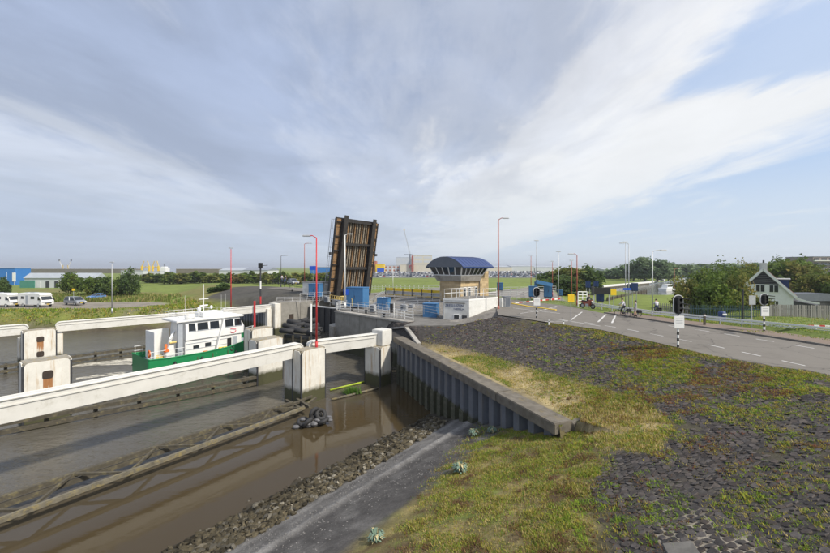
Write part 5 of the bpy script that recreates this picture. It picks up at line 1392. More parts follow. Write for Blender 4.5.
def control():
    t = thing('control_tower', 'lock control tower with blue barrel roof, sloping windows and tan brick base', 'control tower', (6.9, 57.2, 5.6), R(42))
    # local x runs right and away, local -y is the sunlit front
    MB().span(-2.2, 2.0, -2.1, 2.1, -.3, 4.3).build('base_wall', M['mortar'], t)
    hl = [(.75, 1.2, 1.9, 3.3), (1.75, 2.2, 1.9, 3.3), (3.3, 3.7, 1.9, 3.3)]
    brick_courses(t, (-2.2, -2.1, 0), (2.0, -2.1, 0), .0, 4.28, M['brick_tan'], 1.0, .36, hl)
    brick_courses(t, (-2.2, 2.1, 0), (-2.2, -2.1, 0), .0, 4.28, M['brick_tan'], 1.0, .36)
    for xa, xb, za, zb_ in hl:
        f = MB(); f.span(-2.2 + xa - .08, -2.2 + xb + .08, -2.16, -2.10, za - .08, zb_ + .08); w = f.build('window', M['white'], t)
        g = MB(); g.span(-2.2 + xa, -2.2 + xb, -2.175, -2.15, za, zb_); g.build('pane', M['glass'], w)
    MB().span(2.0, 4.1, -2.35, 1.9, -.3, 5.75).build('stair_tower', M['mortar'], t)
    brick_courses(t, (2.0, -2.35, 0), (4.1, -2.35, 0), .0, 5.75, M['brick_tan'], 1.0, .36); brick_courses(t, (4.1, -2.35, 0), (4.1, 1.9, 0), .0, 5.75, M['brick_tan'], 1.0, .36)
    def ring(x0, x1, y0, y1, z): return [(x0, y0, z), (x1, y0, z), (x1, y1, z), (x0, y1, z)]
    def frust(name, ra, rb, mat):
        return MB().add(ra + rb, [(3, 2, 1, 0), (4, 5, 6, 7), (0, 1, 5, 4), (1, 2, 6, 5), (2, 3, 7, 6), (3, 0, 4, 7)]).build(name, mat, t)
    frust('floor_band', ring(-2.5, 1.98, -2.45, 2.45, 4.3), ring(-2.95, 1.98, -2.85, 2.85, 5.15), M['concrete'])
    gl = frust('glazing', ring(-2.8, 2.1, -2.72, 2.72, 5.16), ring(-3.3, 2.9, -3.3, 3.3, 6.45), M['glass'])
    for i in range(7):
        k = i / 6; MB().bar((-2.8 + 4.9 * k, -2.75, 5.16), (-3.3 + 6.2 * k, -3.34, 6.45), .12, .10).build('mullion', M['white'], gl)
    for i in range(6):
        k = i / 5; MB().bar((-2.84, -2.72 + 5.44 * k, 5.16), (-3.35, -3.3 + 6.6 * k, 6.45), .12, .10).build('mullion', M['white'], gl)
    MB().span(-2.9, 2.1, -2.82, -2.72, 5.1, 5.25).build('sill', M['white'], gl); MB().span(-2.91, -2.81, -2.7, 2.7, 5.1, 5.25).build('sill', M['white'], gl)
    x0, x1, hw, rise, ze = -3.6, 3.5, 3.85, 1.55, 6.4
    rad = (hw * hw + rise * rise) / (2 * rise); th = math.asin(hw / rad); n = 18; m_ = n + 1
    arc = [(rad * math.sin(-th + 2 * th * i / n), ze + rise - rad + rad * math.cos(-th + 2 * th * i / n)) for i in range(n + 1)]
    rf = MB(); pts = [(x0, y, z) for y, z in arc] + [(x1, y, z) for y, z in arc] + [(x0, y * .985, z - .2) for y, z in arc] + [(x1, y * .985, z - .2) for y, z in arc]
    rf.add(pts, [(i, m_ + i, m_ + i + 1, i + 1) for i in range(n)] + [(2 * m_ + i, 2 * m_ + i + 1, 3 * m_ + i + 1, 3 * m_ + i) for i in range(n)] + [(i, i + 1, 2 * m_ + i + 1, 2 * m_ + i) for i in range(n)] + [(m_ + i, 3 * m_ + i, 3 * m_ + i + 1, m_ + i + 1) for i in range(n)] + [(0, 2 * m_, 3 * m_, m_), (n, m_ + n, 3 * m_ + n, 2 * m_ + n)])
    r = rf.build('roof', M['roof_blue'], t)
    for k in range(1, 9):
        x = x0 + (x1 - x0) * k / 9; sm = MB(); sm.path([(x, y, z + .02) for y, z in arc], .025, 4); sm.build('seam', M['roof_blue'], r)
    for xx in (x0 + .04, x1 - .04):
        g = MB(); ar = [(y * .992, z - .02) for y, z in arc]
        g.add([(xx - .08, y, z) for y, z in ar] + [(xx + .08, y, z) for y, z in ar], [tuple(range(m_ - 1, -1, -1)), tuple(range(m_, 2 * m_)), (0, m_, 2 * m_ - 1, m_ - 1)])
        g.build('gable', M['roof_grey'], t)
    MB().span(x0 + .15, x1 - .15, -hw + .1, hw - .1, ze + .06, ze + .14).build('soffit', M['roof_grey'], t)
control()

# ------------------------------------------------------------------ white pump house in front of it, with lettering
def pump_house():
    a = Vector((3.4, 45.0, 0)); c = Vector((6.4, 43.7, 0)); e = Vector((10.6, 47.4, 0)); 
    t = thing('pump_house', 'low white flat roofed lock building with dark lettering on the wall', 'building')
    b4 = a + (e - c)
    poly = [a, c, e, b4]
    def off(p, k): 
        m_ = (a + c + e + b4) / 4; return tuple((m_ + (p - m_) * k)[:2])
    MB().prism([off(p, 1) for p in poly], 5.2, 8.0).build('wall', M['white_wall'], t)
    MB().prism([off(p, 1.012) for p in poly], 8.0, 8.2).build('roof_edge', M['white'], t)
    MB().prism([off(p, .97) for p in poly], 8.2, 8.25).build('roof', M['concrete_dark'], t)
    d = (c - a).normalized(); nr = Vector((d.y, -d.x, 0)); ang = math.atan2(d.y, d.x); l = (c - a).length
    def facebox(s0, s1, z0, z1, q, name, mat, par=t):
        p = a + d * ((s0 + s1) / 2) + nr * q / 2; m = MB(); m.box((p.x, p.y, (z0 + z1) / 2), (s1 - s0, q, z1 - z0), ang); return m.build(name, mat, par)
    w = facebox(1.35, 2.1, 5.75, 6.3, .06, 'window', M['white'])
    facebox(1.42, 2.03, 5.81, 6.24, .075, 'pane', M['glass'], w)
    facebox(2.4, 3.0, 5.7, 6.25, .06, 'vent_grille', M['dark_metal'])
    facebox(.08, .16, 5.6, 7.9, .09, 'downpipe', M['grey_metal'])
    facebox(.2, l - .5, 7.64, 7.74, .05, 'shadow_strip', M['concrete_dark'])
    for txt, s, z, sz in (('ZEESLUIZEN', .28, 7.24, .42), ('FARMSUM', 1.35, 6.86, .30)):
        me = text_mesh(txt, sz, M['bluedark'], .006); o = obj('lettering', me, t); p = a + d * s + nr * .03
        o.location = (p.x, p.y, z); o.rotation_euler = (R(90), 0, ang)
    # roof railing
    m = MB()
    rp = [Vector((*off(p, .95), 8.25)) for p in (b4, a, c, e)]
    for p, q in zip(rp[:-1], rp[1:]):
        n = max(2, int((q - p).length / 1.3))
        for i in range(n + 1):
            k = p.lerp(q, i / n); m.tube(k, k + Vector((0, 0, 1.05)), .03, .03, 6)
        for h in (.55, 1.05): m.tube(p + Vector((0, 0, h)), q + Vector((0, 0, h)), .025, .025, 6)
    m.build('roof_railing', M['white'], t)
    dd = (e - c).normalized(); p = e + dd * .55
    cb2 = MB(); cb2.box((p.x + .2, p.y - .2, 7.35), (.8, .5, 1.3), math.atan2(dd.y, dd.x)); cb2.build('annex_wall', M['white_wall'], t)
    s = e + dd * .9 + Vector((.5, -.4, 0))
    k = thing('switch_cabinet', 'pale grey upright switch cabinet right of the white lock building', 'cabinet', (s.x, s.y, 6.85), R(30))
    MB().span(-.45, .45, -.25, .25, 0, 1.3).build('body', M['grey_metal'], k, bevel=.03); MB().span(-.5, .5, -.3, .3, 1.3, 1.38).build('lid', M['roof_grey'], k)
    for x in (-.2, .2): MB().span(x - .18, x + .18, -.27, -.25, .1, 1.2).build('door', M['roof_grey'], k)
pump_house()

# ------------------------------------------------------------------ blue cabinets
def cabinet(px, py_top, py_bot, wpx, y, label, rz=R(-20), mat='blue'):
    z0, z1 = zat(py_bot, y), zat(py_top, y); w = wpx * y / FPX; dpt = w * .7
    t = thing('barrier_cabinet', label, 'cabinet', (xat(px, y), y, z0), rz, 'blue steel cabinets on the lock'); h = z1 - z0
    MB().span(-w / 2, w / 2, -dpt / 2, dpt / 2, .08, h * .95).build('body', M[mat], t, bevel=.03)
    MB().span(-w / 2 - .04, w / 2 + .04, -dpt / 2 - .04, dpt / 2 + .04, h * .95, h).build('lid', M[mat], t, bevel=.02)
    MB().span(-w / 2 + .05, w / 2 - .05, -dpt / 2 + .05, dpt / 2 - .05, 0, .08).build('plinth', M['dark_metal'], t)
    g0_ = max(gz(xat(px, y), y), 3.0) - z0
    if g0_ < -.12:
        for sx in (-1, 1): MB().span(sx * w * .32 - .06, sx * w * .32 + .06, -.06, .06, g0_ - .1, .05).build('leg', M['grey_metal'], t)
    for sx in (-1, 1): 
        d = MB(); d.span(min(sx * .02, sx * (w / 2 - .06)), max(sx * .02, sx * (w / 2 - .06)), -dpt / 2 - .025, -dpt / 2, .18, h * .9); dd = d.build('door', M[mat], t)
    MB().span(.05, .1, -dpt / 2 - .06, -dpt / 2 - .02, h * .45, h * .6).build('handle', M['dark_metal'], t)
    return t
cabinet(316, 283.5, 297, 12, 72, 'blue cabinet against a white wall left of the raised bridge')
cabinet(357.5, 287, 307, 19, 58, 'largest blue cabinet, standing right below the raised bridge')
cabinet(384, 297.5, 310, 12, 56, 'blue cabinet half way between raised bridge and white building')
cabinet(431, 303, 319.5, 14, 47.5, 'blue round shouldered cabinet beside the white lettered building')
cabinet(500, 282.5, 290.5, 5.5, 60, 'small blue cabinet behind the tall red lamp post')
cabinet(532.5, 286, 297, 7, 56, 'blue cabinet left of the traffic light on striped pole')
cabinet(548, 284.5, 297.5, 8, 58, 'tall blue cabinet right of the traffic light on striped pole')
cabinet(560, 290, 296, 5, 62, 'short blue cabinet behind the yellow sign on a pole')
cabinet(588, 281, 288, 4.5, 68, 'blue cabinet standing above the motorcycle', mat='bluedark')
cabinet(596, 281, 287, 4.5, 72, 'far small blue cabinet beside the matrix board', mat='bluedark')
cabinet(600, 293, 301.5, 7, 55, 'dark blue cabinet under the long black sign', mat='bluedark')
cabinet(629.5, 284, 290, 3.6, 76, 'narrow blue cabinet by the twin grey lamp posts', mat='bluedark')
cabinet(634.5, 283, 291, 5.5, 72, 'blue cabinet right of the twin grey lamp posts', mat='bluedark')
# white machine house behind the left cabinet
t = thing('machine_house', 'small white machine house left of the raised bridge', 'building', (xat(318, 75), 75, 5.6), R(-20))
MB().span(-2.6, 2.2, -1.5, 1.5, 0, zat(282, 75) - 5.6).build('wall', M['white_wall'], t); MB().span(-2.75, 2.35, -1.65, 1.65, zat(282, 75) - 5.6, zat(282, 75) - 5.45).build('roof', M['concrete'], t)
t = thing('bridge_winch', 'pale concrete winch bed below the raised bridge', 'winch', (xat(352, 62), 62, 5.5), R(-38))
MB().span(-3.8, 3.8, -1.2, 1.2, 0, .9).build('plinth', M['concrete'], t, bevel=.04); MB().span(-2.8, 2.0, -.9, .9, .9, 1.5).build('machine_bed', M['yellow_pale'], t, bevel=.04)

# ------------------------------------------------------------------ railings
def railing(pts, h, label, mat='grey_metal', rails=3, gap=1.6, group='tubular railings on the lock', r=.03):
    pts = [Vector(p) for p in pts]
    t = thing('railing', label, 'railing', (0, 0, 0), 0, group)
    for p, q in zip(pts[:-1], pts[1:]):
        n = max(1, round((q - p).length / gap))
        for i in range(n):
            k = p.lerp(q, i / n); MB().tube(k, k + Vector((0, 0, h)), r, r, 6).build('post', M[mat], t)
        for j in range(rails):
            hh = h * (j + 1) / rails; MB().tube(p + Vector((0, 0, hh)), q + Vector((0, 0, hh)), r * .85, r * .85, 6).build('rail', M[mat], t)
    k = pts[-1]; MB().tube(k, k + Vector((0, 0, h)), r, r, 6).build('post', M[mat], t)
    return t
DZ = 5.66
cpts = [c0 - V * 1.5 + U * 6, c0 - V * 1.5] + [c0 - U * (1.5 * math.cos(a)) - V * (1.5 * math.sin(a)) for a in (1.2, .8, .4, 0)]
railing([Vector((p.x, p.y, DZ)) for p in cpts] + [Vector((p.x, p.y, DZ)) for p in (A0 + V * 4 + U * .3, A0 + V * 9 + U * .3, A1 + U * .3)], 1.1, 'curved white railing along the rounded corner of the lock wall', 'white', 3)
railing([atY(330, 301, 66), atY(344, 304, 60), atY(352, 306, 57)], 1.1, 'yellow railing below the raised bridge beside the grey lamp post', 'yellow_pale', 2, 1.2, r=.05)
railing([atY(388, 300, 63), atY(401, 301, 60), atY(424, 301, 57), atY(441, 300, 56)], 1.1, 'galvanised railing in front of the yellow banded bridge', rails=3)
railing([atY(386, 311, 50), atY(412, 312, 48), atY(424, 314, 46.5), atY(440, 317, 45.2)], 1.1, 'low galvanised railing left of the white lettered building', rails=3)
railing([atY(378, 318, 47), atY(391, 319, 45.5), atY(412, 317, 45.5)], 1.0, 'short galvanised railing by the white end block', rails=3)
railing([atY(277, 303, 70), atY(300, 303, 68), atY(326, 302, 66)], 1.1, 'white railing on top of the far lock wall', 'white', 3)
railing([atY(273, 284.5, 92), atY(290, 288, 90), atY(304, 290, 88)], 1.2, 'dark railing along the ramp beyond the raised bridge', 'dark_metal', 2, 2.0, r=.06)
railing([atY(500, 300.5, 54), atY(517, 300.0, 56), atY(531, 299, 58)], 1.1, 'pale railing right of the tall red lamp post', rails=3)
railing([atY(503, 294, 66), atY(531, 293.5, 68), atY(556, 292.5, 70)], 1.2, 'long pale railing on the far side of the plaza', rails=3, r=.04)
railing([atY(445, 292.5, 66), atY(401, 290.5, 78), atY(372, 290, 88)], 1.2, 'far white railing beyond the yellow banded bridge', 'white', 3, r=.035)
railing([atY(578, 306.5, 47.5), atY(587, 306.5, 48.2)], 1.9, 'white slatted barrier frame beside the motorcycle', 'white', 5, .9, r=.06)
railing([atY(392, 309.5, 53), atY(418, 308, 52), atY(440, 308, 51)], 1.1, 'second galvanised railing behind the low one by the white building', rails=3)
railing([atY(330, 306, 61), atY(352, 309, 57), atY(378, 311.5, 52.5), atY(388, 313, 50)], 1.1, 'galvanised inner railing in front of the largest blue cabinet', rails=2)
railing([atY(300, 299, 72), atY(330, 297.5, 70)], 1.1, 'pale railing in front of the small white machine house', 'white', 3)
railing([atY(470, 297, 60), atY(500, 297, 60)], 1.1, 'white railing at the foot of the control tower', 'white', 3)
# stair frame by the cabinet
st = thing('access_stair', 'slanted white access stair between two blue cabinets', 'stair', atY(372, 307, 57), R(-20))
for i in range(6): MB().span(-.2 + i * .35, .15 + i * .35, -.5, .5, .25 * i, .25 * i + .05).build('tread', M['grey_metal'], st)
for y in (-.5, .5): MB().bar((-.2, y, .0), (2.0, y, 1.55), .06, .18).build('stringer', M['white'], st); MB().bar((-.2, y, 1.0), (2.0, y, 2.5), .05, .06).build('handrail', M['white'], st)

# ------------------------------------------------------------------ lamp posts
def lamp(px, py_base, py_top, y, label, mat='grey_metal', arm=1.6, hd=1, r=.09, two=False, upper=None):
    z0, z1 = zat(py_base, y), zat(py_top, y); g_ = gz(xat(px, y), y)
    if g_ > 2 and z0 > g_: z0 = g_
    h = z1 - z0
    t = thing('lamp_post', label, 'lamp post', (xat(px, y), y, z0), 0, 'lamp posts around the lock')
    MB().tube((0, 0, 0), (0, 0, .9), r * 1.5, r * 1.4, 10).build('base', M[mat], t, smooth=True)
    MB().tube((0, 0, .9), (0, 0, h), r * 1.05, r * .6, 10).build('pole', M[upper or mat], t, smooth=True)
    for s in ((hd, -hd) if two else (hd,)):
        if arm:
            m = MB(); m.path([(0, 0, h - .04), (s * .25, 0, h + .10), (s * arm * .6, 0, h + .16), (s * arm, 0, h + .18)], r * .5, 6); m.build('arm', M[upper or mat], t)
        hx = s * (arm + .35) if arm else 0
        k = MB(); k.box((hx, 0, h + .17), (.8, .28, .13), 0, .8); hd_ = k.build('lamp_head', M['grey_metal'], t, bevel=.03)
        MB().span(hx - .3, hx + .3, -.1, .1, h + .085, h + .108).build('lens', M['white'], hd_)
    return t
lamp(316.5, 351.2, 237.5, 33.6, 'bright red lamp post rising from the near white pier', 'red', .55, -1, .085)
lamp(231, 309, 249, 62, 'slim red lamp post standing behind the boat wheelhouse', 'red', 0, 1, .09)
lamp(304.5, 288, 244, 85, 'red lamp post with right arm on the far ramp', 'redbrown', 1.0, 1, .10)
lamp(281, 281, 256, 105, 'small dark lamp post far behind the asphalt mound', 'dark_metal', 1.4, 1, .10)
lamp(345, 303, 235, 57, 'pale grey lamp post in front of the raised bridge', 'white', .5, 1, .10)
lamp(498.5, 313, 219.5, 45, 'tallest rust red lamp post right of the control tower', 'redbrown', .55, 1, .085)
lamp(531, 296, 256, 66, 'thin red post between control tower and blue cabinets', 'redbrown', 0, 1, .07)
lamp(536.5, 298, 241.5, 60, 'tall grey lamp post left of the bush mound', 'grey_metal', 0, 1, .08)
lamp(552.5, 292, 262, 80, 'faint red post in front of the bush mound', 'redbrown', 0, 1, .08)
lamp(558.5, 300, 252.5, 60, 'grey lamp post in the middle of the bush mound', 'grey_metal', 0, 1, .08)
lamp(571.5, 301, 261, 70, 'red pole with small head directly left of the motorcycle lamp', 'redbrown', 0, 1, .09)
lamp(577, 307, 255, 50, 'rust red lamp post with left arm above the motorcycle', 'redbrown', .5, -1, .08)
lamp(625.5, 301, 243, 58, 'grey lamp post, left one of the close pair', 'grey_metal', .0, 1, .07)
lamp(628.8, 300, 244, 62, 'grey lamp post with left arm, right one of the close pair', 'grey_metal', .8, -1, .085)
lamp(652.5, 308, 251.5, 46, 'grey lamp post with long curved right arm near the pedestrian', 'grey_metal', 1.0, 1, .08)
lamp(112, 306, 263, 68, 'grey lamp post beside the parked vehicles at left', 'grey_metal', 0, 1, .08)
lamp(674.3, 285, 269, 150, 'far lamp post by the canal with right arm', 'redbrown', 1.5, 1, .14)
lamp(393, 288, 268, 120, 'white mast with dark signal far behind the yellow bridge', 'white', 0, 1, .10)
# short posts on the piers
def plain_post(px, py0, py1, y, label, mats, r=.1, cat='post'):
    z0, z1 = zat(py0, y), zat(py1, y); t = thing('signal_post', label, cat, (xat(px, y), y, z0)); n = len(mats); h = z1 - z0
    for i, m in enumerate(mats): MB().tube((0, 0, h * i / n), (0, 0, h * (i + 1) / n), r, r, 10).build('pole_section', M[m], t)
    return t
plain_post(254.5, 327, 301, 43.8, 'short red post standing on the cream pier by the bow', ['red'], .12)
p = plain_post(260.5, 304, 266, 62, 'dark navigation signal post with white band and red foot', ['red', 'dark_metal', 'white', 'dark_metal', 'dark_metal'], .13)
MB().span(-.3, .3, -.2, .2, 6.0, 6.9).build('signal_head', M['black'], p); MB().bar((0, 0, 6.4), (1.2, 0, 6.5), .08, .08).build('arm', M['dark_metal'], p)
plain_post(311, 346, 304, 47.5, 'tall white mooring pole between rubber rolls and red lamp post', ['dark_metal', 'white', 'white'], .13)
p = plain_post(394, 323, 303, 46, 'white pole with black signal head near the end block', ['white'], .05)
MB().span(-.5, -.12, -.1, .1, 1.3, 2.4).build('signal_head', M['black'], p)
p = plain_post(293, 299, 286, 80, 'small white pole with dark box before the asphalt mound', ['white'], .06); MB().span(-.3, .05, -.12, .12, .9, 2.0).build('signal_head', M['black'], p)

# ------------------------------------------------------------------ traffic lights
def traffic_light(px, py_b, y, label, hood=1, htot=3.35, back=True, z0=None, red=True):
    z0 = zat(py_b, y) if z0 is None else z0
    t = thing('traffic_light', label, 'traffic light', (xat(px, y), y, z0), 0, 'black traffic lights on striped poles')
    n = 6; hp_ = 1.25
    for i in range(n): MB().tube((0, 0, hp_ * i / n), (0, 0, hp_ * (i + 1) / n), .062, .062, 10).build('pole_band', M['white'] if i % 2 else M['black'], t)
    MB().tube((0, 0, hp_), (0, 0, htot - .3), .05, .05, 8).build('pole', M['dark_metal'], t)
    MB().span(-.33, .33, -.12, -.07, 1.25, 2.05).build('notice_board', M['white'], t, bevel=.02)
    for z in (1.85, 1.72, 1.6): MB().span(-.22, .22, -.127, -.121, z, z + .035).build('printed_line', M['grey_metal'], t)
    hb = 2.12; hh = htot - hb
    pr = rrect_face(.62, hh, .28); k = len(pr); mb = MB()
    mb.add([(a, -.02, b + hb) for a, b in pr] + [(a, .02, b + hb) for a, b in pr], [tuple(range(k)), tuple(range(2 * k - 1, k - 1, -1))] + [(i, k + i, k + (i + 1) % k, (i + 1) % k) for i in range(k)])
    mb.build('backboard', M['dark_metal'], t)
    rim = MB(); rim.path([(a, -.02, b + hb) for a, b in pr] + [(pr[0][0], -.02, pr[0][1] + hb)], .025, 5); rim.build('backboard_rim', M['white'], t)
    MB().span(-.17, .17, -.22, -.02, hb + .12, htot - .12).build('housing', M['black'], t, bevel=.03)
    for i in range(3):
        zc1 = hb + .12 + (hh - .24) * (i + .5) / 3
        m = MB(); m.tube((hood * .05, -.22, zc1), (hood * .05, -.2, zc1), .1, .1, 10); m.build('lens', M['red'] if (i == 0 and red) else M['black'], t)
        v = MB(); v.add([(hood * .15, -.25, zc1 + .13), (hood * .15, .15, zc1 + .13), (hood * .62, .15, zc1 + .07), (hood * .62, -.25, zc1 + .07), (hood * .15, -.25, zc1 + .08), (hood * .15, .15, zc1 + .08), (hood * .62, .15, zc1 + .02), (hood * .62, -.25, zc1 + .02)],
            [(0, 1, 2, 3), (7, 6, 5, 4), (0, 3, 7, 4), (1, 5, 6, 2), (3, 2, 6, 7)]); v.build('visor', M['black'], t)
    return t
traffic_light(678, 346.5, 23.6, 'nearest traffic light with white notice board on the near road edge', z0=6.85)
traffic_light(764, 331.5, 29.0, 'traffic light in front of the white gabled house', z0=6.9, htot=3.0, red=False)
traffic_light(536.5, 318.5, 37.0, 'traffic light on the plaza edge before the blue cabinets', z0=6.9, htot=3.05, red=False)
# ------------------------------------------------------------------ signs, bins, bollards, barriers
def sign(px, py0, py1, y, label, wpx, hpx, mat, z0=None, pole='grey_metal', back=False, cat='sign'):
    z0 = min(zat(py0, y), gz(xat(px, y), y)) if z0 is None else z0; z1 = zat(py1, y); w, h = wpx * y / FPX, hpx * y / FPX
    t = thing('road_sign', label, cat, (xat(px, y), y, z0))
    MB().tube((0, .03, 0), (0, .03, z1 - z0), .035, .035, 8).build('pole', M[pole], t)
    MB().span(-w / 2, w / 2, -.04, -.015, z1 - z0 - h, z1 - z0).build('plate', M[mat], t, bevel=.01)
    for z in (.25, .75): MB().span(-w * .3, w * .3, -.012, .0, z1 - z0 - h * z - .03, z1 - z0 - h * z + .03).build('bracket', M['grey_metal'], t)
    return t
sign(571, 322.5, 294, 34.2, 'yellow roadworks sign on a thin pole at the plaza edge', 6.4, 8.2, 'yellow')
sign(613.5, 303, 289, 56, 'yellow sign right of the long black matrix board', 5.6, 6.2, 'yellow')
sign(627, 303, 288, 57, 'blue direction sign between the two grey lamp posts', 8, 2.2, 'blue_bright')
sign(752, 331, 295.5, 31.5, 'grey back of a square sign on a pole before the house', 6.8, 9.2, 'grey_metal', z0=6.85)
sign(346, 304, 289.5, 57.2, 'bright blue sign plate on the grey lamp post below the bridge', 5, 5.5, 'blue_bright')
sign(313, 285, 266, 110, 'blue information board far left of the raised bridge', 7, 4, 'blue_bright')
plain_post(743, 322.5, 289.5, 34, 'dark slender pole left of the square sign', ['dark_metal'], .06)
mbd = thing('matrix_board', 'long black matrix sign on legs behind the motorcycle', 'sign', atY(601.5, 302, 54), 0); mg = gz(xat(601.5, 54), 54) - mbd.location.z
MB().span(-1.3, 1.25, -.15, .1, 1.15, 2.1).build('panel', M['black'], mbd, bevel=.04)
for x in (-1.15, 1.1): MB().span(x - .05, x + .05, -.05, .05, min(0, mg) - .05, 1.2).build('leg', M['grey_metal'], mbd)
MB().span(-1.45, -1.15, -.2, .12, 1.0, 2.3).build('end_cap', M['dark_metal'], mbd)
def bin_(px, py0, y, label):
    t = thing('litter_bin', label, 'litter bin', (xat(px, y), y, zat(py0, y)))
    MB().tube((0, 0, 0), (0, 0, .75), .27, .30, 14).build('body', M['bluedark'], t, smooth=False); MB().tube((0, 0, .75), (0, 0, .88), .31, .24, 14).build('lid', M['bluedark'], t)
    MB().span(-.18, .18, -.33, -.27, .55, .70).build('slot', M['white'], t)
bin_(722, 321, 33.5, 'dark blue litter bin beside the white guard rail')
bp = thing('bollard', 'brown timber bollard at the kerb of the far pavement', 'bollard', (xat(704.5, 32), 32, 6.95)); MB().span(-.07, .07, -.07, .07, 0, 1.0).build('post', M['timber_wet'], bp, bevel=.01); MB().span(-.075, .075, -.075, .075, .82, .92).build('band', M['white'], bp)
for px, py, lb in ((549, 324.5, 'left'), (563.5, 327, 'right')):
    p = atY(px, py, 33.0); p.z = 6.85; t = thing('marker_post', lb + ' small white marker post on the plaza edge', 'marker', p, 0, 'small white marker posts')
    MB().span(-.06, .06, -.03, .03, 0, .42).build('post', M['white'], t); MB().span(-.05, .05, -.036, -.03, .28, .36).build('reflector', M['dark_metal'], t)
# red and white barrier boom and fence
bo = thing('barrier_boom', 'red and white striped barrier boom across the bridge approach', 'barrier')
ba, bb = atY(515, 303.5, 52), atY(560, 298.5, 60)
for i in range(14): MB().bar(ba.lerp(bb, i / 14), ba.lerp(bb, (i + 1) / 14), .10, .24).build('stripe', M['red'] if i % 2 else M['white'], bo)
for i in range(12):
    p = ba.lerp(bb, (i + .5) / 12); MB().bar(p, p - Vector((0, 0, .85)), .03, .03).build('skirt_bar', M['white'], bo)
# blue gantry boom by the cabinets
gb = thing('blue_boom', 'raised blue boom linking the two cabinets by the traffic light', 'barrier'); MB().bar(atY(536, 281.5, 57), atY(552, 285, 57), .5, .55).build('arm', M['blue'], gb); MB().bar(atY(536, 281.5, 57.3), atY(536, 291, 57.3), .4, .4).build('leg', M['blue'], gb)
# guard rail
gr = thing('guard_rail', 'long white guard rail along the far side of the road', 'guard rail')
GL = [at(592, 303.2, 7.45), at(612, 305.8, 7.45), at(652, 311.3, 7.45), at(700, 316, 7.45), at(742, 320, 7.45), at(790, 324.5, 7.45), at(845, 330, 7.45)]
for p, q in zip(GL[:-1], GL[1:]):
    for dz in (.0, -.22): MB().bar(p + Vector((0, 0, dz)), q + Vector((0, 0, dz)), .07, .15).build('rail', M['white'], gr)
    n = max(2, int((q - p).length / 1.6))
    for i in range(n):
        k = p.lerp(q, i / n); MB().box((k.x + .05, k.y + .08, (7.5 + 6.6) / 2), (.09, .09, .95)).build('post', M['grey_metal'], gr)
# ------------------------------------------------------------------ trees and shrubs
def crown_cloud(n_clump, per, rx, ry, rz, zc0, leaf, pal, probs, seed, flat=0.0, core=.35):
    g = np.random.default_rng(seed)
    d = g.normal(size=(n_clump, 3)); d /= np.linalg.norm(d, axis=1)[:, None]
    rad = core + (1 - core) * g.random(n_clump) ** .6
    lobes = g.normal(size=(9, 3)); lobes /= np.linalg.norm(lobes, axis=1)[:, None]; la = .75 + .45 * g.random(9)
    near_ = np.argmax(d @ lobes.T, 1); lump = la[near_] * (.82 + .36 * g.random(n_clump))
    c = d * (rad * lump)[:, None] * np.array([rx, ry, rz]); c[:, 2] = np.where(c[:, 2] < -rz * .55, -rz * .55 * g.random(n_clump), c[:, 2])
    csz = (.16 + .16 * g.random(n_clump)) * min(rx, rz * 1.2)
    idx = np.repeat(np.arange(n_clump), per); m = len(idx)
    q = g.normal(size=(m, 3)) * .55; p = c[idx] + q * csz[idx][:, None]
    a = g.normal(size=(m, 3)); a /= np.linalg.norm(a, axis=1)[:, None]; b = np.cross(a, g.normal(size=(m, 3))); b /= np.linalg.norm(b, axis=1)[:, None]
    s = leaf * (.6 + .8 * g.random(m))[:, None]
    P = np.stack([p - a * s * .5, p + a * s * .5, p + b * s * .9], 1); P[:, :, 2] += zc0
    pal = np.array(pal); cc1 = pal[g.choice(len(pal), n_clump, p=np.array(probs) / sum(probs))] * (.75 + .5 * g.random((n_clump, 1)))
    C = cc1[idx] * (.8 + .4 * g.random((m, 1)))
    return P, C
LEAF_PAL = {
 'mid': ([(0.105, 0.160, 0.033), (0.149, 0.208, 0.042), (0.088, 0.128, 0.033), (0.210, 0.232, 0.053)], [3, 3, 2, 1]),
 'dark': ([(0.095, 0.149, 0.045), (0.132, 0.192, 0.054), (0.078, 0.120, 0.041)], [3, 2, 2]),
 'olive': ([(0.164, 0.185, 0.046), (0.231, 0.229, 0.058), (0.125, 0.150, 0.042), (0.289, 0.238, 0.083)], [3, 2, 2, 1]),
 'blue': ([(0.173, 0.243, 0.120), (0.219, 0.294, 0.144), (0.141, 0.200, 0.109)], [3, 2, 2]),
}
_tree_cache = {}
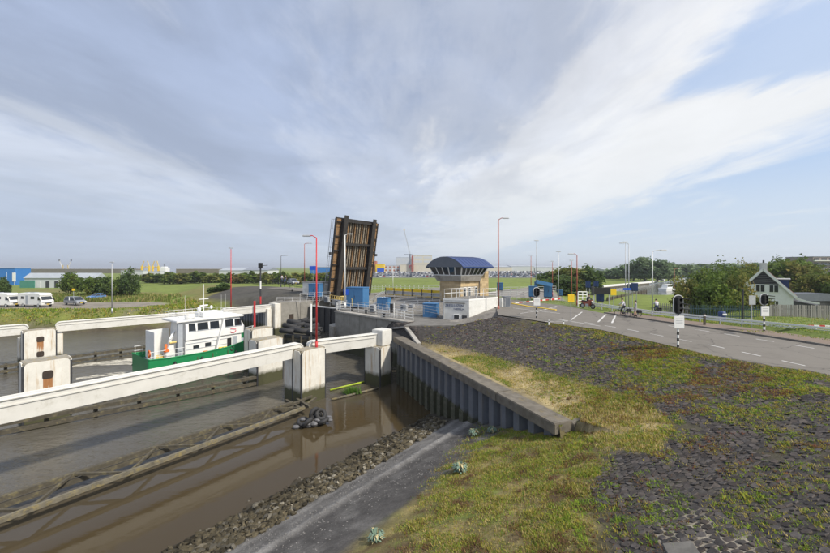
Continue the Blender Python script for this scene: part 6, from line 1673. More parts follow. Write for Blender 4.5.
def tree(x, y, z, h, r, kind, label, cat='tree', name='leafy_tree', trunk=.28, ry=None, leaf=.45, clumps=70, per=34, group=None, variant=0):
    key = (kind, variant, round(leaf / h, 2), clumps, per, trunk)
    t = thing(name, label, cat, (x, y, z), rng.random() * 6.28, group)
    if key not in _tree_cache:
        # unit tree, height 1, crown radius .4
        P, C = crown_cloud(clumps, per, .42, .42, (1 - trunk) * .52, trunk + (1 - trunk) * .48, leaf / h, *LEAF_PAL[kind], seed=hash(key[:2]) % 1000 + variant * 31)
        o = tri_cloud('crown', P, C, M['leaf'], t)
        tm_ = MB(); g = random.Random(variant)
        tm_.tube((0, 0, -.02), (.01, 0, trunk * 1.2), .022, .016, 7); tm_.tube((.01, 0, trunk * 1.2), (0, .02, .75), .016, .006, 6)
        for i in range(6):
            a = i * 1.05 + g.random(); z0 = trunk * (.9 + .2 * i * .8); z0 = min(z0, .6)
            tm_.tube((.005, 0, z0), (.26 * math.cos(a), .26 * math.sin(a), z0 + .2 + .1 * g.random()), .010, .004, 5)
        k = tm_.build('trunk', M['bark'], t)
        _tree_cache[key] = (o.data, k.data)
    else:
        o = obj('crown', _tree_cache[key][0], t); k = obj('trunk', _tree_cache[key][1], t)
    o.scale = k.scale = (r / .46, (ry or r) / .42, h)
    return t
def hz_(x, y): return float(H(np.array([x]), np.array([y]))[0])
def tree_px(px, py_top, wpx, y, kind, label, zbase=None, **k):
    x = xat(px, y); zb = hz_(x, y) - .1 if zbase is None else zbase; h = zat(py_top, y) - zb
    return tree(x, y, zb, h, wpx * y / FPX / 2, kind, label, **k)
# group round the house, from the road outwards
right = [
 (688, 279, 30, 52, 'olive', 'olive bush left of the nearest traffic light, by the canal', .12),
 (712, 283, 36, 50, 'mid', 'broad green bush behind the dark blue litter bin', .10),
 (736, 281, 34, 52, 'olive', 'yellow green bush behind the square sign', .10),
 (728, 267, 42, 66, 'mid', 'tall rounded tree left of the white gabled house', .2),
 (705, 270, 32, 72, 'mid', 'tree whose crown meets the canal bank in the middle distance', .2),
 (745, 266.5, 30, 75, 'olive', 'pale green tree touching the house gable', .2),
 (756, 295, 26, 49, 'olive', 'low shrub in front of the house windows', .06),
 (783, 262, 46, 95, 'mid', 'tall tree rising directly behind the house chimney', .22),
 (800, 267, 34, 90, 'olive', 'light green tree right of the house roof', .2),
 (826, 273.5, 34, 85, 'mid', 'bushy tree at the right edge below the apartment block', .2),
 (815, 276, 34, 72, 'olive', 'bush behind the long shed by the right edge', .12),
 (838, 279, 30, 68, 'mid', 'shrub cut off by the right edge of the picture', .12),
 (765, 270, 30, 110, 'dark', 'dark tree seen over the house from far behind', .2),
 (790, 260.5, 34, 130, 'mid', 'highest tree of the wood behind the house', .2),
 (800, 264, 30, 140, 'dark', 'dark tree left of the apartment block', .2),
]
for i, (px, pt, w, y, kd, lb, tr) in enumerate(right): tree_px(px, pt, w, y, kd, lb, trunk=tr, leaf=.34 if y < 80 else .6, clumps=150, per=46, variant=i % 6, group='trees and shrubs by the white house')
# wood beyond the canal
wood = [(618, 269, 20, 260), (633, 263.5, 20, 230), (645, 261, 22, 225), (658, 260, 22, 220), (668, 262.5, 20, 235), (680, 265, 20, 300), (692, 266, 20, 330), (704, 266, 22, 340), (716, 264, 22, 350), (728, 264.5, 24, 330), (742, 265.5, 22, 300), (757, 263.5, 24, 280), (606, 272, 16, 280)]
wl_ = ['leftmost low tree of the far wood', 'tree at the left shoulder of the far wood', 'second tall tree of the far wood behind the twin lamps', 'tallest tree of the far wood above the curved lamp', 'tree at the right shoulder of the far wood', 'first of the lower trees right of the tall far wood', 'second of the lower trees over the canal', 'lower far tree just above the canal end', 'far tree left of the house bushes', 'far tree peeping over the bushes by the bin', 'far tree over the square sign', 'far tree just left of the house gable', 'small far tree behind the matrix board']
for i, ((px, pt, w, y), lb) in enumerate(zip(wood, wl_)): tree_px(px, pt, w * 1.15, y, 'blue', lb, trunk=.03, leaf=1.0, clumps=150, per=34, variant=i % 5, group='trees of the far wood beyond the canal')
# round bush mound behind the plaza
for i, (px, pt, w, y, lb) in enumerate(((553, 272.5, 26, 120, 'left lobe of the dark bush mound behind the plaza'), (570, 268, 36, 118, 'highest bush of the dark mound behind the plaza'), (586, 270, 30, 116, 'right bush of the dark mound behind the plaza'), (562, 276, 34, 112, 'low front bush of the dark mound behind the plaza'))):
    tree_px(px, pt, w, y, 'olive' if i == 1 else 'dark', lb, trunk=.04, leaf=.6, clumps=170, per=40, variant=i, cat='bush', name='bush', group='bushes of the dark mound')
# left: hedge line and single trees
lf = [(130, 271, 20, 105, 'dark', 'dark round tree right of the long low shed'), (70, 274.5, 17, 110, 'mid', 'round green bush in front of the long low shed'), (92, 277.5, 15, 108, 'mid', 'green bush at the right end of the long low shed'),
      (106, 277, 16, 107, 'dark', 'dark bush behind the blue parked car'), (4, 279, 10, 108, 'dark', 'dark bush before the blue warehouse at the left edge'), (224, 284.5, 10, 96, 'dark', 'small dark shrub left of the red lamp behind the boat'), (213, 288, 7, 96, 'dark', 'smaller dark shrub on the left field edge'), (118, 279, 14, 104, 'mid', 'low green bush left of the dark round tree')]
for i, (px, pt, w, y, kd, lb) in enumerate(lf): tree_px(px, pt, w, y, kd, lb, trunk=.08, leaf=.45, clumps=110, per=36, variant=i % 4, group='bushes by the far parking lot')
hx = [150, 160, 170, 181, 191, 200, 210, 219, 228, 238, 247, 256, 266, 275, 285, 294, 303, 312, 321, 330]
for i, px in enumerate(hx):
    tree_px(px, 273.2 + 1.6 * rng.random(), 15, 190 + rng.uniform(-8, 8), 'mid' if i % 3 else 'olive', ('%s tree from the left in the hedge across the left field' % ['first', 'second', 'third', 'fourth', 'fifth', 'sixth', 'seventh', 'eighth', 'ninth', 'tenth', 'eleventh', 'twelfth', 'thirteenth', 'fourteenth', 'fifteenth', 'sixteenth', 'seventeenth', 'eighteenth', 'nineteenth', 'last'][i]), trunk=.05, leaf=.8, clumps=80, per=26, variant=i % 5, name='hedge_tree', group='hedge trees across the left field')

# ------------------------------------------------------------------ white gabled house
def house():
    y = 60; c = Vector((xat(770, y), y, 3.9))
    t = thing('gabled_house', 'white house with steep tiled roof and dark gable boarding', 'house', c, R(-44))
    # local: gable faces -y; ridge runs back along +y; ridge x = -1.2
    rx, rzt, ex, ez, lx, lz = -.8, 7.75, 3.0, 3.3, -3.6, 4.45
    D = 8.0
    prof = [(lx + .15, 0), (ex - .35, 0), (ex - .35, 3.5), (rx, rzt - .2), (lx + .15, lz + .1)]
    MB().extr(prof, 0, D).build('wall', M['white'], t)
    # dark boarding on the gable as separate boards
    zb = 5.3; n = 10
    for i in range(n):
        z0 = zb + (rzt - .35 - zb) * i / n; z1 = zb + (rzt - .35 - zb) * (i + 1) / n - .03
        def lim(z): return max(lx + .2, rx - (rzt - .35 - z) * (rx - lx) / (rzt - lz)), rx + (rzt - .35 - z) * (ex - .35 - rx) / (rzt - .2 - 3.5)
        a0, b0 = lim(z0); a1, b1 = lim(z1)
        MB().add([(a0, -.06, z0), (b0, -.06, z0), (b1, -.05, z1), (a1, -.05, z1), (a0, .02, z0), (b0, .02, z0), (b1, .02, z1), (a1, .02, z1)], [(0, 1, 2, 3), (0, 4, 5, 1), (3, 2, 6, 7), (1, 5, 6, 2), (0, 3, 7, 4)]).build('gable_board', M['black'], t)
    tile = mottle('roof_tiles', (0.085, 0.045, 0.035), (0.13, 0.065, 0.05), 4, 0.8, .3)
    r = thing('roof_tmp', None, None) if False else None
    rf = MB()
    for (xa, za, xb, zb_) in ((rx, rzt, ex, ez), (rx, rzt, lx, lz)):
        d = Vector((xb - xa, 0, zb_ - za)).normalized(); nrm = Vector((-d.z, 0, d.x)); nrm = nrm if nrm.z > 0 else -nrm
        p = [Vector((xa, -.35, za)), Vector((xb, -.35, zb_)), Vector((xb, D + .3, zb_)), Vector((xa, D + .3, za))]
        rf.add(p + [q + nrm * .18 for q in p], [(3, 2, 1, 0), (4, 5, 6, 7), (0, 1, 5, 4), (1, 2, 6, 5), (2, 3, 7, 6), (3, 0, 4, 7)])
    ro = rf.build('roof', tile, t)
    for (xa, za, xb, zb_) in ((rx, rzt, ex, ez), (rx, rzt, lx, lz)):
        nrow = 12 if xb > xa else 5
        for i in range(nrow):
            k = (i + .5) / nrow; MB().tube((xa + (xb - xa) * k, -.3, za + (zb_ - za) * k + .19), (xa + (xb - xa) * k, D + .25, za + (zb_ - za) * k + .19), .05, .05, 5).build('tile_row', tile, ro)
        MB().bar((xa, -.40, za + .02), (xb, -.40, zb_ + .02), .07, .34).build('bargeboard', M['white'], t)
    MB().span(rx - .45, rx + .45, 1.8, 2.6, rzt - .6, rzt + 1.05).build('chimney', M['white_wall'], ro); MB().tube((rx, 2.2, rzt + 1.05), (rx, 2.2, rzt + 1.5), .13, .11, 8).build('chimney_pot', M['dark_metal'], ro)
    for xa, xb, za, zb_ in ((-1.65, -.65, 4.05, 5.15), (-.05, .95, 4.05, 5.15), (.25, .95, 1.85, 2.6)):
        w = MB().span(xa - .09, xb + .09, -.07, .0, za - .09, zb_ + .09).build('window', M['white'], t); MB().span(xa, xb, -.085, -.06, za, zb_).build('pane', M['glass'], w); MB().span((xa + xb) / 2 - .04, (xa + xb) / 2 + .04, -.1, -.085, za, zb_).build('glazing_bar', M['white'], w)
    # dormer on the right slope
    dm_ = MB(); dm_.span(.9, 2.2, 2.2, 4.2, 4.4, 6.05); dq = dm_.build('dormer', M['bluedark'], t); MB().span(.75, 2.4, 2.0, 4.4, 6.05, 6.22).build('dormer_roof', M['white'], dq)
    # lean-to with white fascia and dark shed to the right
    MB().extr([(2.7, 0), (5.4, 0), (5.4, 2.2), (2.7, 2.75)], .6, 5).build('lean_to', M['dark_metal'], t)
    MB().bar((2.9, .35, 3.15), (4.0, .35, 2.75), .1, .3).build('fascia', M['white'], t); MB().bar((4.0, .35, 2.75), (5.5, .35, 2.5), .1, .24).build('fascia', M['white'], t)
    return t
house()
sh = thing('garden_shed', 'long grey roofed shed right of the white house', 'shed', (xat(803, 66), 66, 3.8), R(6))
MB().span(-3.5, 6.5, 0, 3.5, 0, 2.1).build('wall', M['dark_metal'], sh); MB().extr([(-3.9, 2.1), (6.9, 2.1), (6.9, 2.25), (5.9, 3.4), (-2.9, 3.4), (-3.9, 2.25)], -.2, 3.7).build('roof', M['roof_grey'], sh)
# ------------------------------------------------------------------ fences
def picket(pts, z0f, h, label, mat, w=.12, gap=.20, group=None, rails=2):
    t = thing('picket_fence', label, 'fence', (0, 0, 0), 0, group)
    pme = MB().box((0, 0, h / 2), (w, .025, h), 0, .92).mesh('picket', mat)
    for p, q in zip(pts[:-1], pts[1:]):
        p, q = Vector(p), Vector(q); l = (q - p).length; n = int(l / gap); a = math.atan2(q.y - p.y, q.x - p.x)
        for i in range(n):
            k = p.lerp(q, i / n); o = obj('picket', pme, t); o.location = (k.x, k.y, z0f(k.x, k.y) + rng.uniform(-.03, .02)); o.rotation_euler = (rng.uniform(-.015, .015), rng.uniform(-.012, .012), a)
        for j in range(rails):
            zz_ = h * (.25 + .5 * j); MB().bar((p.x, p.y + .03, z0f(p.x, p.y) + zz_), (q.x, q.y + .03, z0f(q.x, q.y) + zz_), .05, .08).build('rail', mat, t)
    return t
wood_grey = mottle('grey_fence_wood', (0.20, 0.19, 0.175), (0.31, 0.295, 0.27), 5, 0.9, .3, perobj=.4)
paint_teal = mottle('teal_fence', (0.030, 0.065, 0.075), (0.045, 0.085, 0.095), 4, 0.6, .05)
picket([atY(771, 317, 37.5), atY(832, 323.5, 36.5)], lambda x, y: zat(322, 37), 1.7, 'tall grey board fence in front of the white house', wood_grey, .16, .19)
picket([atY(690, 316, 38.5), atY(771, 318, 37.5)], lambda x, y: zat(320, 38), 1.5, 'teal blue bar fence below the bushes', paint_teal, .05, .16)
picket([atY(655, 311, 42), atY(690, 316, 38.5)], lambda x, y: zat(315, 40), 1.15, 'pale weathered picket fence behind the pedestrian', wood_grey, .08, .22)
# white low planks along the right end of the guard rail
dmk = thing('red_marker_boards', 'dark red and white boards beyond the guard rail at the right edge', 'barrier', atY(822, 333, 30.5), R(-8))
for i in range(5): MB().span(-1 + i * .4, -.6 + i * .4, -.03, .03, .35, .65).build('board', M['red'] if i % 2 == 0 else M['white'], dmk)
for x in (-.8, .8): MB().span(x - .04, x + .04, -.02, .06, -.2, .6).build('leg', M['grey_metal'], dmk)

# ------------------------------------------------------------------ vehicles
def wheel(parent, x, y, r, w=.2):
    o = MB().tube((x, y - w / 2, r), (x, y + w / 2, r), r, r, 16).build('wheel', M['rubber'], parent)
    s = -1 if y < 0 else 1
    MB().tube((x, y + s * w / 2, r), (x, y + s * (w / 2 + .012), r), r * .62, r * .58, 12).build('rim', M['grey_metal'], o)
def car(loc, rz, label, paint, lng=4.2, wid=1.75, hgt=1.5, van=False, roofbox=None):
    t = thing('parked_car', label, 'car', loc, rz); w = wid / 2
    if van: low = [(-lng / 2, .35), (lng / 2, .35), (lng / 2, .85), (lng * .36, 1.05), (-lng / 2 + .05, 1.08), (-lng / 2, .9)]
    else: low = [(-lng / 2, .35), (lng / 2, .35), (lng / 2, .72), (lng * .27, .92), (-lng / 2 + .08, .95), (-lng / 2, .75)]
    MB().extr(low, -w, w).build('body', paint, t, bevel=.07)
    zb = 1.02 if van else .90
    a, b = (-lng / 2 + .1, lng * .33) if van else (-lng / 2 + .25, lng * .22)
    ra, rb = (a + .25, b - .85) if van else (a + .55, b - .75)
    cab = MB(); cab.add([(a, -w + .04, zb), (b, -w + .04, zb), (b, w - .04, zb), (a, w - .04, zb), (ra, -w + .2, hgt), (rb, -w + .2, hgt), (rb, w - .2, hgt), (ra, w - .2, hgt)], [(3, 2, 1, 0), (4, 5, 6, 7), (0, 1, 5, 4), (1, 2, 6, 5), (2, 3, 7, 6), (3, 0, 4, 7)])
    cabin = cab.build('cabin', M['glass'], t)
    MB().span(ra - .04, rb + .04, -w + .17, w - .17, hgt - .03, hgt + .03).build('roof', paint, t, bevel=.02)
    for s in (-1, 1):
        for fx, fr in ((b, rb), (a, ra), ((a + b) / 2, (ra + rb) / 2)): MB().bar((fx, s * (w - .035), zb), (fr, s * (w - .19), hgt), .07, .05).build('pillar', paint, cabin)
        MB().span(lng / 2 - .06, lng / 2 + .015, s * w * .78 - .18, s * w * .78 + .18, .62, .78).build('headlight', M['white'], t)
        MB().span(-lng / 2 - .012, -lng / 2 + .05, s * w * .8 - .14, s * w * .8 + .14, .65, .85).build('tail_light', M['red'], t)
        for x in (-lng * .31, lng * .31): wheel(t, x, s * (w - .08), .32)
    MB().span(lng / 2 - .02, lng / 2 + .02, -.45, .45, .42, .58).build('grille', M['black'], t)
    MB().span(lng / 2 + .02, lng / 2 + .03, -.26, .26, .44, .54).build('number_plate', M['yellow'], t)
    return t
def camper(loc, rz, label):
    t = thing('motorhome', label, 'motorhome', loc, rz)
    prof = [(-3.4, .45), (3.3, .45), (3.4, 1.15), (3.15, 1.45), (2.75, 2.2), (2.9, 2.55), (2.4, 2.88), (-3.3, 2.9), (-3.4, 2.7)]
    MB().extr(prof, -1.12, 1.12).build('body', M['white'], t, bevel=.06)
    MB().add([(3.19, -.98, 1.5), (3.19, .98, 1.5), (2.80, .92, 2.2), (2.80, -.92, 2.2), (3.12, -.98, 1.44), (3.12, .98, 1.44), (2.7, .92, 2.2), (2.7, -.92, 2.2)], [(0, 1, 2, 3), (0, 4, 5, 1), (1, 5, 6, 2), (3, 7, 4, 0)]).build('windscreen', M['glass'], t)
    for s in (-1, 1):
        MB().add([(2.25, s * 1.135, 1.45), (2.95, s * 1.135, 1.45), (2.62, s * 1.135, 2.15), (2.25, s * 1.135, 2.15)], [(0, 1, 2, 3) if s < 0 else (3, 2, 1, 0)]).build('cab_window', M['glass'], t)
        for xa, xb in ((.3, 1.3), (-2.4, -1.6)): MB().span(xa, xb, s * 1.10, s * 1.14, 1.65, 2.2).build('window', M['glass'], t)
        MB().span(-1.1, -.5, s * 1.10, s * 1.135, .6, 2.4).build('door', M['deck_grey'], t)
        MB().span(3.33, 3.42, s * .82 - .2, s * .82 + .2, .95, 1.12).build('headlight', M['grey_metal'], t)
        for x in (-1.9, 2.35): wheel(t, x, s * 1.02, .36)
        MB().bar((3.0, s * 1.2, 1.8), (3.15, s * 1.28, 1.35), .08, .16).build('mirror', M['black'], t)
    MB().span(3.36, 3.43, -.6, .6, .72, .9).build('grille', M['black'], t); MB().span(3.4, 3.44, -.26, .26, .5, .62).build('number_plate', M['yellow'], t)
    MB().span(-1.0, .2, -.4, .4, 2.9, 3.02).build('roof_hatch', M['deck_grey'], t); MB().span(-2.6, -1.7, -.35, .35, 2.9, 3.0).build('roof_hatch', M['deck_grey'], t)
pl = lambda px, py: at(px, py, 3.62)
silver = mottle('silver_paint', (0.36, 0.38, 0.41), (0.42, 0.44, 0.47), 2, .3, 0, metal=.4); bluep = mottle('light_blue_paint', (0.10, 0.22, 0.48), (0.12, 0.25, 0.52), 2, .3, 0); redp = mottle('maroon_paint', (0.22, 0.02, 0.035), (0.26, 0.03, 0.045), 2, .3, 0)
def face_cam(p, off): return math.atan2(-p.y, -p.x) + R(off)
p = pl(36, 306.3); camper((p.x, p.y, 3.6), face_cam(p, 32), 'whole white motorhome facing the camera on the far lot')
p = pl(1, 306.5); camper((p.x, p.y, 3.6), face_cam(p, 40), 'white motorhome cut off by the left edge on the far lot')
p = pl(75, 304.5); car((p.x, p.y, 3.6), face_cam(p, 28), 'silver people carrier parked right of the motorhome', silver, 4.7, 1.85, 1.75, True)
p = pl(96.5, 299.0); car((p.x, p.y, 3.6), face_cam(p, -60), 'small light blue car at the right end of the lot', bluep, 3.8, 1.65, 1.45)
p = pl(16, 301.5); car((p.x, p.y, 3.6), face_cam(p, -50), 'dark red car between the two motorhomes', redp, 4.0, 1.7, 1.45)
ysn = sign(73.5, 300, 288.6, 82, 'small yellow sign board behind the silver people carrier', 3.0, 2.2, 'yellow')
# hundreds of new cars on the far storage lot
def lot_car(paint):
    mb = MB(); mb.extr([(-2.1, .3), (2.1, .3), (2.1, .72), (1.1, .95), (-2.0, 1.0)], -.87, .87); mb.mi = 1
    mb.add([(-1.9, -.8, .97), (1.1, -.8, .94), (1.1, .8, .94), (-1.9, .8, .97), (-1.4, -.65, 1.48), (.35, -.65, 1.48), (.35, .65, 1.48), (-1.4, .65, 1.48)], [(0, 1, 5, 4), (1, 2, 6, 5), (2, 3, 7, 6), (3, 0, 4, 7)]); mb.mi = 0
    mb.add([(-1.45, -.66, 1.49), (.4, -.66, 1.49), (.4, .66, 1.49), (-1.45, .66, 1.49)], [(0, 1, 2, 3)]); mb.mi = 2
    for x in (-1.3, 1.3):
        for y in (-.86, .86): mb.tube((x, y - .03, .32), (x, y + .03, .32), .32, .32, 8)
    return mb.mesh('stored_car', [paint, M['glass'], M['rubber']])
paints = [mottle('lot_white', (.66, .67, .69), (.72, .73, .74), 1, .3, 0), mottle('lot_silver', (.34, .36, .40), (.40, .42, .45), 1, .3, 0), mottle('lot_black', (.025, .027, .035), (.04, .04, .05), 1, .25, 0), mottle('lot_grey', (.12, .13, .16), (.16, .17, .2), 1, .3, 0), mottle('lot_blue', (.04, .08, .2), (.06, .1, .24), 1, .3, 0), mottle('lot_red', (.30, .03, .03), (.34, .04, .04), 1, .3, 0)]
pn = ['white', 'silver', 'black', 'grey', 'blue', 'red']; lm = [lot_car(q) for q in paints]; cnt = 0
for y in (300, 322, 350, 385, 430):
    x = xat(374, y)
    while x < xat(562, y):
        if cnt < 295 and rng.random() < .93:
            k = rng.choices(range(6), [5, 3, 3.4, 3, 1.6, .6])[0]; o = obj('stored_car', lm[k]); o.location = (x, y + rng.uniform(-1, 1), hz_(x, y) + .02); o.rotation_euler = (0, 0, R(90 + rng.uniform(-3, 3)) + (math.pi if rng.random() < .5 else 0))
            tag(o, '%s car in the long rows of the far storage lot' % pn[k], 'car', '%s cars stored on the far lot' % pn[k]); cnt += 1
        x += 2.7 * y / 300 * 1.0 if y < 330 else 3.0 * y / 300
rest = MB()
for y in (470, 520, 580, 650):
    x = xat(374, y)
    while x < xat(600, y):
        rest.mi = rng.randrange(4); z = hz_(x, y); rest.box((x, y, z + .55), (1.75, 4.2, .6)); rest.box((x, y, z + 1.15), (1.5, 2.2, .6), 0, .8); x += 3.2
tag(rest.build('stored_cars_beyond', paints[:4]), 'far rows of stored cars merging into a band', 'cars', kind='stuff')

# ------------------------------------------------------------------ people and two-wheelers
def person(loc, rz, label, top, legs, joints, shoes='black', skirt=None, scale=1.0, helmet=None, bare_legs=False):
    t = thing('person', label, 'person', loc, rz)
    J = joints
    order = ['pelvis', 'belly', 'chest', 'neck', 'head', 'crown', 'l_sh', 'l_el', 'l_wr', 'l_ha', 'r_sh', 'r_el', 'r_wr', 'r_ha', 'l_hip', 'l_kn', 'l_an', 'l_toe', 'r_hip', 'r_kn', 'r_an', 'r_toe']
    edges = [('pelvis', 'belly'), ('belly', 'chest'), ('chest', 'neck'), ('neck', 'head'), ('head', 'crown')] + [(a + '_' + x, a + '_' + y) for a in 'lr' for x, y in (('sh', 'el'), ('el', 'wr'), ('wr', 'ha'), ('hip', 'kn'), ('kn', 'an'), ('an', 'toe'))] + [('chest', 'l_sh'), ('chest', 'r_sh'), ('pelvis', 'l_hip'), ('pelvis', 'r_hip')]
    rad = dict(pelvis=(.15, .12), belly=(.14, .11), chest=(.16, .12), neck=(.055, .055), head=(.085, .10), crown=(.075, .085), sh=(.075, .07), el=(.047, .047), wr=(.032, .03), ha=(.04, .02), hip=(.095, .095), kn=(.06, .06), an=(.042, .042), toe=(.045, .035))
    me = bpy.data.meshes.new('body'); me.from_pydata([Vector(J[k]) * scale for k in order], [(order.index(a), order.index(b)) for a, b in edges], []); o = bpy.data.objects.new('tmp_body', me); COL.objects.link(o)
    md = o.modifiers.new('s', 'SKIN'); sv = me.skin_vertices[0].data
    for i, k in enumerate(order):
        q = rad.get(k) or rad[k[2:]]; sv[i].radius = (q[0] * scale, q[1] * scale); sv[i].use_root = (k == 'pelvis')
    sd = o.modifiers.new('b', 'SUBSURF'); sd.levels = sd.render_levels = 1
    bpy.context.view_layer.update(); dg = bpy.context.evaluated_depsgraph_get(); bm_ = bpy.data.meshes.new_from_object(o.evaluated_get(dg)); bpy.data.objects.remove(o)
    bm_.materials.clear()
    for m in (M['skin'], top, legs, M[shoes]): bm_.materials.append(m)
    pts = np.array([J[k] for k in order]) * scale; zone = {}
    for k in order:
        zone[k] = 0 if k in ('head', 'crown', 'neck') or k.endswith('ha') or k.endswith('wr') else 3 if k.endswith('toe') or k.endswith('an') else (0 if bare_legs and k.endswith('kn') else 2) if k.endswith(('hip', 'kn')) or k == 'pelvis' else 1
    for p_ in bm_.polygons: p_.material_index = zone[order[int(np.argmin(((pts - np.array(p_.center)) ** 2).sum(1)))]]; p_.use_smooth = True
    body = obj('body', bm_, t)
    fg = MB()
    for a in 'lr':
        h_ = Vector(J[a + '_ha']) * scale; w_ = Vector(J[a + '_wr']) * scale; d = (h_ - w_).normalized(); sdv = d.orthogonal().normalized()
        for i in range(4): b0 = h_ + sdv * (.012 * (i - 1.5)); k1 = b0 + d * (.045 - .006 * abs(i - 1)); fg.tube(b0, k1, .009, .008, 5); fg.tube(k1, k1 + d * .03 + d.cross(sdv) * .018, .008, .006, 5)
        fg.tube(w_.lerp(h_, .4) + sdv * .03, h_ + sdv * .055, .010, .007, 5)
    fg.build('fingers', M['skin'], body)
    hd = Vector(J['head']) * scale; hr = MB(); fwd = (Vector(J.get('face', (1, 0, 0)))).normalized()
    cr = Vector(J['crown']) * scale
    hr.ball(cr - fwd * .02, .105 * scale, 10, 6, (1, 1, .85)); hr.build('helmet' if helmet else 'hair', M[helmet] if helmet else M['hair'], t, smooth=True)
    fc = MB(); mid = hd.lerp(cr, .35); side = Vector((-fwd.y, fwd.x, 0))
    for s in (-1, 1): fc.ball(mid + fwd * .09 + side * .034 * s, .012, 6, 4); fc.ball(mid + side * .092 * s, .022, 6, 4)
    fc.tube(mid + fwd * .088, mid + fwd * .118 - Vector((0, 0, .035)), .012, .016, 6); fc.tube(hd + fwd * .085 - side * .022 - Vector((0, 0, .03)), hd + fwd * .085 + side * .022 - Vector((0, 0, .03)), .008, .008, 5)
    fc.build('face_features', M['skin'], t)
    if skirt: MB().tube((0, 0, .55 * scale), (0, 0, 1.25 * scale), .24, .15, 12).build('dress', skirt, t, smooth=True)
    return t
def stand(step=.0, arm=.1, z=0.0):
    return dict(pelvis=(0, 0, .95), belly=(0, 0, 1.12), chest=(.01, 0, 1.33), neck=(.02, 0, 1.50), head=(.035, 0, 1.60), crown=(.03, 0, 1.70),
        l_sh=(0, .17, 1.40), l_el=(-.03 + arm, .22, 1.13), l_wr=(.08 + arm, .22, .92), l_ha=(.11 + arm, .21, .85), r_sh=(0, -.17, 1.40), r_el=(-.03 - arm, -.22, 1.13), r_wr=(.05 - arm, -.22, .92), r_ha=(.07 - arm, -.21, .85),
        l_hip=(0, .09, .88), l_kn=(.05 + step, .10, .49), l_an=(.0 + step, .10, .08), l_toe=(.16 + step, .11, .03), r_hip=(0, -.09, .88), r_kn=(.04 - step * .6, -.10, .49), r_an=(-.04 - step, -.10, .08), r_toe=(.12 - step, -.11, .03))
def seated(hz=.95, reach=.5, hb=1.05, foot=.25):
    return dict(pelvis=(0, 0, hz), belly=(.05, 0, hz + .17), chest=(.13, 0, hz + .38), neck=(.19, 0, hz + .55), head=(.23, 0, hz + .64), crown=(.23, 0, hz + .75),
        l_sh=(.13, .17, hz + .45), l_el=(.30, .24, hz + .25), l_wr=(reach, .25, hb + .02), l_ha=(reach + .07, .25, hb), r_sh=(.13, -.17, hz + .45), r_el=(.30, -.24, hz + .25), r_wr=(reach, -.25, hb + .02), r_ha=(reach + .07, -.25, hb),
        l_hip=(.02, .09, hz - .05), l_kn=(.38, .11, hz - .22), l_an=(.22, .11, foot + .06), l_toe=(.37, .12, foot), r_hip=(.02, -.09, hz - .05), r_kn=(.30, -.11, hz - .42), r_an=(.12, -.11, foot - .12), r_toe=(.27, -.12, foot - .17))
def bicycle(loc, rz, label, paint):
    t = thing('bicycle', label, 'bicycle', loc, rz)
    for x in (-.52, .55):
        w = MB().torus((x, 0, .34), (0, 1, 0), .32, .028, 20, 6).build('wheel', M['rubber'], t, smooth=True)
        sp_ = MB(); 
        for i in range(8): a = i * math.pi / 8; sp_.tube((x - .3 * math.cos(a), 0, .34 - .3 * math.sin(a)), (x + .3 * math.cos(a), 0, .34 + .3 * math.sin(a)), .005, .005, 4)
        sp_.build('spokes', M['grey_metal'], w)
    f = MB(); bbk, st_, hd_ = (-.05, 0, .30), (-.18, 0, .82), (.36, 0, .86)
    for a, b in ((bbk, st_), (bbk, hd_), (st_, hd_), (bbk, (-.52, 0, .34)), ((-.16, 0, .72), (-.52, 0, .34)), (hd_, (.55, 0, .34))): f.tube(a, b, .02, .02, 6)
    f.build('frame', paint, t)
    MB().tube((.34, 0, .86), (.31, 0, 1.06), .018).tube((.31, -.28, 1.08), (.31, .28, 1.08), .016).tube((.31, .28, 1.08), (.2, .29, 1.07), .018).tube((.31, -.28, 1.08), (.2, -.29, 1.07), .018).build('handlebar', M['dark_metal'], t)
    MB().box((-.21, 0, .93), (.26, .15, .06), 0, .8).tube((-.18, 0, .82), (-.2, 0, .92), .016).build('saddle', M['black'], t)
    MB().box((-.6, 0, .74), (.36, .14, .02)).build('carrier', M['dark_metal'], t); MB().box((-.6, .14, .58), (.34, .12, .30)).box((-.6, -.14, .58), (.34, .12, .30)).build('pannier', M['black'], t)
    MB().tube((-.05, -.12, .30), (-.05, .12, .30), .09, .09, 12).build('chainring', M['dark_metal'], t)
    return t
GZ = 6.905
def gp(px, y): return Vector((xat(px, y), y, GZ))
p1 = gp(623, 38.6); bicycle(p1, R(178), 'black bicycle with white topped rider on the road', M['black'])
pj = seated(1.0, .48, 1.1, .30); person(p1 + Vector((.14, 0, 0)), R(178), 'cyclist in a white top seated on the front bicycle', M['cloth_white'], M['cloth_dark'], pj)
p2 = gp(636, 37.2); bicycle(p2 + Vector((-.1, .35, 0)), R(176), 'dark bicycle held by the person in grey', M['dark_metal'])
person(p2 + Vector((-.15, -.2, 0)), R(172), 'person in grey clothes walking a bicycle on the road', M['cloth_grey'], M['cloth_grey'], stand(.12, .12), bare_legs=True)
p3 = gp(657, 39.5); p3.z = 6.98; bicycle(p3 + Vector((0, .1, 0)), R(80), 'bicycle ridden away along the far cycle path', M['black'])
person(p3, R(80), 'cyclist with dark hair and white top beyond the guard rail', M['cloth_white'], M['cloth_blue'], seated(.92, .42, 1.05, .25), scale=.92)
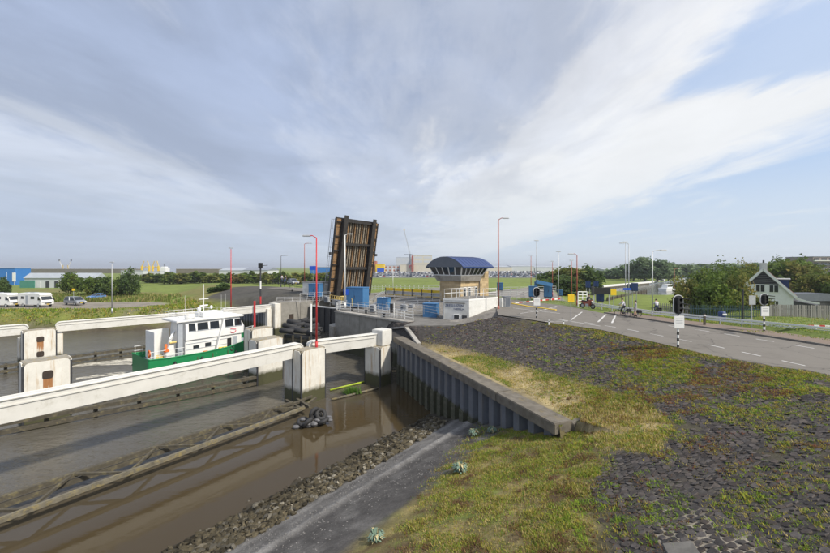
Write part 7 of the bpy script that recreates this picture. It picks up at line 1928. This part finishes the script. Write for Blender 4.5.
def motorcycle(loc, rz, label, paint):
    t = thing('motorcycle', label, 'motorcycle', loc, rz)
    for x in (-.68, .72): w = MB().torus((x, 0, .32), (0, 1, 0), .25, .075, 18, 8).build('wheel', M['rubber'], t, smooth=True); MB().tube((x, -.05, .32), (x, .05, .32), .16, .16, 12).build('rim', M['grey_metal'], w)
    MB().extr([(-.35, .35), (.4, .35), (.5, .75), (.62, 1.05), (.42, 1.12), (.1, .98), (-.2, .82), (-.85, .92), (-.9, .78), (-.5, .6)], -.17, .17).build('fairing', paint, t, bevel=.05)
    MB().extr([(-.75, .84), (.02, .84), (-.05, .93), (-.7, 1.0)], -.15, .15).build('seat', M['black'], t, bevel=.03); MB().box((.05, 0, .45), (.5, .36, .36)).build('engine', M['grey_metal'], t, bevel=.04)
    MB().bar((.72, 0, .32), (.45, 0, 1.05), .16, .06).build('fork', M['dark_metal'], t); MB().tube((.38, -.36, 1.1), (.38, .36, 1.1), .02).build('handlebar', M['black'], t); MB().box((.62, 0, .88), (.06, .2, .14)).build('headlight', M['white'], t); MB().add([(.58, -.16, 1.05), (.58, .16, 1.05), (.42, .13, 1.32), (.42, -.13, 1.32)], [(0, 1, 2, 3), (3, 2, 1, 0)]).build('windscreen', M['glass'], t)
    return t
p4 = gp(587.5, 45.5); motorcycle(p4, R(-60), 'dark red motorcycle waiting at the bridge barrier', M['redbrown'])
person(p4 + Vector((0, 0, 0)), R(-60), 'motorcyclist in black with dark helmet waiting at the barrier', M['cloth_dark'], M['cloth_dark'], seated(.95, .40, 1.10, .3), helmet='black')
# waiting group beyond the raised bridge
p5 = atY(282, 281.5, 98); person(p5, R(-40), 'person in light jacket waiting on the far ramp at left', M['cloth_white'], M['cloth_blue'], stand(.05)); p6 = atY(285.5, 281.8, 97); person(p6, R(-60), 'person in dark jacket waiting on the far ramp at right', M['cloth_dark'], M['cloth_blue'], stand(.05))
car(atY(293, 284.5, 99), R(-50), 'light blue grey car stopped on the far ramp', silver, 4.2, 1.75, 1.5)
p = atY(284.5, 282.8, 96); bicycle(p, R(-60), 'blue bicycle among the people on the far ramp', M['blue_bright'])

# ------------------------------------------------------------------ far buildings
def block(px0, px1, pyt, y, depth, mat, name, label, cat='building', zb=3.4, roof=None, roofh=0, win=None, rz=0):
    x0, x1 = xat(px0, y), xat(px1, y); z1 = zat(pyt, y)
    t = thing(name, label, cat, ((x0 + x1) / 2, y, zb), rz); w = x1 - x0; h = z1 - zb - roofh
    MB().span(-w / 2, w / 2, 0, depth, -.5, h).build('wall', mat, t)
    if roof:
        if roofh > .3: MB().add([(-w / 2 - .3, -.4, h), (w / 2 + .3, -.4, h), (w / 2 + .3, depth + .4, h), (-w / 2 - .3, depth + .4, h), (-w / 2 - .3, depth / 2, h + roofh), (w / 2 + .3, depth / 2, h + roofh)], [(0, 1, 5, 4), (3, 4, 5, 2), (0, 4, 3), (1, 2, 5), (3, 2, 1, 0)]).build('roof', roof, t)
        else: MB().span(-w / 2 - .15, w / 2 + .15, -.15, depth + .15, h, h + .3).build('roof', roof, t)
    if win:
        rows, cols, fr_, mat_w = win
        for j in range(rows):
            for i in range(cols):
                cx = -w / 2 + w * (i + .5) / cols; cz = h * (j + .5) / rows; ww, hh = w / cols * fr_, h / rows * .5
                MB().span(cx - ww / 2, cx + ww / 2, -.12, .0, cz - hh / 2, cz + hh / 2).build('window', mat_w, t)
    return t
bw = mottle('blue_cladding', (0.03, 0.16, 0.46), (0.04, 0.19, 0.52), .5, .5, .02); gw = mottle('green_cladding', (0.06, 0.22, 0.17), (0.08, 0.26, 0.2), .5, .5, .02)
cream = mottle('cream_cladding', (0.60, 0.56, 0.44), (0.66, 0.62, 0.5), .3, .6, .02); palew = mottle('pale_cladding', (0.52, 0.54, 0.56), (0.6, 0.62, 0.63), .3, .6, .02); greyroof = mottle('pale_roof', (0.33, 0.36, 0.40), (0.4, 0.43, 0.46), .4, .6, .02)
rustw = mottle('terracotta_cladding', (0.36, 0.13, 0.07), (0.42, 0.17, 0.09), .4, .7, .02)
t = block(-40, 15, 268.3, 170, 7, bw, 'blue_warehouse', 'blue warehouse with white logo panel at the left edge', 'warehouse', roof=greyroof)
MB().span(11.5, 13.0, -.15, 0, 2.0, 6.0).build('logo_panel', M['white'], t)
for i in range(5): MB().span(-2 + i * 3.6, -1.9 + i * 3.6, -.1, 0, 0, 6.3).build('cladding_joint', M['white'], t)
t = block(24.5, 96, 273, 150, 5, palew, 'long_shed', 'long low shed with pale roof and green left end', 'shed', roof=greyroof, roofh=2.0)
MB().span(-16.2, -10.2, -.2, 0, 0, 3.2).build('green_end', gw, t)
for i in range(7): MB().span(-9.4 + i * 3.6, -8.0 + i * 3.6, -.15, 0, .2, 2.9).build('bay', M['dark_metal'] if i % 3 else palew, t)
block(121, 143, 270.5, 235, 4, palew, 'grey_hall', 'grey hall behind the dark round tree', roof=greyroof, roofh=.2)
block(146, 160, 271.5, 240, 4, palew, 'white_hall', 'small white hall below the yellow ship cranes', roof=greyroof, roofh=.2)
block(219, 244, 267.6, 330, 25, palew, 'harbour_shed', 'pale harbour shed left of the dark signal post', 'shed', roof=greyroof, roofh=2.5)
block(243, 268, 267.4, 320, 25, palew, 'harbour_shed', 'grey harbour shed behind the dark signal post', 'shed', roof=mottle('slate_roof', (.2, .22, .26), (.25, .27, .31), .4, .6, .02), roofh=2.5)
block(176, 219, 268.9, 480, 40, mottle('dike_brown', (.16, .14, .10), (.2, .175, .13), .3, .9, .02), 'sea_dike', 'long brown sea dike on the left horizon', 'dike', zb=2)
block(20, 122, 268.9, 500, 40, mottle('mud_brown', (.15, .135, .105), (.18, .165, .13), .3, .9, .02), 'mole', 'long brown harbour mole behind the low shed', 'mole', zb=0)
block(310, 336, 267.3, 420, 30, bw, 'blue_hall', 'low blue hall on the horizon left of the bridge', roof=greyroof)
# ship with yellow cranes
sp0 = Vector((xat(152, 520), 520, .5)); shp = thing('cargo_ship', 'cargo ship with yellow deck cranes above the hedge at left', 'ship', sp0, 0)
MB().extr([(-18, 0), (22, 0), (26, 5), (-19, 5)], -5, 5).build('hull', mottle('ship_hull', (.08, .09, .12), (.1, .11, .14), .4, .6, 0), shp)
MB().span(14, 22, -4.5, 4.5, 5, 10.5).build('superstructure', M['white'], shp); MB().span(15, 20, -3.5, 3.5, 10.5, 12.2).build('bridge_deck', M['white'], shp); MB().tube((17, 0, 12), (17, 0, 16), .3).build('mast', M['dark_metal'], shp)
for x, dx_ in ((-14, 6), (-4, -5), (1, 5), (9, -4)):
    cr_ = MB().span(x - 1, x + 1, -1, 1, 5, 13).build('crane_pedestal', M['yellow'], shp); MB().bar((x, 0, 13), (x + dx_ * .5, 0, 20), .9, .9).build('crane_jib', M['yellow_pale'], cr_); MB().bar((x, 0, 10.5), (x + dx_, 0, 12), .8, .8).build('crane_arm', M['yellow'], cr_)
for px, lb in ((62, 'left'), (68.5, 'right')):
    b = Vector((xat(px, 560), 560, 3)); q = thing('lattice_crane', lb + ' one of two pale lattice cranes on the left horizon', 'crane', b); s = -1 if lb == 'left' else 1
    MB().bar((0, 0, 0), (s * -1.5, 0, 12), .5, .5).bar((1.5, 0, 0), (s * -1.5 + .5, 0, 12), .4, .4).build('tower', M['yellow_pale'], q); MB().bar((0, 0, 8), (s * 4, 0, 20), .5, .5).build('jib', M['white'], q); MB().bar((0, 0, 12), (s * 4, 0, 20), .25, .25).build('stay', M['grey_metal'], q); MB().box((s * 4, 0, 19), (1.2, 1, 2.4)).build('head', M['dark_metal'], q)
# factory right of the bridge
block(363, 376, 261, 560, 20, rustw, 'terracotta_hall', 'terracotta hall right behind the raised bridge', roof=greyroof)
block(375.5, 384, 264.2, 550, 20, M['yellow'], 'yellow_hall', 'yellow hall with red and blue panels beside the bridge', roof=M['red'])
block(377, 384, 268.2, 540, 6, M['blue_bright'], 'blue_container_stack', 'blue containers below the yellow hall', 'container')
block(384, 400, 265.5, 640, 30, palew, 'pale_hall', 'pale hall left of the crane', roof=greyroof, win=(2, 4, .5, rustw))
block(396, 412, 257.5, 700, 30, mottle('misty_cladding', (.5, .53, .57), (.56, .59, .62), .3, .6, 0), 'grey_silo_block', 'tall pale grey block under the crane', roof=greyroof, win=(3, 3, .6, palew))
t = block(414, 432, 255.5, 690, 30, cream, 'cream_office', 'tall cream building with dark roof behind the control tower', roof=M['roof_grey'], win=(4, 2, .85, palew))
block(400, 470, 264.5, 620, 40, cream, 'cream_factory', 'long low cream factory with red emblem left of the control tower', 'factory', roof=greyroof)
e = MB().torus((xat(410.5, 618), 619, zat(266.8, 618)), (0, 1, 0), 2.2, .8, 16, 6).build('wall_emblem', M['pink'], None); tag(e, 'round red emblem on the long cream factory wall', 'emblem')
block(411.4, 413.6, 255.5, 615, 4, M['redbrown'], 'red_stair_tower', 'narrow red stair tower beside the crane', 'tower')
cr = thing('tower_crane', 'mobile crane with tall leaning lattice boom', 'crane', (xat(410, 640), 640, 3.5))
b0 = Vector((0, 0, zat(254, 640) - 3.5)); b1 = Vector((xat(404.2, 640) - xat(410, 640), 0, zat(230.5, 640) - 3.5))
for ox in (-.7, .7): MB().bar(b0 + Vector((ox, 0, 0)), b1 + Vector((ox * .5, 0, 0)), .5, .5).build('boom_chord', M['grey_metal'], cr)
for i in range(14): k = i / 14; MB().bar(b0.lerp(b1, k) + Vector((-.7, 0, 0)), b0.lerp(b1, k + .07) + Vector((.6, 0, 0)), .25, .25).build('lattice', M['grey_metal'], cr)
MB().box(b1 + Vector((0, 0, .8)), (2, 1.5, 2.2)).build('boom_head', M['yellow_pale'], cr); MB().bar((0, 0, 0), b0, 2.2, 2.2).build('mast', M['roof_grey'], cr); MB().bar(b0 + Vector((-10, 0, -1)), b0 + Vector((4, 0, -1)), 1, 1).build('counter_jib', M['roof_grey'], cr)
MB().tube(b1, b1 + Vector((-.5, 0, -36)), .12, .12, 5).build('hoist_rope', M['grey_metal'], cr)
sheds = [(490, 512, 266.0, 'pale shed directly right of the control tower roof', cream), (511, 534, 265.3, 'white shed left of the tall grey lamp', palew), (535, 560, 266.2, 'long white shed behind the tall grey lamp', palew), (560, 604, 267.4, 'far pale shed above the bush mound', cream), (455, 492, 266.4, 'cream shed hidden behind the blue roof', cream)]
for a, b, tp, lb, m_ in sheds: block(a, b, tp, 640 + a * .1, 40, m_, 'storage_shed', lb, 'shed', roof=greyroof, roofh=2.0)
block(604, 650, 268.6, 520, 30, palew, 'greenhouse', 'low white sheds left of the far wood', 'shed', roof=greyroof, roofh=1.2)
# apartment block at the right edge and a distant one
t = block(813, 850, 257, 190, 14, mottle('apartment_brick', (.26, .22, .20), (.32, .27, .25), .8, .8, .05), 'apartment_block', 'grey apartment block with balcony rows at the right edge', 'apartment block', roof=M['roof_grey'], win=(6, 5, .7, M['glass']))
for j in range(6): MB().span(-9.4, 9.4, -.9, -.02, 1.0 + j * 2.12, 1.5 + j * 2.12).build('balcony', M['white_wall'] if j % 2 else M['roof_grey'], t)
block(709, 719, 264.5, 420, 14, mottle('far_block', (.3, .33, .40), (.34, .37, .43), .5, .8, 0), 'apartment_block', 'distant blue grey block above the far wood', 'apartment block', roof=greyroof, win=(4, 4, .5, M['roof_grey']))
# canal quay line and boats
q = thing('canal_quay', 'long white canal quay edge beyond the plaza', 'quay'); qa, qb, qc = at(596, 287.0, 3.5), at(648, 282.4, 3.5), at(664, 279.8, 3.5)
MB().bar(qa, qb, 1.4, .9).build('coping', M['white'], q); MB().bar(qb, qc, 1.4, .9).build('coping', M['white'], q); MB().bar(qa - Vector((0, .8, .9)), qb - Vector((0, .8, .9)), .5, 1.2).build('waling', M['timber_wet'], q)
q = thing('timber_revetment', 'dark timber revetment on the near canal bank', 'revetment'); qa, qb = at(607, 298.2, 4.2), at(646, 290.4, 3.6)
for j in range(3): MB().bar(qa - Vector((0, 0, .4 * j)), qb - Vector((0, 0, .4 * j)), .3, .32).build('waler', M['timber_wet'], q)
for i in range(12): p = qa.lerp(qb, i / 11); MB().tube(p - Vector((0, .3, 2)), p + Vector((0, -.3, .3)), .15, .14, 7).build('post', M['timber_wet'], q)
for i, (px, py, y, l, lb) in enumerate(((668, 291.5, 150, 9, 'white motor yacht moored on the near canal bank'), (682, 284, 220, 10, 'second white yacht further up the canal'), (700, 282, 260, 11, 'third white yacht in front of the far wood'), (714, 280.5, 280, 11, 'furthest white yacht at the canal bend'))):
    t = thing('moored_yacht', lb, 'boat', (xat(px, y), y, 2.35), ANG_U * .6, 'yachts moored in the canal')
    MB().add([(-l / 2, -1.4, 0), (l * .3, -1.4, 0), (l / 2, 0, 0), (l * .3, 1.4, 0), (-l / 2, 1.4, 0), (-l / 2, -1.6, 1.2), (l * .3, -1.6, 1.3), (l * .56, 0, 1.5), (l * .3, 1.6, 1.3), (-l / 2, 1.6, 1.2)], [(0, 1, 6, 5), (1, 2, 7, 6), (2, 3, 8, 7), (3, 4, 9, 8), (4, 0, 5, 9), (5, 6, 7, 8, 9)]).build('hull', M['white'], t)
    c_ = MB().box((-l * .08, 0, 1.9), (l * .5, 2.3, 1.5), 0, .82).build('cabin', M['white'], t)
    for s in (-1, 1): MB().span(-l * .28, l * .12, s * 1.12 - .04, s * 1.12 + .04, 1.75, 2.3).build('window', M['glass'], c_)
    if i > 0: MB().tube((0, 0, 2.5), (0, 0, 11), .09, .05, 6).build('mast', M['white'], t)

# small fleshy shrubs on the dike
def sea_kale(px, py, s, label):
    p = ground_hit(px, py, lambda x, y: surf(x, y)); t = thing('sea_kale', label, 'plant', p)
    n = 130; mb = MB()
    for i in range(n):
        a = rng.random() * 6.28; r0 = s * .1 * rng.random(); r1 = s * (.25 + .3 * rng.random()); zz_ = s * (.10 + .45 * rng.random()); d = Vector((math.cos(a), math.sin(a), 0)); e_ = Vector((-d.y, d.x, 0)); w = s * .065
        b0 = d * r0; m0 = d * (r1 * .6) + Vector((0, 0, zz_)); tip = d * r1 + Vector((0, 0, zz_ * .8)); mb.mi = 0 if rng.random() < .8 else 1
        mb.add([b0, m0 + e_ * w, tip, m0 - e_ * w], [(0, 1, 2, 3)])
    mb.build('leaves', [mottle('kale_leaf', (.13, .20, .15), (.20, .28, .21), 5, .7, .1), mottle('kale_dry', (.42, .36, .18), (.5, .43, .24), 5, .8, .1)], t)
    MB().tube((0, 0, -.03), (0, 0, s * .25), .02, .012, 6).build('stem', M['bark'], t)
sea_kale(460, 473, .75, 'blue green leafy plant in the middle of the grass bank')
sea_kale(376, 541, .62, 'blue green leafy plant at the bottom edge of the bank')
sea_kale(474, 436, .7, 'blue green leafy plant left of the wall foot')
sea_kale(492, 433, .6, 'smaller leafy plant close to the sheet pile wall')
# concrete slab at the bottom of the dike
sa = ground_hit(682, 552); sn = Vector((-(float(dike_z(np.array([sa.x + .1]), np.array([sa.y]))[0]) - sa.z) / .1, -(float(dike_z(np.array([sa.x]), np.array([sa.y + .1]))[0]) - sa.z) / .1, 1)).normalized()
sl = MB(); sl.box((sa.x, sa.y, sa.z + .0), (.62, .62, .09), M=(sn.to_track_quat('Z', 'Y').to_matrix() @ Matrix.Rotation(.4, 3, 'Z')))
tag(sl.build('concrete_slab', M['concrete_dark'], bevel=.02), 'bare concrete slab at the bottom of the stone slope', 'slab')
# ------------------------------------------------------------------ light sea haze
hzm = bpy.data.materials.new('haze'); hzm.use_nodes = True; hn = hzm.node_tree; hn.nodes.clear()
pv_ = hn.nodes.new('ShaderNodeVolumePrincipled'); pv_.inputs['Color'].default_value = (0.86, 0.91, 1.0, 1); pv_.inputs['Density'].default_value = 0.00022; pv_.inputs['Anisotropy'].default_value = 0.2
ho = hn.nodes.new('ShaderNodeOutputMaterial'); hn.links.new(pv_.outputs[0], ho.inputs['Volume'])
hb = MB().span(-9800, 9800, -320, 9800, -12, 75).build('haze', hzm); tag(hb, kind='stuff')
